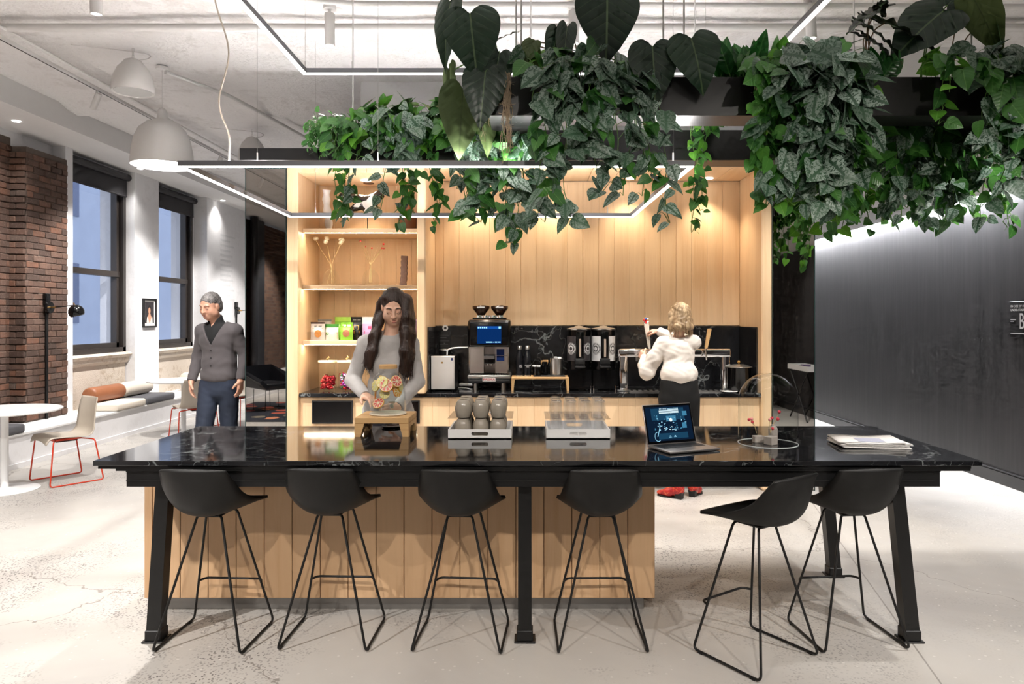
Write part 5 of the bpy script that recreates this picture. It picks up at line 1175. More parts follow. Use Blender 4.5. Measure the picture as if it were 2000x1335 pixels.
# framed portrait
pf_ = thing('framed_portrait', 'small black-framed portrait on the white pier between the windows', 'picture', (-5.94, 11.2, 1.68), PI / 2)
for nm_, b_ in (('frame', (-.19, .19, -.03, 0, -.225, -.20)), ('frame', (-.19, .19, -.03, 0, .20, .225)), ('frame', (-.19, -.165, -.03, 0, -.20, .20)), ('frame', (.165, .19, -.03, 0, -.20, .20))): MB().box(*b_).build(nm_, MAT['matte_black'], pf_)
MB().box(-.165, .165, -.012, -.004, -.20, .20).build('mat_board', plain('mat_board', srgb(228, 226, 222), .8), pf_)
MB().box(-.13, .13, -.014, -.012, -.155, .175).build('print', plain('dark_print', srgb(44, 40, 44), .6), pf_)
sk = plain('portrait_skin', srgb(196, 146, 118), .7); 
def disc(cx_, cz_, rx_, rz_, y_, mat_, nm_): MB().add([(cx_, y_, cz_)] + [(cx_ + rx_ * math.cos(2 * PI * k / 20), y_, cz_ + rz_ * math.sin(2 * PI * k / 20)) for k in range(20)], [(0, 1 + k, 1 + (k + 1) % 20) for k in range(20)]).build(nm_, mat_, pf_, fix=False)
disc(-.005, .05, .05, .075, -.0143, plain('portrait_hair', srgb(24, 20, 20), .7), 'portrait_hair'); disc(-.008, .035, .034, .05, -.0146, sk, 'portrait_face')
MB().add([(-.02, -.0145, .0), (.012, -.0145, .0), (.06, -.0145, -.075), (.04, -.0145, -.15), (-.05, -.0145, -.15), (-.07, -.0145, -.075)], [(0, 1, 2, 3, 4, 5)]).build('portrait_shoulders', sk, pf_, fix=False)
MB().add([(-.075, -.0147, -.06), (-.06, -.0147, -.06), (-.012, -.0147, -.145), (.0, -.0147, -.155), (-.09, -.0147, -.155)], [(0, 1, 2, 3, 4)]).add([(.075, -.0147, -.06), (.06, -.0147, -.06), (.01, -.0147, -.145), (.0, -.0147, -.155), (.09, -.0147, -.155)], [(0, 1, 2, 3, 4)]).build('portrait_dress', plain('portrait_dress', srgb(212, 206, 200), .8), pf_, fix=False)
# things seen in the mirrors: armchair on a rug, tray table by the black wall
tag(MB().cbox(-5.2, -3.3, -.3, 2.25, 0, .012, .004).build('floor_rug', MAT['rug']), 'dark floral rug under the black armchair, seen in the smoked mirror', 'rug')
ac = thing('lounge_chair', 'black faceted lounge chair on wire legs, seen in the smoked mirror', 'chair', (-4.62, .7, .012), math.radians(-60))
m = MB(); leather = plain('black_leather', srgb(22, 24, 30), .35)
A_ = [(-.40, -.34, .72), (.40, -.34, .72), (.44, .36, .50), (.30, .40, .36), (-.30, .40, .36), (-.44, .36, .50), (-.28, -.28, .40), (.28, -.28, .40)]
m.add(A_, [(0, 1, 7, 6), (6, 7, 3, 4), (0, 6, 4, 5), (1, 2, 3, 7)])
solidify(m.build('shell', leather, ac), .07, -1)
MB().rbox(-.29, .29, -.24, .38, .40, .47, .03, 3).build('seat_cushion', leather, ac, smooth=50)
for sx in (-1, 1):
    for y in (-.22, .0, .30): MB().tube([(sx * .26, y, .36), (sx * .27, y, .0)], .006, 6).build('leg', MAT['black_metal'], ac)
    MB().tube([(sx * .27, -.22, .008), (sx * .27, .30, .008)], .006, 6).build('floor_rail', MAT['black_metal'], ac)
tt = thing('tray_table', 'white folding tray table against the black wall, seen in the right mirror', 'table', (4.38, 1.98, 0), PI / 2)
MB().box(-.42, .42, -.14, .14, .78, .79).box(-.42, .42, -.14, -.13, .79, .86).box(-.42, .42, .13, .14, .79, .86).box(-.42, -.41, -.13, .13, .79, .86).box(.41, .42, -.13, .13, .79, .86).build('tray', MAT['white'], tt)
for sy in (-1, 1):
    for s_ in (-1, 1): MB().tube([(s_ * -.36, sy * .12, .0), (s_ * .36, sy * .12, .78)], .012, 8).build('leg', MAT['black_metal'], tt)
for k in range(4):
    tag(MB().cbox(4.30 + .0 * k, 4.42, 1.66 + k * .15, 1.77 + k * .15, .7905, .83 + .02 * (k % 3), .003).build('booklet', plain('booklet_%d' % k, [srgb(60, 160, 80), srgb(40, 40, 44), srgb(120, 100, 140), srgb(206, 206, 200)][k], .6)), ['green booklet on the white tray table', 'black booklet on the white tray table', 'mauve booklet on the white tray table', 'pale booklet on the white tray table'][k], 'booklet')
# wayfinding sign on the black wall
sg = thing('wall_sign', 'black wayfinding sign with a large white letter B on the black wall', 'sign', (4.545, 6.62, 1.585), -PI / 2)
MB().cbox(-.14, .28, -.012, .014, -.17, .17, .002).build('plate', plain('sign_black', srgb(26, 25, 26), .4), sg)
sg.rotation_euler = (0, 0, -PI / 2)
text('IN CASE OF FIRE', .030, MAT['print_white'], sg, (-.125, -.0135, .125), align='LEFT'); text('UNDER STAIRWAY', .030, MAT['print_white'], sg, (-.125, -.0135, .09), align='LEFT')
text('B', .21, MAT['print_white'], sg, (.03, -.0135, -.02), sx=.62); 
MB().box(-.125, -.05, -.0136, -.012, -.002, .006).box(-.125, -.08, -.0136, -.012, -.018, -.012).box(-.125, .27, -.0136, -.012, -.130, -.122).build('sign_rules', MAT['print_white'], sg)
wl = thing('wall_lettering', 'faint grey lines of lettering on the white wall above the far sconce', 'lettering', (-5.859, 14.0, 2.55))
lm = plain('pale_grey_lettering', srgb(220, 220, 221), .8, var=0)
m = MB()
for k in range(14): m.box(0, .0006, -.38, .30 - .25 * abs(math.sin(k * 1.7)), .62 - k * .095, .655 - k * .095)
m = m.build('text_lines', lm, wl); m['kind'] = 'stuff'
# ------------------------------------------------------------------ people: smooth-blended volumes turned into one continuous mesh each
class Vol:
    def __init__(s, lo, hi, h):
        s.lo = np.array(lo, np.float32); s.h = h; s.n = [int(math.ceil((b - a) / h)) + 1 for a, b in zip(lo, hi)]
        s.D = np.full(s.n, 1.0, np.float32)
    def _blk(s, lo, hi):
        i0 = [max(0, int((a - l) / s.h)) for a, l in zip(lo, s.lo)]; i1 = [min(n, int((b - l) / s.h) + 2) for b, l, n in zip(hi, s.lo, s.n)]
        if any(a >= b for a, b in zip(i0, i1)): return None
        sl = tuple(slice(a, b) for a, b in zip(i0, i1))
        ax = [s.lo[k] + s.h * np.arange(i0[k], i1[k], dtype=np.float32) for k in range(3)]
        return sl, ax[0][:, None, None], ax[1][None, :, None], ax[2][None, None, :]
    def _mix(s, sl, d, k, cut=False):
        a = s.D[sl]
        if cut:
            d = -d
            if k: hh = np.maximum(k - np.abs(a - d), 0) / k; s.D[sl] = np.maximum(a, d) + hh * hh * k * .25
            else: s.D[sl] = np.maximum(a, d)
        else:
            if k: hh = np.maximum(k - np.abs(a - d), 0) / k; s.D[sl] = np.minimum(a, d) - hh * hh * k * .25
            else: s.D[sl] = np.minimum(a, d)
    def cap(s, a, b, ra, rb=None, k=.02, cut=False, sq=1.0):
        rb = ra if rb is None else rb; m = max(ra, rb) + k + 3 * s.h
        B = s._blk([min(x, y) - m for x, y in zip(a, b)], [max(x, y) + m for x, y in zip(a, b)])
        if B is None: return s
        sl, X, Y, Z = B; d = [b[i] - a[i] for i in range(3)]; L = sum(x * x for x in d) + 1e-9
        t = np.clip(((X - a[0]) * d[0] + (Y - a[1]) * d[1] + (Z - a[2]) * d[2]) / L, 0, 1)
        s._mix(sl, np.sqrt((X - a[0] - t * d[0]) ** 2 + (Y - a[1] - t * d[1]) ** 2 + (Z - a[2] - t * d[2]) ** 2) - (ra + (rb - ra) * t), k, cut); return s
    def ell(s, c, r, k=.02, cut=False, M=None):
        m = max(r) + k + 3 * s.h; B = s._blk([x - m for x in c], [x + m for x in c])
        if B is None: return s
        sl, X, Y, Z = B; X = X - c[0]; Y = Y - c[1]; Z = Z - c[2]
        if M is not None: X, Y, Z = (M[0][0] * X + M[1][0] * Y + M[2][0] * Z, M[0][1] * X + M[1][1] * Y + M[2][1] * Z, M[0][2] * X + M[1][2] * Y + M[2][2] * Z)
        k0 = np.sqrt((X / r[0]) ** 2 + (Y / r[1]) ** 2 + (Z / r[2]) ** 2); k1 = np.sqrt((X / r[0] ** 2) ** 2 + (Y / r[1] ** 2) ** 2 + (Z / r[2] ** 2) ** 2) + 1e-6
        s._mix(sl, k0 * (k0 - 1) / k1, k, cut); return s
    def fn(s, f, k=0.0, cut=True):
        sl, X, Y, Z = s._blk(s.lo, s.lo + s.h * np.array(s.n)); s._mix(sl, np.broadcast_to(f(X, Y, Z), s.D.shape).astype(np.float32), k, cut); return s
    def wrinkle(s, amp, sc):
        sl, X, Y, Z = s._blk(s.lo, s.lo + s.h * np.array(s.n))
        s.D = s.D + amp * (np.sin(X * sc + 2.1 * np.sin(Z * sc * .7)) * np.sin(Z * sc * 1.3 + 1.7 * np.sin(Y * sc + X * sc * .5))); return s
    def mesh(s):
        D = s.D; D[0], D[-1], D[:, 0], D[:, -1], D[:, :, 0], D[:, :, -1] = 1, 1, 1, 1, 1, 1
        ins = D < 0; c = ins.astype(np.int8)
        S = sum(c[i:c.shape[0] - 1 + i, j:c.shape[1] - 1 + j, k:c.shape[2] - 1 + k] for i in (0, 1) for j in (0, 1) for k in (0, 1))
        act = (S > 0) & (S < 8); I = np.argwhere(act); idx = np.full(act.shape, -1, np.int64); idx[act] = np.arange(len(I))
        off = np.array([(i, j, k) for i in (0, 1) for j in (0, 1) for k in (0, 1)]); val = np.stack([D[I[:, 0] + o[0], I[:, 1] + o[1], I[:, 2] + o[2]] for o in off], 1)
        P = np.zeros((len(I), 3)); W = np.zeros(len(I))
        for a in range(8):
            for b in range(a + 1, 8):
                if np.abs(off[a] - off[b]).sum() != 1: continue
                va, vb = val[:, a], val[:, b]; m = (va < 0) != (vb < 0); t = np.where(m, va / np.where(m, va - vb, 1), 0)
                P += m[:, None] * (off[a] + t[:, None] * (off[b] - off[a])); W += m
        Vx = s.lo + s.h * (I + P / W[:, None]); Q = []
        for ax in range(3):
            u, v = [(1, 2), (2, 0), (0, 1)][ax]
            A = np.moveaxis(ins, (ax, u, v), (0, 1, 2)); ID = np.moveaxis(idx, (ax, u, v), (0, 1, 2))
            ch = A[:-1, 1:-1, 1:-1] != A[1:, 1:-1, 1:-1]; E = np.argwhere(ch); i, j, k = E[:, 0], E[:, 1] + 1, E[:, 2] + 1
            q = np.stack([ID[i, j - 1, k - 1], ID[i, j, k - 1], ID[i, j, k], ID[i, j - 1, k]], 1); fl = ~A[i, j, k]; q[fl] = q[fl][:, ::-1]; Q.append(q)
        return Vx, np.concatenate(Q)
    def build(s, name, mats, parent, paint=None, smooth=1):
        Vx, Q = s.mesh()
        for _ in range(smooth):   # one relaxation step takes out the grid steps
            acc = np.zeros_like(Vx); cnt = np.zeros(len(Vx))
            for a in range(4):
                b = (a + 1) % 4; np.add.at(acc, Q[:, a], Vx[Q[:, b]]); np.add.at(cnt, Q[:, a], 1); np.add.at(acc, Q[:, b], Vx[Q[:, a]]); np.add.at(cnt, Q[:, b], 1)
            Vx = Vx * .5 + .5 * acc / np.maximum(cnt, 1)[:, None]
        me = bpy.data.meshes.new(name); me.from_pydata(Vx.tolist(), [], Q.tolist())
        for m in (mats if isinstance(mats, list) else [mats]): me.materials.append(m)
        if paint is not None: me.polygons.foreach_set('material_index', paint(Vx[Q].mean(1)).astype(np.int32))
        me.polygons.foreach_set('use_smooth', [True] * len(me.polygons)); me.update()
        o = bpy.data.objects.new(name, me); COL.objects.link(o); o.parent = parent; return o
def frame(f, u):
    f = Vector(f).normalized(); r = Vector(u).cross(f).normalized(); u = f.cross(r); return r, f, u
def head(v, C, fr, k=1.0, male=False, ears=(-1, 1)):
    r, f, u = fr; C = Vector(C); P = lambda x, y, z: C + (r * x + f * y + u * z) * k; M = [list(r), list(f), list(u)]; M = [[M[j][i] for j in range(3)] for i in range(3)]
    E = lambda x, y, z, R, kk=.02, cut=False: v.ell(P(x, y, z), [q * k for q in R], kk * k, cut, M)
    E(0, -.012, .035, (.073, .092, .083)); E(0, .035, -.03, (.060 if not male else .064, .058, .082), .03)
    E(0, .052, -.088, (.028 if not male else .034, .030, .026), .03)
    for s in (-1, 1):
        E(s * .038, .052, -.03, (.026, .026, .026), .025); E(s * .052, .02, -.06, (.02 if not male else .026, .035, .03), .03)
        E(s * .033, .086, .006, (.019, .014, .012), .010, True); E(s * .032, .074, .003, (.0145, .0145, .0130), .003)
        v.cap(P(s * .016, .086, .027), P(s * .046, .076, .026), .006 * k, .006 * k, .012 * k)
        if s in ears: E(s * .075, -.006, -.008, (.009, .021, .031), .006)
        E(s * .0105, .098, -.030, (.0085, .010, .0075), .006)
    v.cap(P(0, .087, .016), P(0, .108, -.026), .0075 * k, .0105 * k, .012 * k); E(0, .105, -.027, (.010, .011, .009), .006)
    v.cap(P(-.019, .085, -.059), P(.019, .085, -.059), .0062 * k, .0062 * k, .008 * k); v.cap(P(-.015, .086, -.069), P(.015, .086, -.069), .0072 * k, .0072 * k, .006 * k)
    return P
def hand(v, w, d, n, side, curl=.5, k=1.0, grip=0.0):
    # w wrist, d direction of the fingers, n direction the palm faces, side +1/-1 puts the thumb
    d = Vector(d).normalized(); n = Vector(n); n = (n - d * n.dot(d)).normalized(); s = d.cross(n) * side; w = Vector(w)
    for j in range(4):
        b = w + d * (.075 * k) + s * ((-.028 + .0187 * j) * k); v.cap(w + s * ((-.016 + .011 * j) * k), b, .015 * k, .0125 * k, .014 * k)
        L = [.066, .078, .074, .056][3 - j] * k * 1.05; a1 = curl * .9; p = b
        for q, (fr_, aa) in enumerate(((.45, a1 * .8), (.32, a1 * 1.9), (.23, a1 * 2.7))):
            e = p + (d * math.cos(aa) + n * math.sin(aa)) * (L * fr_); v.cap(p, e, (.0092 - .0008 * q) * k, (.0086 - .0009 * q) * k, .003 * k); p = e
    t0 = w + d * (.022 * k) + s * (.030 * k); t1 = t0 + (d * .6 + s * .65 + n * .35).normalized() * (.038 * k); t2 = t1 + (d * .85 + s * .15 + n * .5).normalized() * (.032 * k)
    v.cap(w + d * .012 * k, t0, .016 * k, .014 * k, .012 * k); v.cap(t0, t1, .0135 * k, .0105 * k, .008 * k); v.cap(t1, t2, .0105 * k, .0085 * k, .004 * k)
def chain(v, pts, rs_, k=.02, **kw):
    for a, b, ra, rb in zip(pts[:-1], pts[1:], rs_[:-1], rs_[1:]): v.cap(a, b, ra, rb, k, **kw)
def skin_mat(name, c):
    a = NT(name); p = a.o('TexCoord', 3); n = a.noise(p, 18.0, 3.0); cc = a.mix(n, tuple(x * .92 for x in c[:3]) + (1,), tuple(min(1, x * 1.06) for x in c[:3]) + (1,))
    return a.end(a.bsdf(cc, .48, 0.0, Subsurface_Weight=.08, Subsurface_Radius=(.012, .005, .003)))
def hair_mat(name, c1, c2, sc=(120, 120, 6)):
    a = NT(name); p = a.o('TexCoord', 3); n = a.noise(a.mapping(p, sc), 1.0, 3.0, .6); n2 = a.noise(a.mapping(p, (30, 30, 3)), 1.0, 2.0)
    c = a.ramp(a.math('ADD', a.math('MULTIPLY', n, .6), a.math('MULTIPLY', n2, .4)), [(.35, c1), (.65, c2)])
    return a.end(a.bsdf(c, .38, 0.0, Normal=a.bump(n, .6, .01), Specular_IOR_Level=.4))
def knit(name, c, sc=260.0, b=.25):
    a = NT(name); p = a.o('TexCoord', 3); n = a.noise(a.mapping(p, (1, 1, .5)), sc, 2.0); g = a.noise(p, 7.0, 3.0)
    cc = a.mix(a.math('ADD', a.math('MULTIPLY', n, .5), a.math('MULTIPLY', g, .5)), tuple(x * .86 for x in c[:3]) + (1,), tuple(min(1, x * 1.1) for x in c[:3]) + (1,))
    return a.end(a.bsdf(cc, .9, 0.0, Normal=a.bump(n, b, .003), Sheen_Weight=.08 if max(c[:3]) > .05 else 0.0))
def strands(name, mat, parent, guides, n, spread, r=.0022, seed=1):
    rr = random.Random(seed); m = MB()
    for q in range(n):
        g = guides[q % len(guides)]; P = spline(g, 4); a = rr.uniform(0, 6.28); d = spread * math.sqrt(rr.random()); ph = rr.uniform(0, 6)
        pts = []
        for i_, p in enumerate(P):
            t = i_ / (len(P) - 1); w = d * (.55 + .45 * t)
            pts.append(p + Vector((math.cos(a) * w + .004 * math.sin(t * 7 + ph), math.sin(a) * w * .7, .0)))
        pts[-1] += Vector((rr.uniform(-.012, .012), 0, rr.uniform(-.05, .03)))
        m.tube(pts, [r * (1 - .6 * i_ / len(pts)) for i_ in range(len(pts))], 4)
    return m.build(name, mat, parent, smooth=80)
def face_paint(P0, fr, k=1.0, closed=True):
    r, f, u = [np.array(x) for x in fr]; C = np.array(P0)
    def paint(c):
        q = (c - C) / k; x, y, z = q @ r, q @ f, q @ u; o = np.zeros(len(c)); ax = np.abs(x); fr_ = y > .055
        if not closed:
            o[fr_ & (((ax - .032) / .0125) ** 2 + ((z - .001) / .0048) ** 2 < 1)] = 4; o[fr_ & (((ax - .032) / .0052) ** 2 + ((z - .001) / .0050) ** 2 < 1)] = 3
        return o
    return paint
def face_mats(n, sk, lip, brow): return [skin_mat(n + '_skin', sk), skin_mat(n + '_lips', lip), hair_mat(n + '_brows', brow, brow), plain(n + '_lashes', srgb(34, 24, 22), .6), plain(n + '_eye_white', srgb(226, 220, 214), .3)]
def brows(parent, C, fr, mat, k=1.0, lash=True, lid=-.0075, lip=None):
    r, f, u = fr
    if lip:
        P = lambda x, y, z: Vector(C) + (r * x + f * y + u * z) * k
        for nm, z0, zc, rr in (('upper_lip', -.061, -.0585, .0036), ('lower_lip', -.0665, -.0685, .0044)):
            pts = spline([P(-.0245, .0810, -.0635), P(-.012, .0902, zc), P(0, .0922, zc - .0006), P(.012, .0902, zc), P(.0245, .0810, -.0635)], 5)
            MB().tube(pts, [k * (.0006 + rr * math.sin(PI * i_ / (len(pts) - 1)) ** .7) for i_ in range(len(pts))], 8, flat=.7).build(nm, lip, parent, smooth=80)
    for sd in (-1, 1):
        P = lambda x, y, z: Vector(C) + (r * (x * sd) + f * y + u * z) * k
        pts = spline([P(.013, .0925, .027), P(.024, .0925, .0305), (P(.036, .088, .031)), P(.049, .076, .025)], 5)
        MB().tube(pts, [k * (.0012 + .0019 * math.sin(PI * (.15 + .85 * i_ / (len(pts) - 1)))) for i_ in range(len(pts))], 6, flat=.55).build('eyebrow', mat, parent, smooth=80)
        if lash:
            pts = spline([P(.0185, .0845, lid + .002), P(.026, .0885, lid - .0015), P(.035, .0885, lid - .0020), P(.0455, .0805, lid + .001)], 5)
            MB().tube(pts, [k * .0013] * len(pts), 5).build('eyelash', mat, parent, smooth=80)
def legs(v, hips, knees, ankles, R, k=.02):
    for h, kn, an in zip(hips, knees, ankles): chain(v, [h, kn, an], R, k)
def shoe(v, heel, toe, w=.042):
    h, t = Vector(heel), Vector(toe); v.cap(h + Vector((0, 0, .05)), h.lerp(t, .45) + Vector((0, 0, .045)), .042, .04, .02); v.cap(h.lerp(t, .4) + Vector((0, 0, .035)), t + Vector((0, 0, .028)), .040, .026, .02); v.cap(h + Vector((0, 0, .06)), h + Vector((0, 0, .13)), .04, .045, .02)
    v.fn(lambda X, Y, Z: Z - .004, 0.0, True)
# ---- woman in the grey sweater behind the table, facing the camera, looking down at the jar
W1 = thing('person', 'woman with long dark hair and grey sweater filling a cup at the water jar', 'person', (-.955, 4.85, 0))
FR = frame((.16, -.86, -.46), (.05, -.45, .88)); HC = Vector((.046, -.03, 1.678))
sh = [(-.150, .01, 1.425), (.150, .01, 1.425)]; el = [(-.225, -.045, 1.185), (.205, -.03, 1.175)]; wr = [(-.085, -.285, 1.105), (.115, -.255, 1.035)]
v = Vol((-.36, -.5, 0), (.36, .3, 1.84), .0048)
v.ell((0, .01, 1.33), (.135, .09, .15)).ell((0, .01, 1.12), (.115, .085, .16), .04).ell((0, .015, .95), (.150, .105, .12), .04); v.cap(sh[0], sh[1], .045, .045, .04)
v.cap((.008, .02, 1.44), HC - FR[2] * .06 - FR[1] * .02, .050, .047, .03); head(v, HC, FR, 1.0, False, (-1,))
for i_ in (0, 1): chain(v, [sh[i_], el[i_], wr[i_]], [.044, .036, .025])
hand(v, wr[0], (.55, -.62, -.12), (.1, -.2, -1), -1, .45); hand(v, wr[1], (-.45, -.75, -.10), (-.8, .3, -.2), 1, .75)
legs(v, [(-.085, .015, .92), (.085, .015, .92)], [(-.085, 0, .5), (.085, 0, .5)], [(-.085, .03, .09), (.085, .03, .09)], [.075, .05, .036]); 
for x in (-.085, .085): v.cap((x, .04, .04), (x, -.12, .03), .035, .026)
v.build('body', face_mats('woman', srgb(236, 190, 164), srgb(190, 108, 98), srgb(62, 42, 34)), W1, face_paint(HC, FR))
v = Vol((-.36, -.42, .84), (.36, .25, 1.56), .0055)
v.ell((0, .01, 1.34), (.150, .104, .155)).ell((0, .01, 1.13), (.138, .104, .17), .05).ell((0, .015, .95), (.178, .128, .16), .05).cap(sh[0], sh[1], .058, .058, .05)
for s_ in (-1, 1): v.ell((s_ * .066, -.062, 1.285), (.062, .055, .06), .05)
for i_ in (0, 1): chain(v, [sh[i_], el[i_], wr[i_]], [.058, .050, .036], .02)
v.cap((.004, .0, 1.43), (.010, .012, 1.478), .095, .074, .03); v.wrinkle(.0018, 34).wrinkle(.0010, 70); v.cap((.012, -.012, 1.528), (.012, .03, 1.61), .068, .09, .008, True); v.fn(lambda X, Y, Z: Z - .87 + 0 * X + 0 * Y, 0, True)
for i_ in (0, 1): a_, b_ = Vector(el[i_]), Vector(wr[i_]); dd = (b_ - a_).normalized(); e_ = b_ - dd * .005; v.ell(e_ + dd * .06, (.06, .06, .06), .004, True)
v.build('sweater', knit('grey_marl_knit', srgb(186, 182, 180)), W1)
v = Vol((-.24, -.2, .06), (.24, .22, 1.0), .008); v.ell((0, .015, .93), (.165, .118, .11)).ell((0, .01, .86), (.16, .115, .09), .04); legs(v, [(-.088, .015, .90), (.088, .015, .90)], [(-.088, 0, .5), (.088, 0, .5)], [(-.085, .03, .10), (.085, .03, .10)], [.092, .062, .048]); v.build('trousers', knit('dark_denim_w', srgb(40, 42, 52), 300), W1)
v = Vol((-.2, -.24, 0), (.2, .16, .2), .006); shoe(v, (-.085, .06, 0), (-.085, -.17, 0)); v.build('shoe', MAT['gloss_black'], W1)
v = Vol((-.2, -.24, 0), (.2, .16, .2), .006); shoe(v, (.085, .06, 0), (.085, -.17, 0)); v.build('shoe', MAT['gloss_black'], W1)
hm = hair_mat('dark_brown_hair', srgb(24, 15, 11), srgb(58, 37, 27))
r_, f_, u_ = FR; HP = lambda x, y, z: HC + r_ * x + f_ * y + u_ * z
v = Vol((-.30, -.30, 1.15), (.32, .22, 1.84), .005)
v.ell(HC + u_ * .038 - f_ * .022, (.082, .102, .085), .02, False, [[FR[j][i] for j in range(3)] for i in range(3)]); v.ell(HC - u_ * .01 - f_ * .055, (.082, .07, .10), .03, False, [[FR[j][i] for j in range(3)] for i in range(3)])
GL = [HP(-.070, -.045, -.01), Vector((-.050, -.040, 1.575)), Vector((-.058, -.090, 1.49)), Vector((-.070, -.128, 1.38)), Vector((-.092, -.138, 1.275))]
GR = [HP(.078, .020, .05), Vector((.128, -.085, 1.605)), Vector((.138, -.105, 1.50)), Vector((.138, -.140, 1.38)), Vector((.130, -.150, 1.245))]
chain(v, GL, [.026, .028, .028, .026, .017], .03); chain(v, GR, [.036, .036, .034, .032, .020], .03)
G2 = [HP(-.078, -.045, .02), Vector((-.070, .0, 1.57)), Vector((-.088, -.065, 1.47)), Vector((-.105, -.108, 1.36)), Vector((-.122, -.118, 1.285))]; chain(v, G2, [.024, .026, .025, .022, .013], .03)
G3 = [HP(.082, -.02, .03), Vector((.150, -.03, 1.58)), Vector((.166, -.065, 1.48)), Vector((.170, -.10, 1.36)), Vector((.155, -.12, 1.225))]; chain(v, G3, [.036, .034, .031, .027, .016], .03)
chain(v, [HP(0, -.09, .02), Vector((.04, .10, 1.52)), Vector((.03, .11, 1.36))], [.06, .06, .04], .03)
v.cap(HP(.084, -.012, .04), HP(.090, -.012, -.075), .036, .034, .03)
chain(v, [(-.060, .03, 1.70), (-.070, .03, 1.60), (-.078, 0, 1.50)], [.024, .026, .026], .03); chain(v, [(.128, .01, 1.70), (.140, .0, 1.61), (.150, -.03, 1.50)], [.034, .036, .036], .03)
HMw = [[FR[j][i] for j in range(3)] for i in range(3)]; v.ell(HC + f_ * .085 - u_ * .030 - r_ * .004, (.061, .062, .100), .010, True, HMw)
v.cap(HP(-.080, .016, -.010), HP(-.11, .02, -.02), .023, .023, .006, True)   # one ear stays free
v.wrinkle(.0007, 110); v.build('hair', hm, W1); brows(W1, HC, FR, hm, lip=skin_mat('woman_lip', srgb(196, 116, 104)))
strands('hair_strands', hm, W1, [GL[1:], G2[1:]], 90, .024, .0017, 2); strands('hair_strands', hm, W1, [GR[1:], G3[1:]], 120, .032, .0017, 3)
wcup = thing('water_cup', 'clear glass held behind the water jar by the woman', 'glass', (-.895, 4.49, 1.0))
MB().lathe([(0, .002), (.028, .002), (.034, .09), (.032, .09), (.027, .008), (0, .008)], n=24).build('cup_wall', MAT['tumbler'], wcup, smooth=40)
# ---- blonde woman at the tap tower, back to the camera
W2p = thing('person', 'blonde woman in a cream top and red boots pouring at the tap tower', 'person', (1.34, 6.40, 0))
FR2 = frame((-.42, .88, -.16), (0, .1, 1)); HC2 = Vector((.012, .05, 1.612))
sh = [(-.140, .03, 1.375), (.140, .035, 1.385)]; el = [(-.275, .065, 1.115), (.075, .265, 1.395)]; wr = [(-.265, .30, 1.235), (-.110, .375, 1.475)]
v = Vol((-.46, -.22, 0), (.32, .64, 1.78), .0055)
v.ell((0, .03, 1.28), (.128, .088, .15)).ell((0, .01, 1.08), (.112, .085, .16), .04).ell((0, 0, .92), (.155, .110, .12), .04); v.cap(sh[0], sh[1], .042, .042, .04)
v.cap((0, .03, 1.40), HC2 - FR2[2] * .06 - FR2[1] * .015, .048, .046, .03); head(v, HC2, FR2, .98)
for i_ in (0, 1): chain(v, [sh[i_], el[i_], wr[i_]], [.042, .035, .024])
hand(v, wr[0], (-.25, .75, .35), (.8, .2, -.2), -1, .8); hand(v, wr[1], (-.75, .55, .05), (-.3, .4, -.8), 1, .7)
legs(v, [(-.085, 0, .90), (.085, 0, .90)], [(-.06, .02, .49), (.115, .04, .49)], [(-.03, .0, .10), (.145, .07, .10)], [.075, .05, .036])
v.cap((-.02, -.02, .05), (-.13, .06, .035), .034, .025); v.cap((.145, .06, .05), (.215, .15, .035), .034, .025)
v.build('body', face_mats('blonde', srgb(226, 180, 156), srgb(196, 110, 102), srgb(120, 86, 58)), W2p, face_paint(HC2, FR2, .98))
v = Vol((-.42, -.22, .93), (.30, .5, 1.52), .006)
v.ell((0, .03, 1.29), (.148, .112, .165)).ell((0, .005, 1.10), (.168, .135, .13), .06).cap(sh[0], sh[1], .058, .058, .05)
chain(v, [sh[0], (-.215, .045, 1.24), el[0], (-.27, .19, 1.17), wr[0]], [.060, .066, .068, .062, .036], .03); chain(v, [sh[1], el[1], wr[1]], [.060, .060, .040], .03)
v.wrinkle(.0036, 26).wrinkle(.0022, 55); v.cap((0, .03, 1.45), (0, .05, 1.56), .068, .08, .01, True); v.ell((0, .0, .905), (.20, .17, .105), .015, True)
for i_ in (0, 1): dd = (Vector(wr[i_]) - Vector(el[i_])).normalized(); v.ell(Vector(wr[i_]) + dd * .048, (.055, .055, .055), .004, True)
v.build('blouse', knit('cream_crepe', srgb(236, 226, 216), 320, .1), W2p)
v = Vol((-.26, -.2, .08), (.30, .24, 1.06), .007); v.ell((0, 0, .93), (.172, .125, .12)).ell((0, 0, .84), (.165, .120, .10), .04); legs(v, [(-.088, -.005, .88), (.088, -.005, .88)], [(-.06, .02, .49), (.115, .04, .49)], [(-.03, .0, .14), (.145, .07, .14)], [.098, .070, .055]); v.cap((-.06, .0, 1.0), (.06, 0, 1.0), .11, .11, .03); v.build('trousers', knit('black_velvet_trousers', srgb(5, 5, 5), 300), W2p)
a = NT('red_brocade_boot'); p_ = a.o('TexCoord', 3); n_ = a.noise(p_, 40.0, 4.0, .6, 1.0); bootm = a.end(a.bsdf(a.ramp(n_, [(.40, srgb(140, 18, 26)), (.55, srgb(178, 34, 34)), (.66, srgb(196, 104, 58))]), .4))
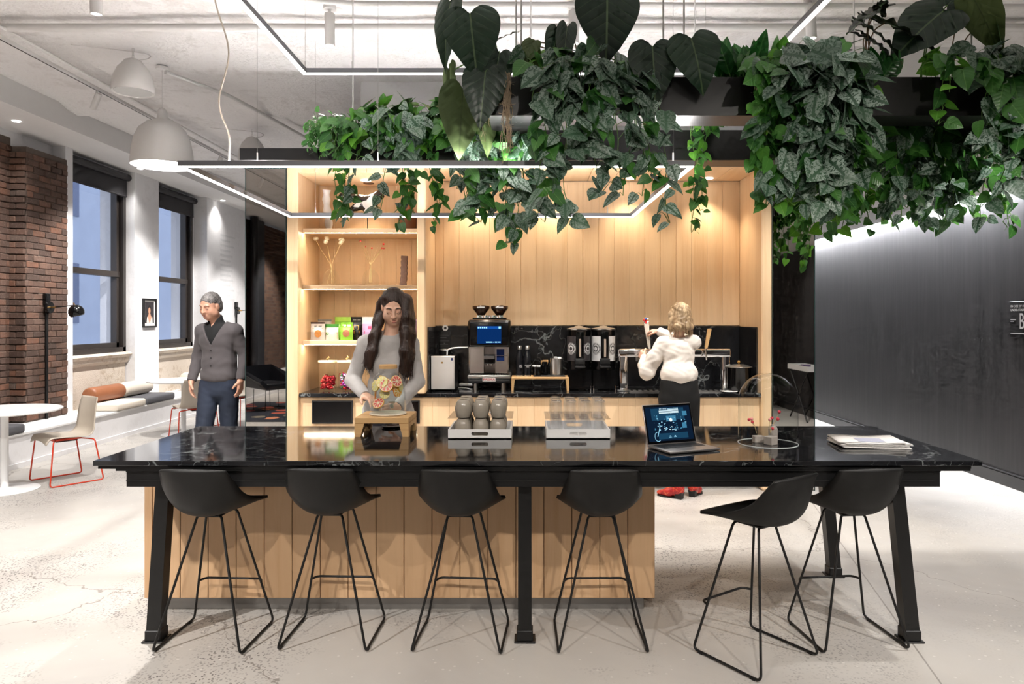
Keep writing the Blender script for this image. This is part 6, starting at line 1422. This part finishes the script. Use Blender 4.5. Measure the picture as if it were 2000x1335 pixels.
for k, (hx, hy, tx, ty) in enumerate(((-.005, -.04, -.165, .075), (.135, .045, .235, .19))):
    b_ = thing('boot', None, None); b_.parent = W2p
    v = Vol((min(hx, tx) - .08, min(hy, ty) - .08, 0), (max(hx, tx) + .08, max(hy, ty) + .08, .30), .005); h_, t_ = Vector((hx, hy, 0)), Vector((tx, ty, 0))
    v.cap(h_ + Vector((0, 0, .085)), h_ + Vector((0, 0, .25)), .042, .052, .02); v.cap(h_ + Vector((0, 0, .075)), h_.lerp(t_, .55) + Vector((0, 0, .045)), .040, .040, .02); v.cap(h_.lerp(t_, .5) + Vector((0, 0, .04)), t_ + Vector((0, 0, .030)), .038, .020, .02); v.fn(lambda X, Y, Z: Z - .012 + 0 * X + 0 * Y, 0, True)
    v.build('boot_upper', bootm, b_)
    d_ = (t_ - h_).normalized(); n2 = Vector((-d_.y, d_.x, 0)); rings = []
    for (z_, q_) in ((0, .8), (.03, .85), (.058, 1.0)): rings.append([(h_ + d_ * (-.036 * q_ + .07 * q_ * (i_ in (1, 2))) + n2 * (.034 * q_ * (1 if i_ in (2, 3) else -1)) + Vector((0, 0, z_)))[:] for i_ in range(4)])
    MB().loft(rings).build('boot_heel', MAT['matte_black'], b_)
    pr_ = [h_ + d_ * .03 - n2 * .03, h_.lerp(t_, .7) - n2 * .044, t_ + d_ * .01 - n2 * .018, t_ + d_ * .01 + n2 * .018, h_.lerp(t_, .7) + n2 * .044, h_ + d_ * .03 + n2 * .03]
    MB().prism([(q.x, q.y) for q in pr_], 'Z', 0.001, .013).build('boot_sole', MAT['matte_black'], b_)
bm_ = hair_mat('ash_blonde_hair', srgb(112, 84, 58), srgb(206, 178, 140), (70, 70, 5)); r_, f_, u_ = FR2; HM = [[FR2[j][i] for j in range(3)] for i in range(3)]
v = Vol((-.2, -.16, 1.38), (.22, .26, 1.80), .005)
v.ell(HC2 + u_ * .038 - f_ * .018, (.088, .104, .092), .02, False, HM); v.ell(HC2 - u_ * .045 - f_ * .045, (.098, .078, .10), .03, False, HM); v.ell(HC2 - u_ * .10 - f_ * .05, (.108, .075, .05), .02, False, HM)
for s_ in (-1, 1): v.cap(HC2 + r_ * (s_ * .075) + u_ * .02, HC2 + r_ * (s_ * .085) - u_ * .11 + f_ * .01, .035, .032, .02)
v.ell(HC2 + f_ * .085 - u_ * .05, (.062, .07, .10), .012, True, HM); v.wrinkle(.003, 75); v.ell(HC2 - u_ * .175 - f_ * .04, (.14, .12, .038), .008, True, HM)
v.build('hair', bm_, W2p)
gs = [[HC2 + r_ * (.085 * math.cos(a_)) - f_ * (.095 * math.sin(a_)) + u_ * .04, HC2 + r_ * (.10 * math.cos(a_)) - f_ * (.115 * math.sin(a_)) - u_ * .03, HC2 + r_ * (.106 * math.cos(a_)) - f_ * (.112 * math.sin(a_)) - u_ * .09, HC2 + r_ * (.098 * math.cos(a_)) - f_ * (.104 * math.sin(a_)) - u_ * .145] for a_ in [PI * k / 22 for k in range(-1, 24)]]
strands('hair_strands', bm_, W2p, gs, 150, .008, .0028, 4)
pg = thing('pint_glass', 'glass held under the tap by the blonde woman', 'glass', (1.34 - .30, 6.40 + .40, 1.19)); MB().lathe([(0, .002), (.026, .002), (.036, .12), (.034, .12), (.025, .008), (0, .008)], n=24).build('glass_wall', MAT['tumbler'], pg, smooth=40)
# ---- man walking past the windows
M1 = thing('person', 'grey-haired man in a charcoal cardigan and jeans walking past the mirror', 'person', (-2.985, 6.90, 0))
FR3 = frame((-.30, -.86, -.30), (-.04, -.25, .95)); HC3 = Vector((-.062, -.04, 1.716))
sh = [(-.168, .03, 1.478), (.166, -.02, 1.478)]; el = [(-.222, .06, 1.235), (.235, .04, 1.24)]; wr = [(-.235, -.06, 1.00), (.238, -.07, 1.01)]
v = Vol((-.38, -.42, 0), (.38, .40, 1.90), .0058)
v.ell((-.005, .01, 1.38), (.160, .105, .17)).ell((0, .01, 1.15), (.140, .10, .17), .04).ell((0, .01, .98), (.140, .095, .12), .04); v.cap(sh[0], sh[1], .055, .055, .04)
v.cap((-.02, .02, 1.50), HC3 - FR3[2] * .06 - FR3[1] * .02, .056, .053, .03); head(v, HC3, FR3, 1.06, True)
for i_ in (0, 1): chain(v, [sh[i_], el[i_], wr[i_]], [.052, .042, .029])
hand(v, wr[0], (.02, -.12, -1), (1, .2, 0), 1, .35, 1.1); hand(v, wr[1], (-.02, -.1, -1), (-1, .2, 0), -1, .35, 1.1)
HP3 = [(-.09, .01, .95), (.09, .01, .95)]; KN = [(-.10, -.10, .53), (.085, .03, .53)]; AN = [(-.10, -.16, .10), (.09, .24, .17)]
legs(v, HP3, KN, AN, [.085, .058, .042]); v.cap((-.10, -.14, .05), (-.12, -.31, .035), .036, .028); v.cap((.09, .25, .12), (.09, .12, .035), .036, .028)
v.build('body', face_mats('man', srgb(206, 156, 132), srgb(176, 116, 104), srgb(96, 84, 78)), M1, face_paint(HC3, FR3, 1.06))
def torso(v, g):
    v.ell((-.005, .01, 1.40), (.172 + g, .118 + g, .175 + g)).ell((0, .01, 1.17), (.155 + g, .115 + g, .20), .06).ell((0, .012, 1.04), (.165 + g, .125 + g, .10), .05).cap(sh[0], sh[1], .062 + g, .062 + g, .05)
v = Vol((-.3, -.24, .98), (.3, .24, 1.66), .006); torso(v, -.006); v.cap((-.02, .015, 1.52), (-.035, .0, 1.595), .074, .070, .02)
v.cap((-.025, .005, 1.56), (-.05, -.02, 1.68), .058, .064, .006, True); v.fn(lambda X, Y, Z: Z - 1.0 + 0 * X + 0 * Y, 0, True)
v.fn(lambda X, Y, Z: np.maximum(np.abs(X + .045) * .85 - (Z - 1.515) * .55, Y + .02), 0, True)
v.build('shirt', knit('black_shirt', srgb(18, 18, 20), 300, .1), M1)
v = Vol((-.38, -.28, .93), (.38, .26, 1.62), .006); torso(v, .010)
for i_ in (0, 1): chain(v, [sh[i_], el[i_], wr[i_]], [.063, .056, .042], .025)
v.wrinkle(.0022, 34); v.fn(lambda X, Y, Z: np.maximum(np.abs(X + .03) * .90 - (Z - 1.34) * .47, Y - .0), 0, True); v.cap((-.02, .0, 1.54), (-.02, .05, 1.66), .088, .088, .006, True)
v.fn(lambda X, Y, Z: Z - .985 + 0 * X + 0 * Y, 0, True); v.fn(lambda X, Y, Z: np.maximum(np.abs(X + .025) * .8 - (1.0 - Z) * .75, Y), 0, True)
for i_ in (0, 1): dd = (Vector(wr[i_]) - Vector(el[i_])).normalized(); v.ell(Vector(wr[i_]) - dd * .01 + dd * .058, (.065, .065, .06), .004, True)
cg = v.build('cardigan', knit('charcoal_knit', srgb(78, 73, 75), 240), M1)
for k in range(4): MB().sphere((-.026, -.118 + .004 * k - (.006 if k > 1 else 0), 1.30 - .075 * k), (.007, .004, .007), 8, 6).build('button', MAT['matte_black'], cg)
v = Vol((-.28, -.30, .07), (.28, .36, 1.10), .007); v.ell((0, .012, 1.0), (.165, .122, .12)).ell((0, .012, .90), (.165, .120, .10), .04); legs(v, HP3, KN, AN, [.100, .078, .062]); v.wrinkle(.002, 40)
dn = NT('dark_blue_denim'); p_ = dn.o('TexCoord', 3); n_ = dn.noise(p_, 6.0, 3.0); n2 = dn.noise(p_, 240.0, 2.0); v.build('jeans', dn.end(dn.bsdf(dn.mix(n_, srgb(18, 24, 36), srgb(40, 50, 70)), .85, 0.0, Normal=dn.bump(n2, .2, .002))), M1)
for (a_, b_) in (((-.10, -.12, 0), (-.13, -.36, 0)),):
    v = Vol((-.3, -.45, 0), (.3, .4, .22), .006); shoe(v, a_, b_); v.build('shoe', MAT['gloss_black'], M1)
v = Vol((-.1, -.05, 0), (.3, .45, .34), .006); v.cap((.09, .26, .16), (.09, .20, .10), .045, .042, .02); v.cap((.09, .22, .10), (.09, .10, .04), .042, .032, .02); v.build('shoe', MAT['gloss_black'], M1)
MB().lathe([(.036, -.018), (.038, -.018), (.038, .018), (.036, .018)], n=18).xf(Matrix.Translation((.237, -.055, 1.03))).build('watch', MAT['gloss_black'], M1)
gh = hair_mat('grey_short_hair', srgb(58, 54, 54), srgb(142, 138, 136), (90, 90, 90)); HM = [[FR3[j][i] for j in range(3)] for i in range(3)]; r_, f_, u_ = FR3
v = Vol((-.24, -.22, 1.60), (.12, .16, 1.90), .005)
v.ell(HC3 + u_ * .045 - f_ * .018, (.080, .103, .088), .02, False, HM); v.ell(HC3 - f_ * .05 - u_ * .01, (.083, .07, .09), .02, False, HM)
v.ell(HC3 + f_ * .092 - u_ * .044, (.072, .080, .118), .01, True, HM); v.ell(HC3 - u_ * .14, (.12, .15, .08), .01, True, HM); v.wrinkle(.002, 120); v.build('hair', gh, M1); brows(M1, HC3, FR3, gh, 1.06, True, -.004, skin_mat('man_lip', srgb(178, 120, 108)))
# ---- the bone-like sculpture on the top shelf (same volume tool)
a = NT('piebald_gloss'); p_ = a.o('TexCoord', 3); n_ = a.noise(a.mapping(p_, (1, 1, 1), (.31, .1, .22)), 11.0, 2.0, .5, .6); piebald = a.end(a.bsdf(a.ramp(n_, [(.53, srgb(22, 14, 12)), (.55, srgb(240, 236, 228))]), .2))
v = Vol((-.34, -.12, .10), (.22, .12, .44), .006)
chain(v, [(-.285, 0, .30), (-.25, 0, .345), (-.16, 0, .345), (-.05, 0, .30), (.05, 0, .30), (.12, 0, .36), (.14, 0, .39)], [.012, .026, .034, .05, .06, .045, .02], .02)
chain(v, [(-.02, 0, .26), (-.12, 0, .23), (-.20, .01, .195), (-.27, .02, .175)], [.05, .034, .02, .008], .02); chain(v, [(.02, 0, .26), (.08, 0, .20), (.10, 0, .17)], [.05, .035, .012], .02); v.cap((0, 0, .16), (.0, 0, .26), .03, .05, .03)
v.build('bone', piebald, bs)
# ------------------------------------------------------------------ plants in the hanging troughs
LM = {
 'pothos': make_leaf('pothos_leaf', srgb(74, 132, 54), srgb(32, 76, 36), srgb(110, 162, 80), 0, .28, .32),
 'lime': make_leaf('young_pothos_leaf', srgb(104, 166, 52), srgb(52, 118, 38), srgb(140, 190, 90), 0, .35, .35),
 'satin': make_leaf('satin_leaf', srgb(58, 94, 66), srgb(34, 64, 46), srgb(62, 96, 68), .85, .15, .42),
 'anth': make_leaf('dark_velvet_leaf', srgb(30, 56, 38), srgb(16, 36, 24), srgb(104, 126, 84), 0, .06, .34),
 'under': make_leaf('pale_leaf_underside', srgb(80, 98, 48), srgb(60, 78, 38), srgb(50, 64, 32), 0, .12, .6),
 'aloc': make_leaf('near_black_leaf', srgb(34, 44, 30), srgb(18, 26, 18), srgb(96, 130, 70), 0, .1, .3),
 'lily': make_leaf('glossy_spear_leaf', srgb(44, 110, 44), srgb(20, 66, 26), srgb(70, 130, 60), 0, .2, .18),
 'button': make_leaf('tiny_leaf', srgb(70, 120, 56), srgb(36, 80, 36), srgb(90, 140, 70), 0, .25, .4),
}
STEM = plain('green_stem', srgb(90, 128, 56), .5); BSTEM = plain('brown_leaf_stalk', srgb(120, 96, 70), .6); ROOT = plain('aerial_root', srgb(176, 156, 132), .85, var=.2, scale=60)
OUT = {   # half outline from the stalk notch round to the tip, with the midrib station each point joins
 'heart': [(0, 0, 0), (.16, -.13, .01), (.36, -.10, .06), (.47, .10, .16), (.43, .36, .36), (.25, .68, .66), (.07, .91, .90), (0, 1, 1)],
 'ovate': [(0, 0, 0), (.14, -.05, .01), (.32, .03, .09), (.39, .22, .24), (.35, .46, .46), (.20, .74, .72), (.05, .93, .92), (0, 1, 1)],
 'arrow': [(0, 0, 0), (.10, -.22, .01), (.26, -.42, .02), (.34, -.30, .05), (.24, -.02, .12), (.27, .18, .28), (.17, .42, .46), (.18, .56, .60), (.07, .84, .86), (0, 1, 1)],
 'spear': [(0, 0, 0), (.07, .06, .05), (.16, .24, .24), (.17, .46, .46), (.12, .70, .70), (.05, .90, .90), (0, 1, 1)],
 'oval': [(0, 0, 0), (.26, .12, .12), (.34, .45, .45), (.20, .82, .82), (0, 1, 1)]}
def leaf_mesh(name, mat, kind, nv=2, fine=0, seed=0):
    # blade from the stalk at the origin along +y to the tip at y = 1
    P = [Vector(p) for p in OUT[kind]]
    if fine: P = spline(P, fine)
    n = len(P); vs = []
    def zz(x, y, a):
        z = -.26 * max(0, y) ** 2 * (.75 + .35 * math.sin(seed * 2.3)) + .16 * abs(x) * (1 if kind != 'spear' else 1.6) - .22 * x * x - .10 * max(0, -y) + .012 * math.sin(y * 8 + seed * 2 + x * 5) * a
        if fine: z += .010 * math.sin((y - abs(x) * .7) * 40) * a + .02 * math.sin(x * 7 + seed) * a
        if kind == 'arrow': z += .03 * math.sin(y * 26 + seed) * a
        return z
    for p in P:
        for j in range(-nv, nv + 1):
            a = abs(j) / nv; x = p.x * j / nv; y = lerp(p.z, p.y, a ** 1.2); vs.append((x, y, zz(x, y, a)))
    m = 2 * nv + 1; fs = [(i * m + j, i * m + j + 1, (i + 1) * m + j + 1, (i + 1) * m + j) for i in range(n - 1) for j in range(m - 1)]
    bm = bmesh.new(); bv = [bm.verts.new(v) for v in vs]
    for f in fs: bm.faces.new([bv[q] for q in f])
    bmesh.ops.remove_doubles(bm, verts=bm.verts, dist=1e-4)
    o = MB().bm(bm).build('leaf', mat, smooth=85, fix=False); me = o.data; bpy.data.objects.remove(o); return me
LEAF = {}
def leafset(key, mat, kind, n=4, nv=2, fine=0): LEAF[key] = [leaf_mesh(key, LM[mat], kind, nv, fine, s) for s in range(n)]
leafset('pothos', 'pothos', 'ovate'); leafset('lime', 'lime', 'heart'); leafset('satin', 'satin', 'ovate'); leafset('anth', 'anth', 'heart', 3, 4, 4); leafset('under', 'under', 'heart', 2, 4, 4)
leafset('aloc', 'aloc', 'arrow', 3, 3, 3); leafset('lily', 'lily', 'spear', 3, 1, 0); leafset('button', 'button', 'oval', 2, 1, 0)
def put_leaf(parent, key, base, tipdir, up, size, wid=1.0):
    y = Vector(tipdir).normalized(); z = Vector(up); z = z - y * z.dot(y)
    z = z.normalized() if z.length > 1e-4 else y.orthogonal().normalized(); x = y.cross(z)
    me = RL.choice(LEAF[key]); o = bpy.data.objects.new('leaf', me); COL.objects.link(o); o.parent = parent
    M = Matrix(((x.x * wid, y.x, z.x), (x.y * wid, y.y, z.y), (x.z * wid, y.z, z.z))).to_4x4(); M = Matrix.Translation(base) @ M @ Matrix.Scale(size, 4); o.matrix_local = M
    return o
RL = random.Random(21)
def plant(name, label, group, loc):
    return thing(name, label, 'plant', loc, 0, group)
def trailing(label, key, x0, x1, y, ztop, drops, n, size, mix=None, mound=8, side=-1, lean=.0, step=.075, name='trailing_plant', outw=.10, group='trailing plants in the hanging planters', rise=.16):
    """vines start in the trough, arch over its front lip (towards side) and hang down by drops=(min,max)"""
    cx = (x0 + x1) / 2; t = plant(name, label, group, (cx, y, ztop)); vine = MB(); N = 0
    def leaf(p, d, s):
        nonlocal N
        if N >= 290: return
        k = key if not mix or RL.random() > mix[1] else mix[0]
        out = Vector((RL.uniform(-.7, .7), side * RL.uniform(.25, 1.0), RL.uniform(-.1, .5)))
        pet = p + out.normalized() * s * RL.uniform(.35, .7); vine.tube([p, p.lerp(pet, .5) + Vector((0, 0, .012)), pet], .0016, 4, cap=False)
        td = Vector((out.x * .9 + RL.uniform(-.7, .7), side * RL.uniform(-.1, .8), RL.uniform(-1.15, -.15)))
        put_leaf(t, k, pet, td, Vector((RL.uniform(-1.0, 1.0), side * RL.uniform(.35, 1.0), RL.uniform(.1, 1.3))), s * RL.uniform(.75, 1.25), RL.uniform(.85, 1.1)); N += 1
    for q in range(n):
        xs = lerp(x0, x1, (q + RL.random()) / n) - cx; L = RL.uniform(*drops); p = Vector((xs, RL.uniform(-.05, .05), -.03)); yo = side * RL.uniform(.11, .13 + outw)
        pts = [p, p + Vector((RL.uniform(-.03, .03), yo * .35, RL.uniform(.05, rise)))]; a = Vector((xs + RL.uniform(-.05, .05), yo, .01)); pts.append(a); dx = RL.uniform(-.12, .12) + lean; z = 0; cur = a
        while z < L:
            z += step; cur = Vector((cur.x + dx * step + RL.uniform(-.022, .022), cur.y + RL.uniform(-.02, .02), a.z - z)); pts.append(cur)
        if L > .35 and RL.random() < .5: pts.append(cur + Vector((RL.uniform(-.05, .05), 0, .05)))
        vine.tube(spline(pts, 3), .0026, 5)
        for i_, w in enumerate(pts[1:]):
            s = size * (1.15 - .35 * max(0, i_ - 1) * step / max(.3, drops[1]))
            leaf(w, None, s)
            if RL.random() < .38: leaf(w + Vector((0, 0, RL.uniform(-.03, .03))), None, s)
    for q in range(mound):   # leaves standing above the rim
        p = Vector((lerp(x0, x1, RL.random()) - cx, RL.uniform(-.07, .07), -.02)); h = RL.uniform(.05, rise + .04); tip = p + Vector((RL.uniform(-.05, .05), RL.uniform(-.06, .04), h)); vine.tube([p, p.lerp(tip, .5) + Vector((.01, 0, 0)), tip], .0018, 4)
        if N < 295: put_leaf(t, key if not mix or RL.random() > mix[1] else mix[0], tip, (RL.uniform(-1, 1), side * RL.uniform(.0, 1), RL.uniform(-.3, .7)), (RL.uniform(-.4, .4), side * .4, 1), size * RL.uniform(.8, 1.3)); N += 1
    v_ = vine.build('vine', STEM, t, smooth=80); return t
ZT = 2.945   # rim of the troughs
# front trough
trailing('silver satin vine cascading in front of the light frame, above the glass trays', 'satin', .0, .50, 4.05, ZT, (.30, .86), 10, .128, ('pothos', .25), 7, outw=.05)
trailing('low silver satin vine hanging deepest through the lower light frame, tips at the panelling', 'satin', -.40, .0, 4.60, ZT, (.50, .84), 11, .118, ('pothos', .42), 0, outw=.05)
trailing('sparse silver satin strand with loose tips hanging near the second downlight', 'satin', .46, .68, 4.10, ZT, (.55, .80), 4, .108, ('pothos', .30), 0, lean=.10, outw=.02)
trailing('green pothos vine spilling over the front trough beside the big dark hearts', 'pothos', 1.24, 1.42, 4.05, ZT, (.35, .72), 11, .095, ('lime', .2), 12)
trailing('dense silver satin vine hanging in front of the far mirror', 'satin', 1.38, 1.78, 4.04, ZT, (.40, .74), 14, .135, ('pothos', .18), 16)
trailing('green pothos curtain below the front trough, between the satin vine and the black wall', 'pothos', 1.50, 1.86, 4.16, ZT, (.50, .76), 10, .10, ('lime', .2), 0, outw=.02)
trailing('short bright pothos sprays along the bare stretch of the front trough', 'lime', 2.14, 2.48, 4.04, ZT, (.02, .36), 4, .10, ('pothos', .55), 9, rise=.10)
trailing('dark satin vine at the corner of the front trough, by the wall sign', 'satin', 2.42, 2.80, 4.05, ZT, (.12, .70), 11, .125, ('pothos', .3), 8)
# side and back troughs
trailing('thick satin vine hanging under the wall-side trough, nearer the satin curtain', 'satin', 1.95, 2.38, 4.60, ZT, (.45, .74), 12, .12, ('pothos', .45), 2, outw=.14)
trailing('thick satin vine hanging under the wall-side trough, nearer the wall sign', 'satin', 2.38, 2.85, 4.62, ZT, (.45, .74), 13, .12, ('pothos', .4), 2, outw=.14)
trailing('green pothos curtain under the back trough, before the hall ceiling', 'pothos', 1.95, 2.50, 5.10, ZT, (.45, .70), 12, .10, ('lime', .35), 3)
trailing('green pothos curtain under the back trough, closest to the black wall', 'pothos', 2.45, 3.30, 5.10, ZT, (.40, .72), 15, .10, ('lime', .3), 3)
trailing('pale new pothos growth hanging lowest before the lit wall slot', 'lime', 1.85, 2.30, 5.14, ZT, (.55, .74), 8, .095, ('pothos', .5), 0)
trailing('single thin pothos vine trailing before the panelling beside the pilaster side frame', 'pothos', 1.16, 1.34, 5.17, ZT, (.45, .74), 3, .082, ('lime', .3), 3, outw=.0, step=.075)
trailing('leafy pothos mound filling the back trough above the shelves', 'pothos', -.98, -.58, 5.20, ZT, (.0, .14), 9, .105, ('lime', .2), 55, rise=.20)
trailing('leafy pothos mound filling the back trough beside the big-leaf plant', 'lime', -.60, -.22, 5.20, ZT, (.0, .14), 8, .105, ('pothos', .55), 50, rise=.20)
trailing('leafy pothos mound in the back trough over the stoneware bottle', 'pothos', -1.22, -.92, 5.22, ZT, (.0, .12), 7, .10, ('lime', .15), 45, rise=.17)
trailing('silver satin tuft in the middle of the back trough', 'satin', -.95, -.75, 5.14, ZT, (.10, .22), 5, .125, None, 7, rise=.12)
trailing('silver satin strand hanging before the brown stoneware bottle and bone sculpture', 'satin', -1.15, -.86, 5.14, ZT, (.45, .62), 3, .10, ('pothos', .2), 0, outw=.0)
trailing('green pothos strands hanging before the driftwood on the top shelf', 'pothos', -1.44, -1.20, 5.14, ZT, (.50, .66), 3, .078, ('lime', .3), 0, outw=.0, step=.075)
trailing('green pothos strands hanging before the stoneware bottle', 'pothos', -.92, -.62, 5.14, ZT, (.40, .66), 6, .08, ('lime', .2), 0, outw=.0, step=.07)
trailing('satin strands hanging from the back trough before the pilaster', 'satin', -.52, -.25, 5.14, ZT, (.35, .56), 5, .095, None, 0, outw=.0)
trailing('tiny-leaved button vine at the end of the back trough', 'button', -1.55, -1.22, 5.18, ZT, (.05, .24), 18, .040, None, 50, outw=.05, step=.028, rise=.10)
# large-leaved plants
def big(label, key, loc, leaves, name='big_leaf_plant', stalk=STEM, r=.004):
    t = plant(name, label, 'large-leaved plants in the hanging planters', loc); O = Vector(loc)
    for k, (px, py, Y, tx, ty, size, wid, up, key2) in enumerate(leaves):
        # (px, py) where the stalk meets the blade, (tx, ty) its tip, both as read from the photograph at depth Y
        b = Vector((U(px, Y), Y, V(py, Y))) - O; e = Vector((U(tx, Y - .04), Y - .04, V(ty, Y - .04))) - O
        put_leaf(t, key2 or key, b, e - b, up, (e - b).length * size, wid)
        s0 = Vector((RL.uniform(-.05, .05), RL.uniform(-.03, .03), -.02)); mid = s0.lerp(b, .55) + Vector((0, .03, .10)); MB().tube(spline([s0, mid, b], 6), r, 6).build('stalk', stalk, t, smooth=80)
    return t
FW = (0, -1, .25)
big('plant with huge dark velvety heart leaves at the end of the front trough', 'anth', (-.13, 4.12, ZT), [
    (918, 28, 3.92, 930, 140, 1.05, .98, (0, -1, .15), None), (880, 5, 4.0, 853, 128, 1.0, .50, (-.5, -1, .2), None), (948, 140, 3.95, 938, 240, 1.1, .80, (.1, -1, .2), None), (975, 105, 4.0, 962, 185, 1.1, .75, (.3, -1, .3), None),
    (905, 175, 4.25, 893, 305, 1.0, .75, (0, -1, .1), 'under'), (878, 140, 4.3, 880, 300, 1.0, .22, (-.6, -1, 0), 'under'), (962, 85, 4.1, 1003, 56, 1.2, .7, (0, -.5, 1), 'aloc'), (945, 190, 4.3, 958, 300, 1.0, .55, (.3, -1, 0), 'under')])
big('plant with a huge dark leaf hanging over the middle of the front trough', 'anth', (.33, 4.14, ZT), [
    (1186, -8, 3.95, 1186, 118, 1.0, 1.02, (0, -1, .15), None), (1090, 60, 4.1, 1075, 128, 1.1, .6, (.3, -1, .3), None), (1108, 52, 4.08, 1098, 130, 1.05, .5, (-.2, -1, .2), None), (1025, 92, 4.08, 1052, 148, 1.1, .75, (-.3, -1, .1), 'under'), (1040, 82, 4.06, 1020, 120, 1.1, .8, (0, -.6, .6), 'under')], stalk=BSTEM)
big('plant with two broad dark quilted hearts folded over the front trough', 'anth', (.78, 4.06, ZT), [
    (1274, 92, 3.90, 1284, 198, 1.02, .92, (0, -1, .1), None), (1350, 76, 3.89, 1382, 174, 1.02, 1.05, (.1, -1, .1), None)])
big('near-black arrow-leaved plant standing in the front trough', 'aloc', (1.92, 4.10, ZT), [
    (1706, 22, 4.05, 1664, 52, 1.3, 1.0, (0, -.35, 1), None), (1697, 55, 4.0, 1768, 98, 1.15, .9, (0, -.3, 1), None), (1728, 44, 4.1, 1855, 92, 1.0, .55, (0, -.4, 1), None), (1690, 72, 4.08, 1735, 100, 1.3, .9, (0, -.6, 1), None), (1716, 20, 4.12, 1720, 12, 4.0, 1.0, (0, -.4, 1), None)], stalk=BSTEM)
big('plant with one broad grey-green leaf tilting above the arrow leaves', 'anth', (2.22, 4.12, ZT), [(1842, 22, 4.1, 1748, 92, 1.08, .95, (-.2, -.8, .6), None), (1850, 10, 4.15, 1885, -25, 1.4, .8, (0, -.8, .5), None)])
big('plant with backlit olive leaves at the far end of the front trough', 'under', (2.42, 4.12, ZT), [(1900, -5, 4.1, 1965, 108, 1.05, .62, (-.4, -.6, .5), None), (1945, 40, 4.12, 1972, 108, 1.1, .7, (.5, -.5, .5), 'pothos')], stalk=BSTEM)
t = big('pothos leaves standing bright above the middle of the front trough', 'lime', (.12, 4.10, ZT), [(1086, 96, 4.05, 1032, 118, 1.15, .75, (0, -.5, 1), None), (1090, 118, 4.0, 1112, 134, 1.3, .9, (0, -.5, 1), None), (1170, 122, 4.0, 1120, 112, 1.1, .8, (0, -.6, 1), None), (1215, 120, 4.0, 1245, 138, 1.2, .8, (0, -.5, 1), None)])
t = plant('spear_leaf_plant', 'glossy upright spear-leaved plant between the quilted hearts and the vines', 'large-leaved plants in the hanging planters', (1.16, 4.10, ZT))
for q in range(34):
    a = RL.uniform(-.9, .9); b = Vector((RL.uniform(-.10, .16), RL.uniform(-.06, .06), -.02)); L = RL.uniform(.13, .25); d = Vector((a * .55, RL.uniform(-.5, .3), 1)); MB().tube([b, b + d.normalized() * .06], .003, 5).build('stalk', STEM, t); put_leaf(t, 'lily', b + d.normalized() * .05, d, (a * .3, -1, .5), L, 1.25)
t = plant('spear_leaf_plant', 'small spear-leaved sprout beside the arrow-leaved plant', 'large-leaved plants in the hanging planters', (1.98, 4.08, ZT))
for q in range(9):
    a = RL.uniform(-1, 1.3); b = Vector((RL.uniform(-.05, .05), RL.uniform(-.04, .04), -.02)); d = Vector((a * .8, RL.uniform(-.5, .2), 1)); MB().tube([b, b + d.normalized() * .06], .003, 5).build('stalk', STEM, t); put_leaf(t, 'lily', b + d.normalized() * .05, d, (a * .3, -1, .5), RL.uniform(.12, .18), 1.5)
# aerial roots
def roots(label, x, y, L, n, seed):
    rr = random.Random(seed); m = MB()
    for q in range(n):
        p = Vector((rr.uniform(-.02, .02), rr.uniform(-.015, .015), rr.uniform(-.02, .0))); pts = [p]; end = L * rr.uniform(.35, 1.0)
        z = 0
        while z < end: z += .03; p = Vector((p.x * .96 + rr.uniform(-.009, .009), p.y * .95 + rr.uniform(-.006, .006), -z)); pts.append(p)
        m.tube(pts, .0016, 4)
        for w in pts[2::2]: m.tube([w, w + Vector((rr.uniform(-.035, .035), rr.uniform(-.02, .01), rr.uniform(-.02, .012)))], .0009, 3)
    o = m.build('aerial_roots', ROOT); o.location = (x, y, ZT + .02); o['kind'] = 'stuff'; tag(o, label, 'roots')
roots('pale hairy aerial roots hanging over the front trough beside the big hearts', U(990, 3.97), 3.97, .50, 26, 1)
roots('shorter aerial roots hanging behind the big heart leaves', U(948, 4.1), 4.1, .36, 12, 2)
roots('bushy aerial roots at the corner of the front trough', U(1990, 3.97), 3.97, .42, 30, 3)
roots('small tuft of aerial roots in the green vine', U(1484, 3.97), 3.97, .18, 14, 4)
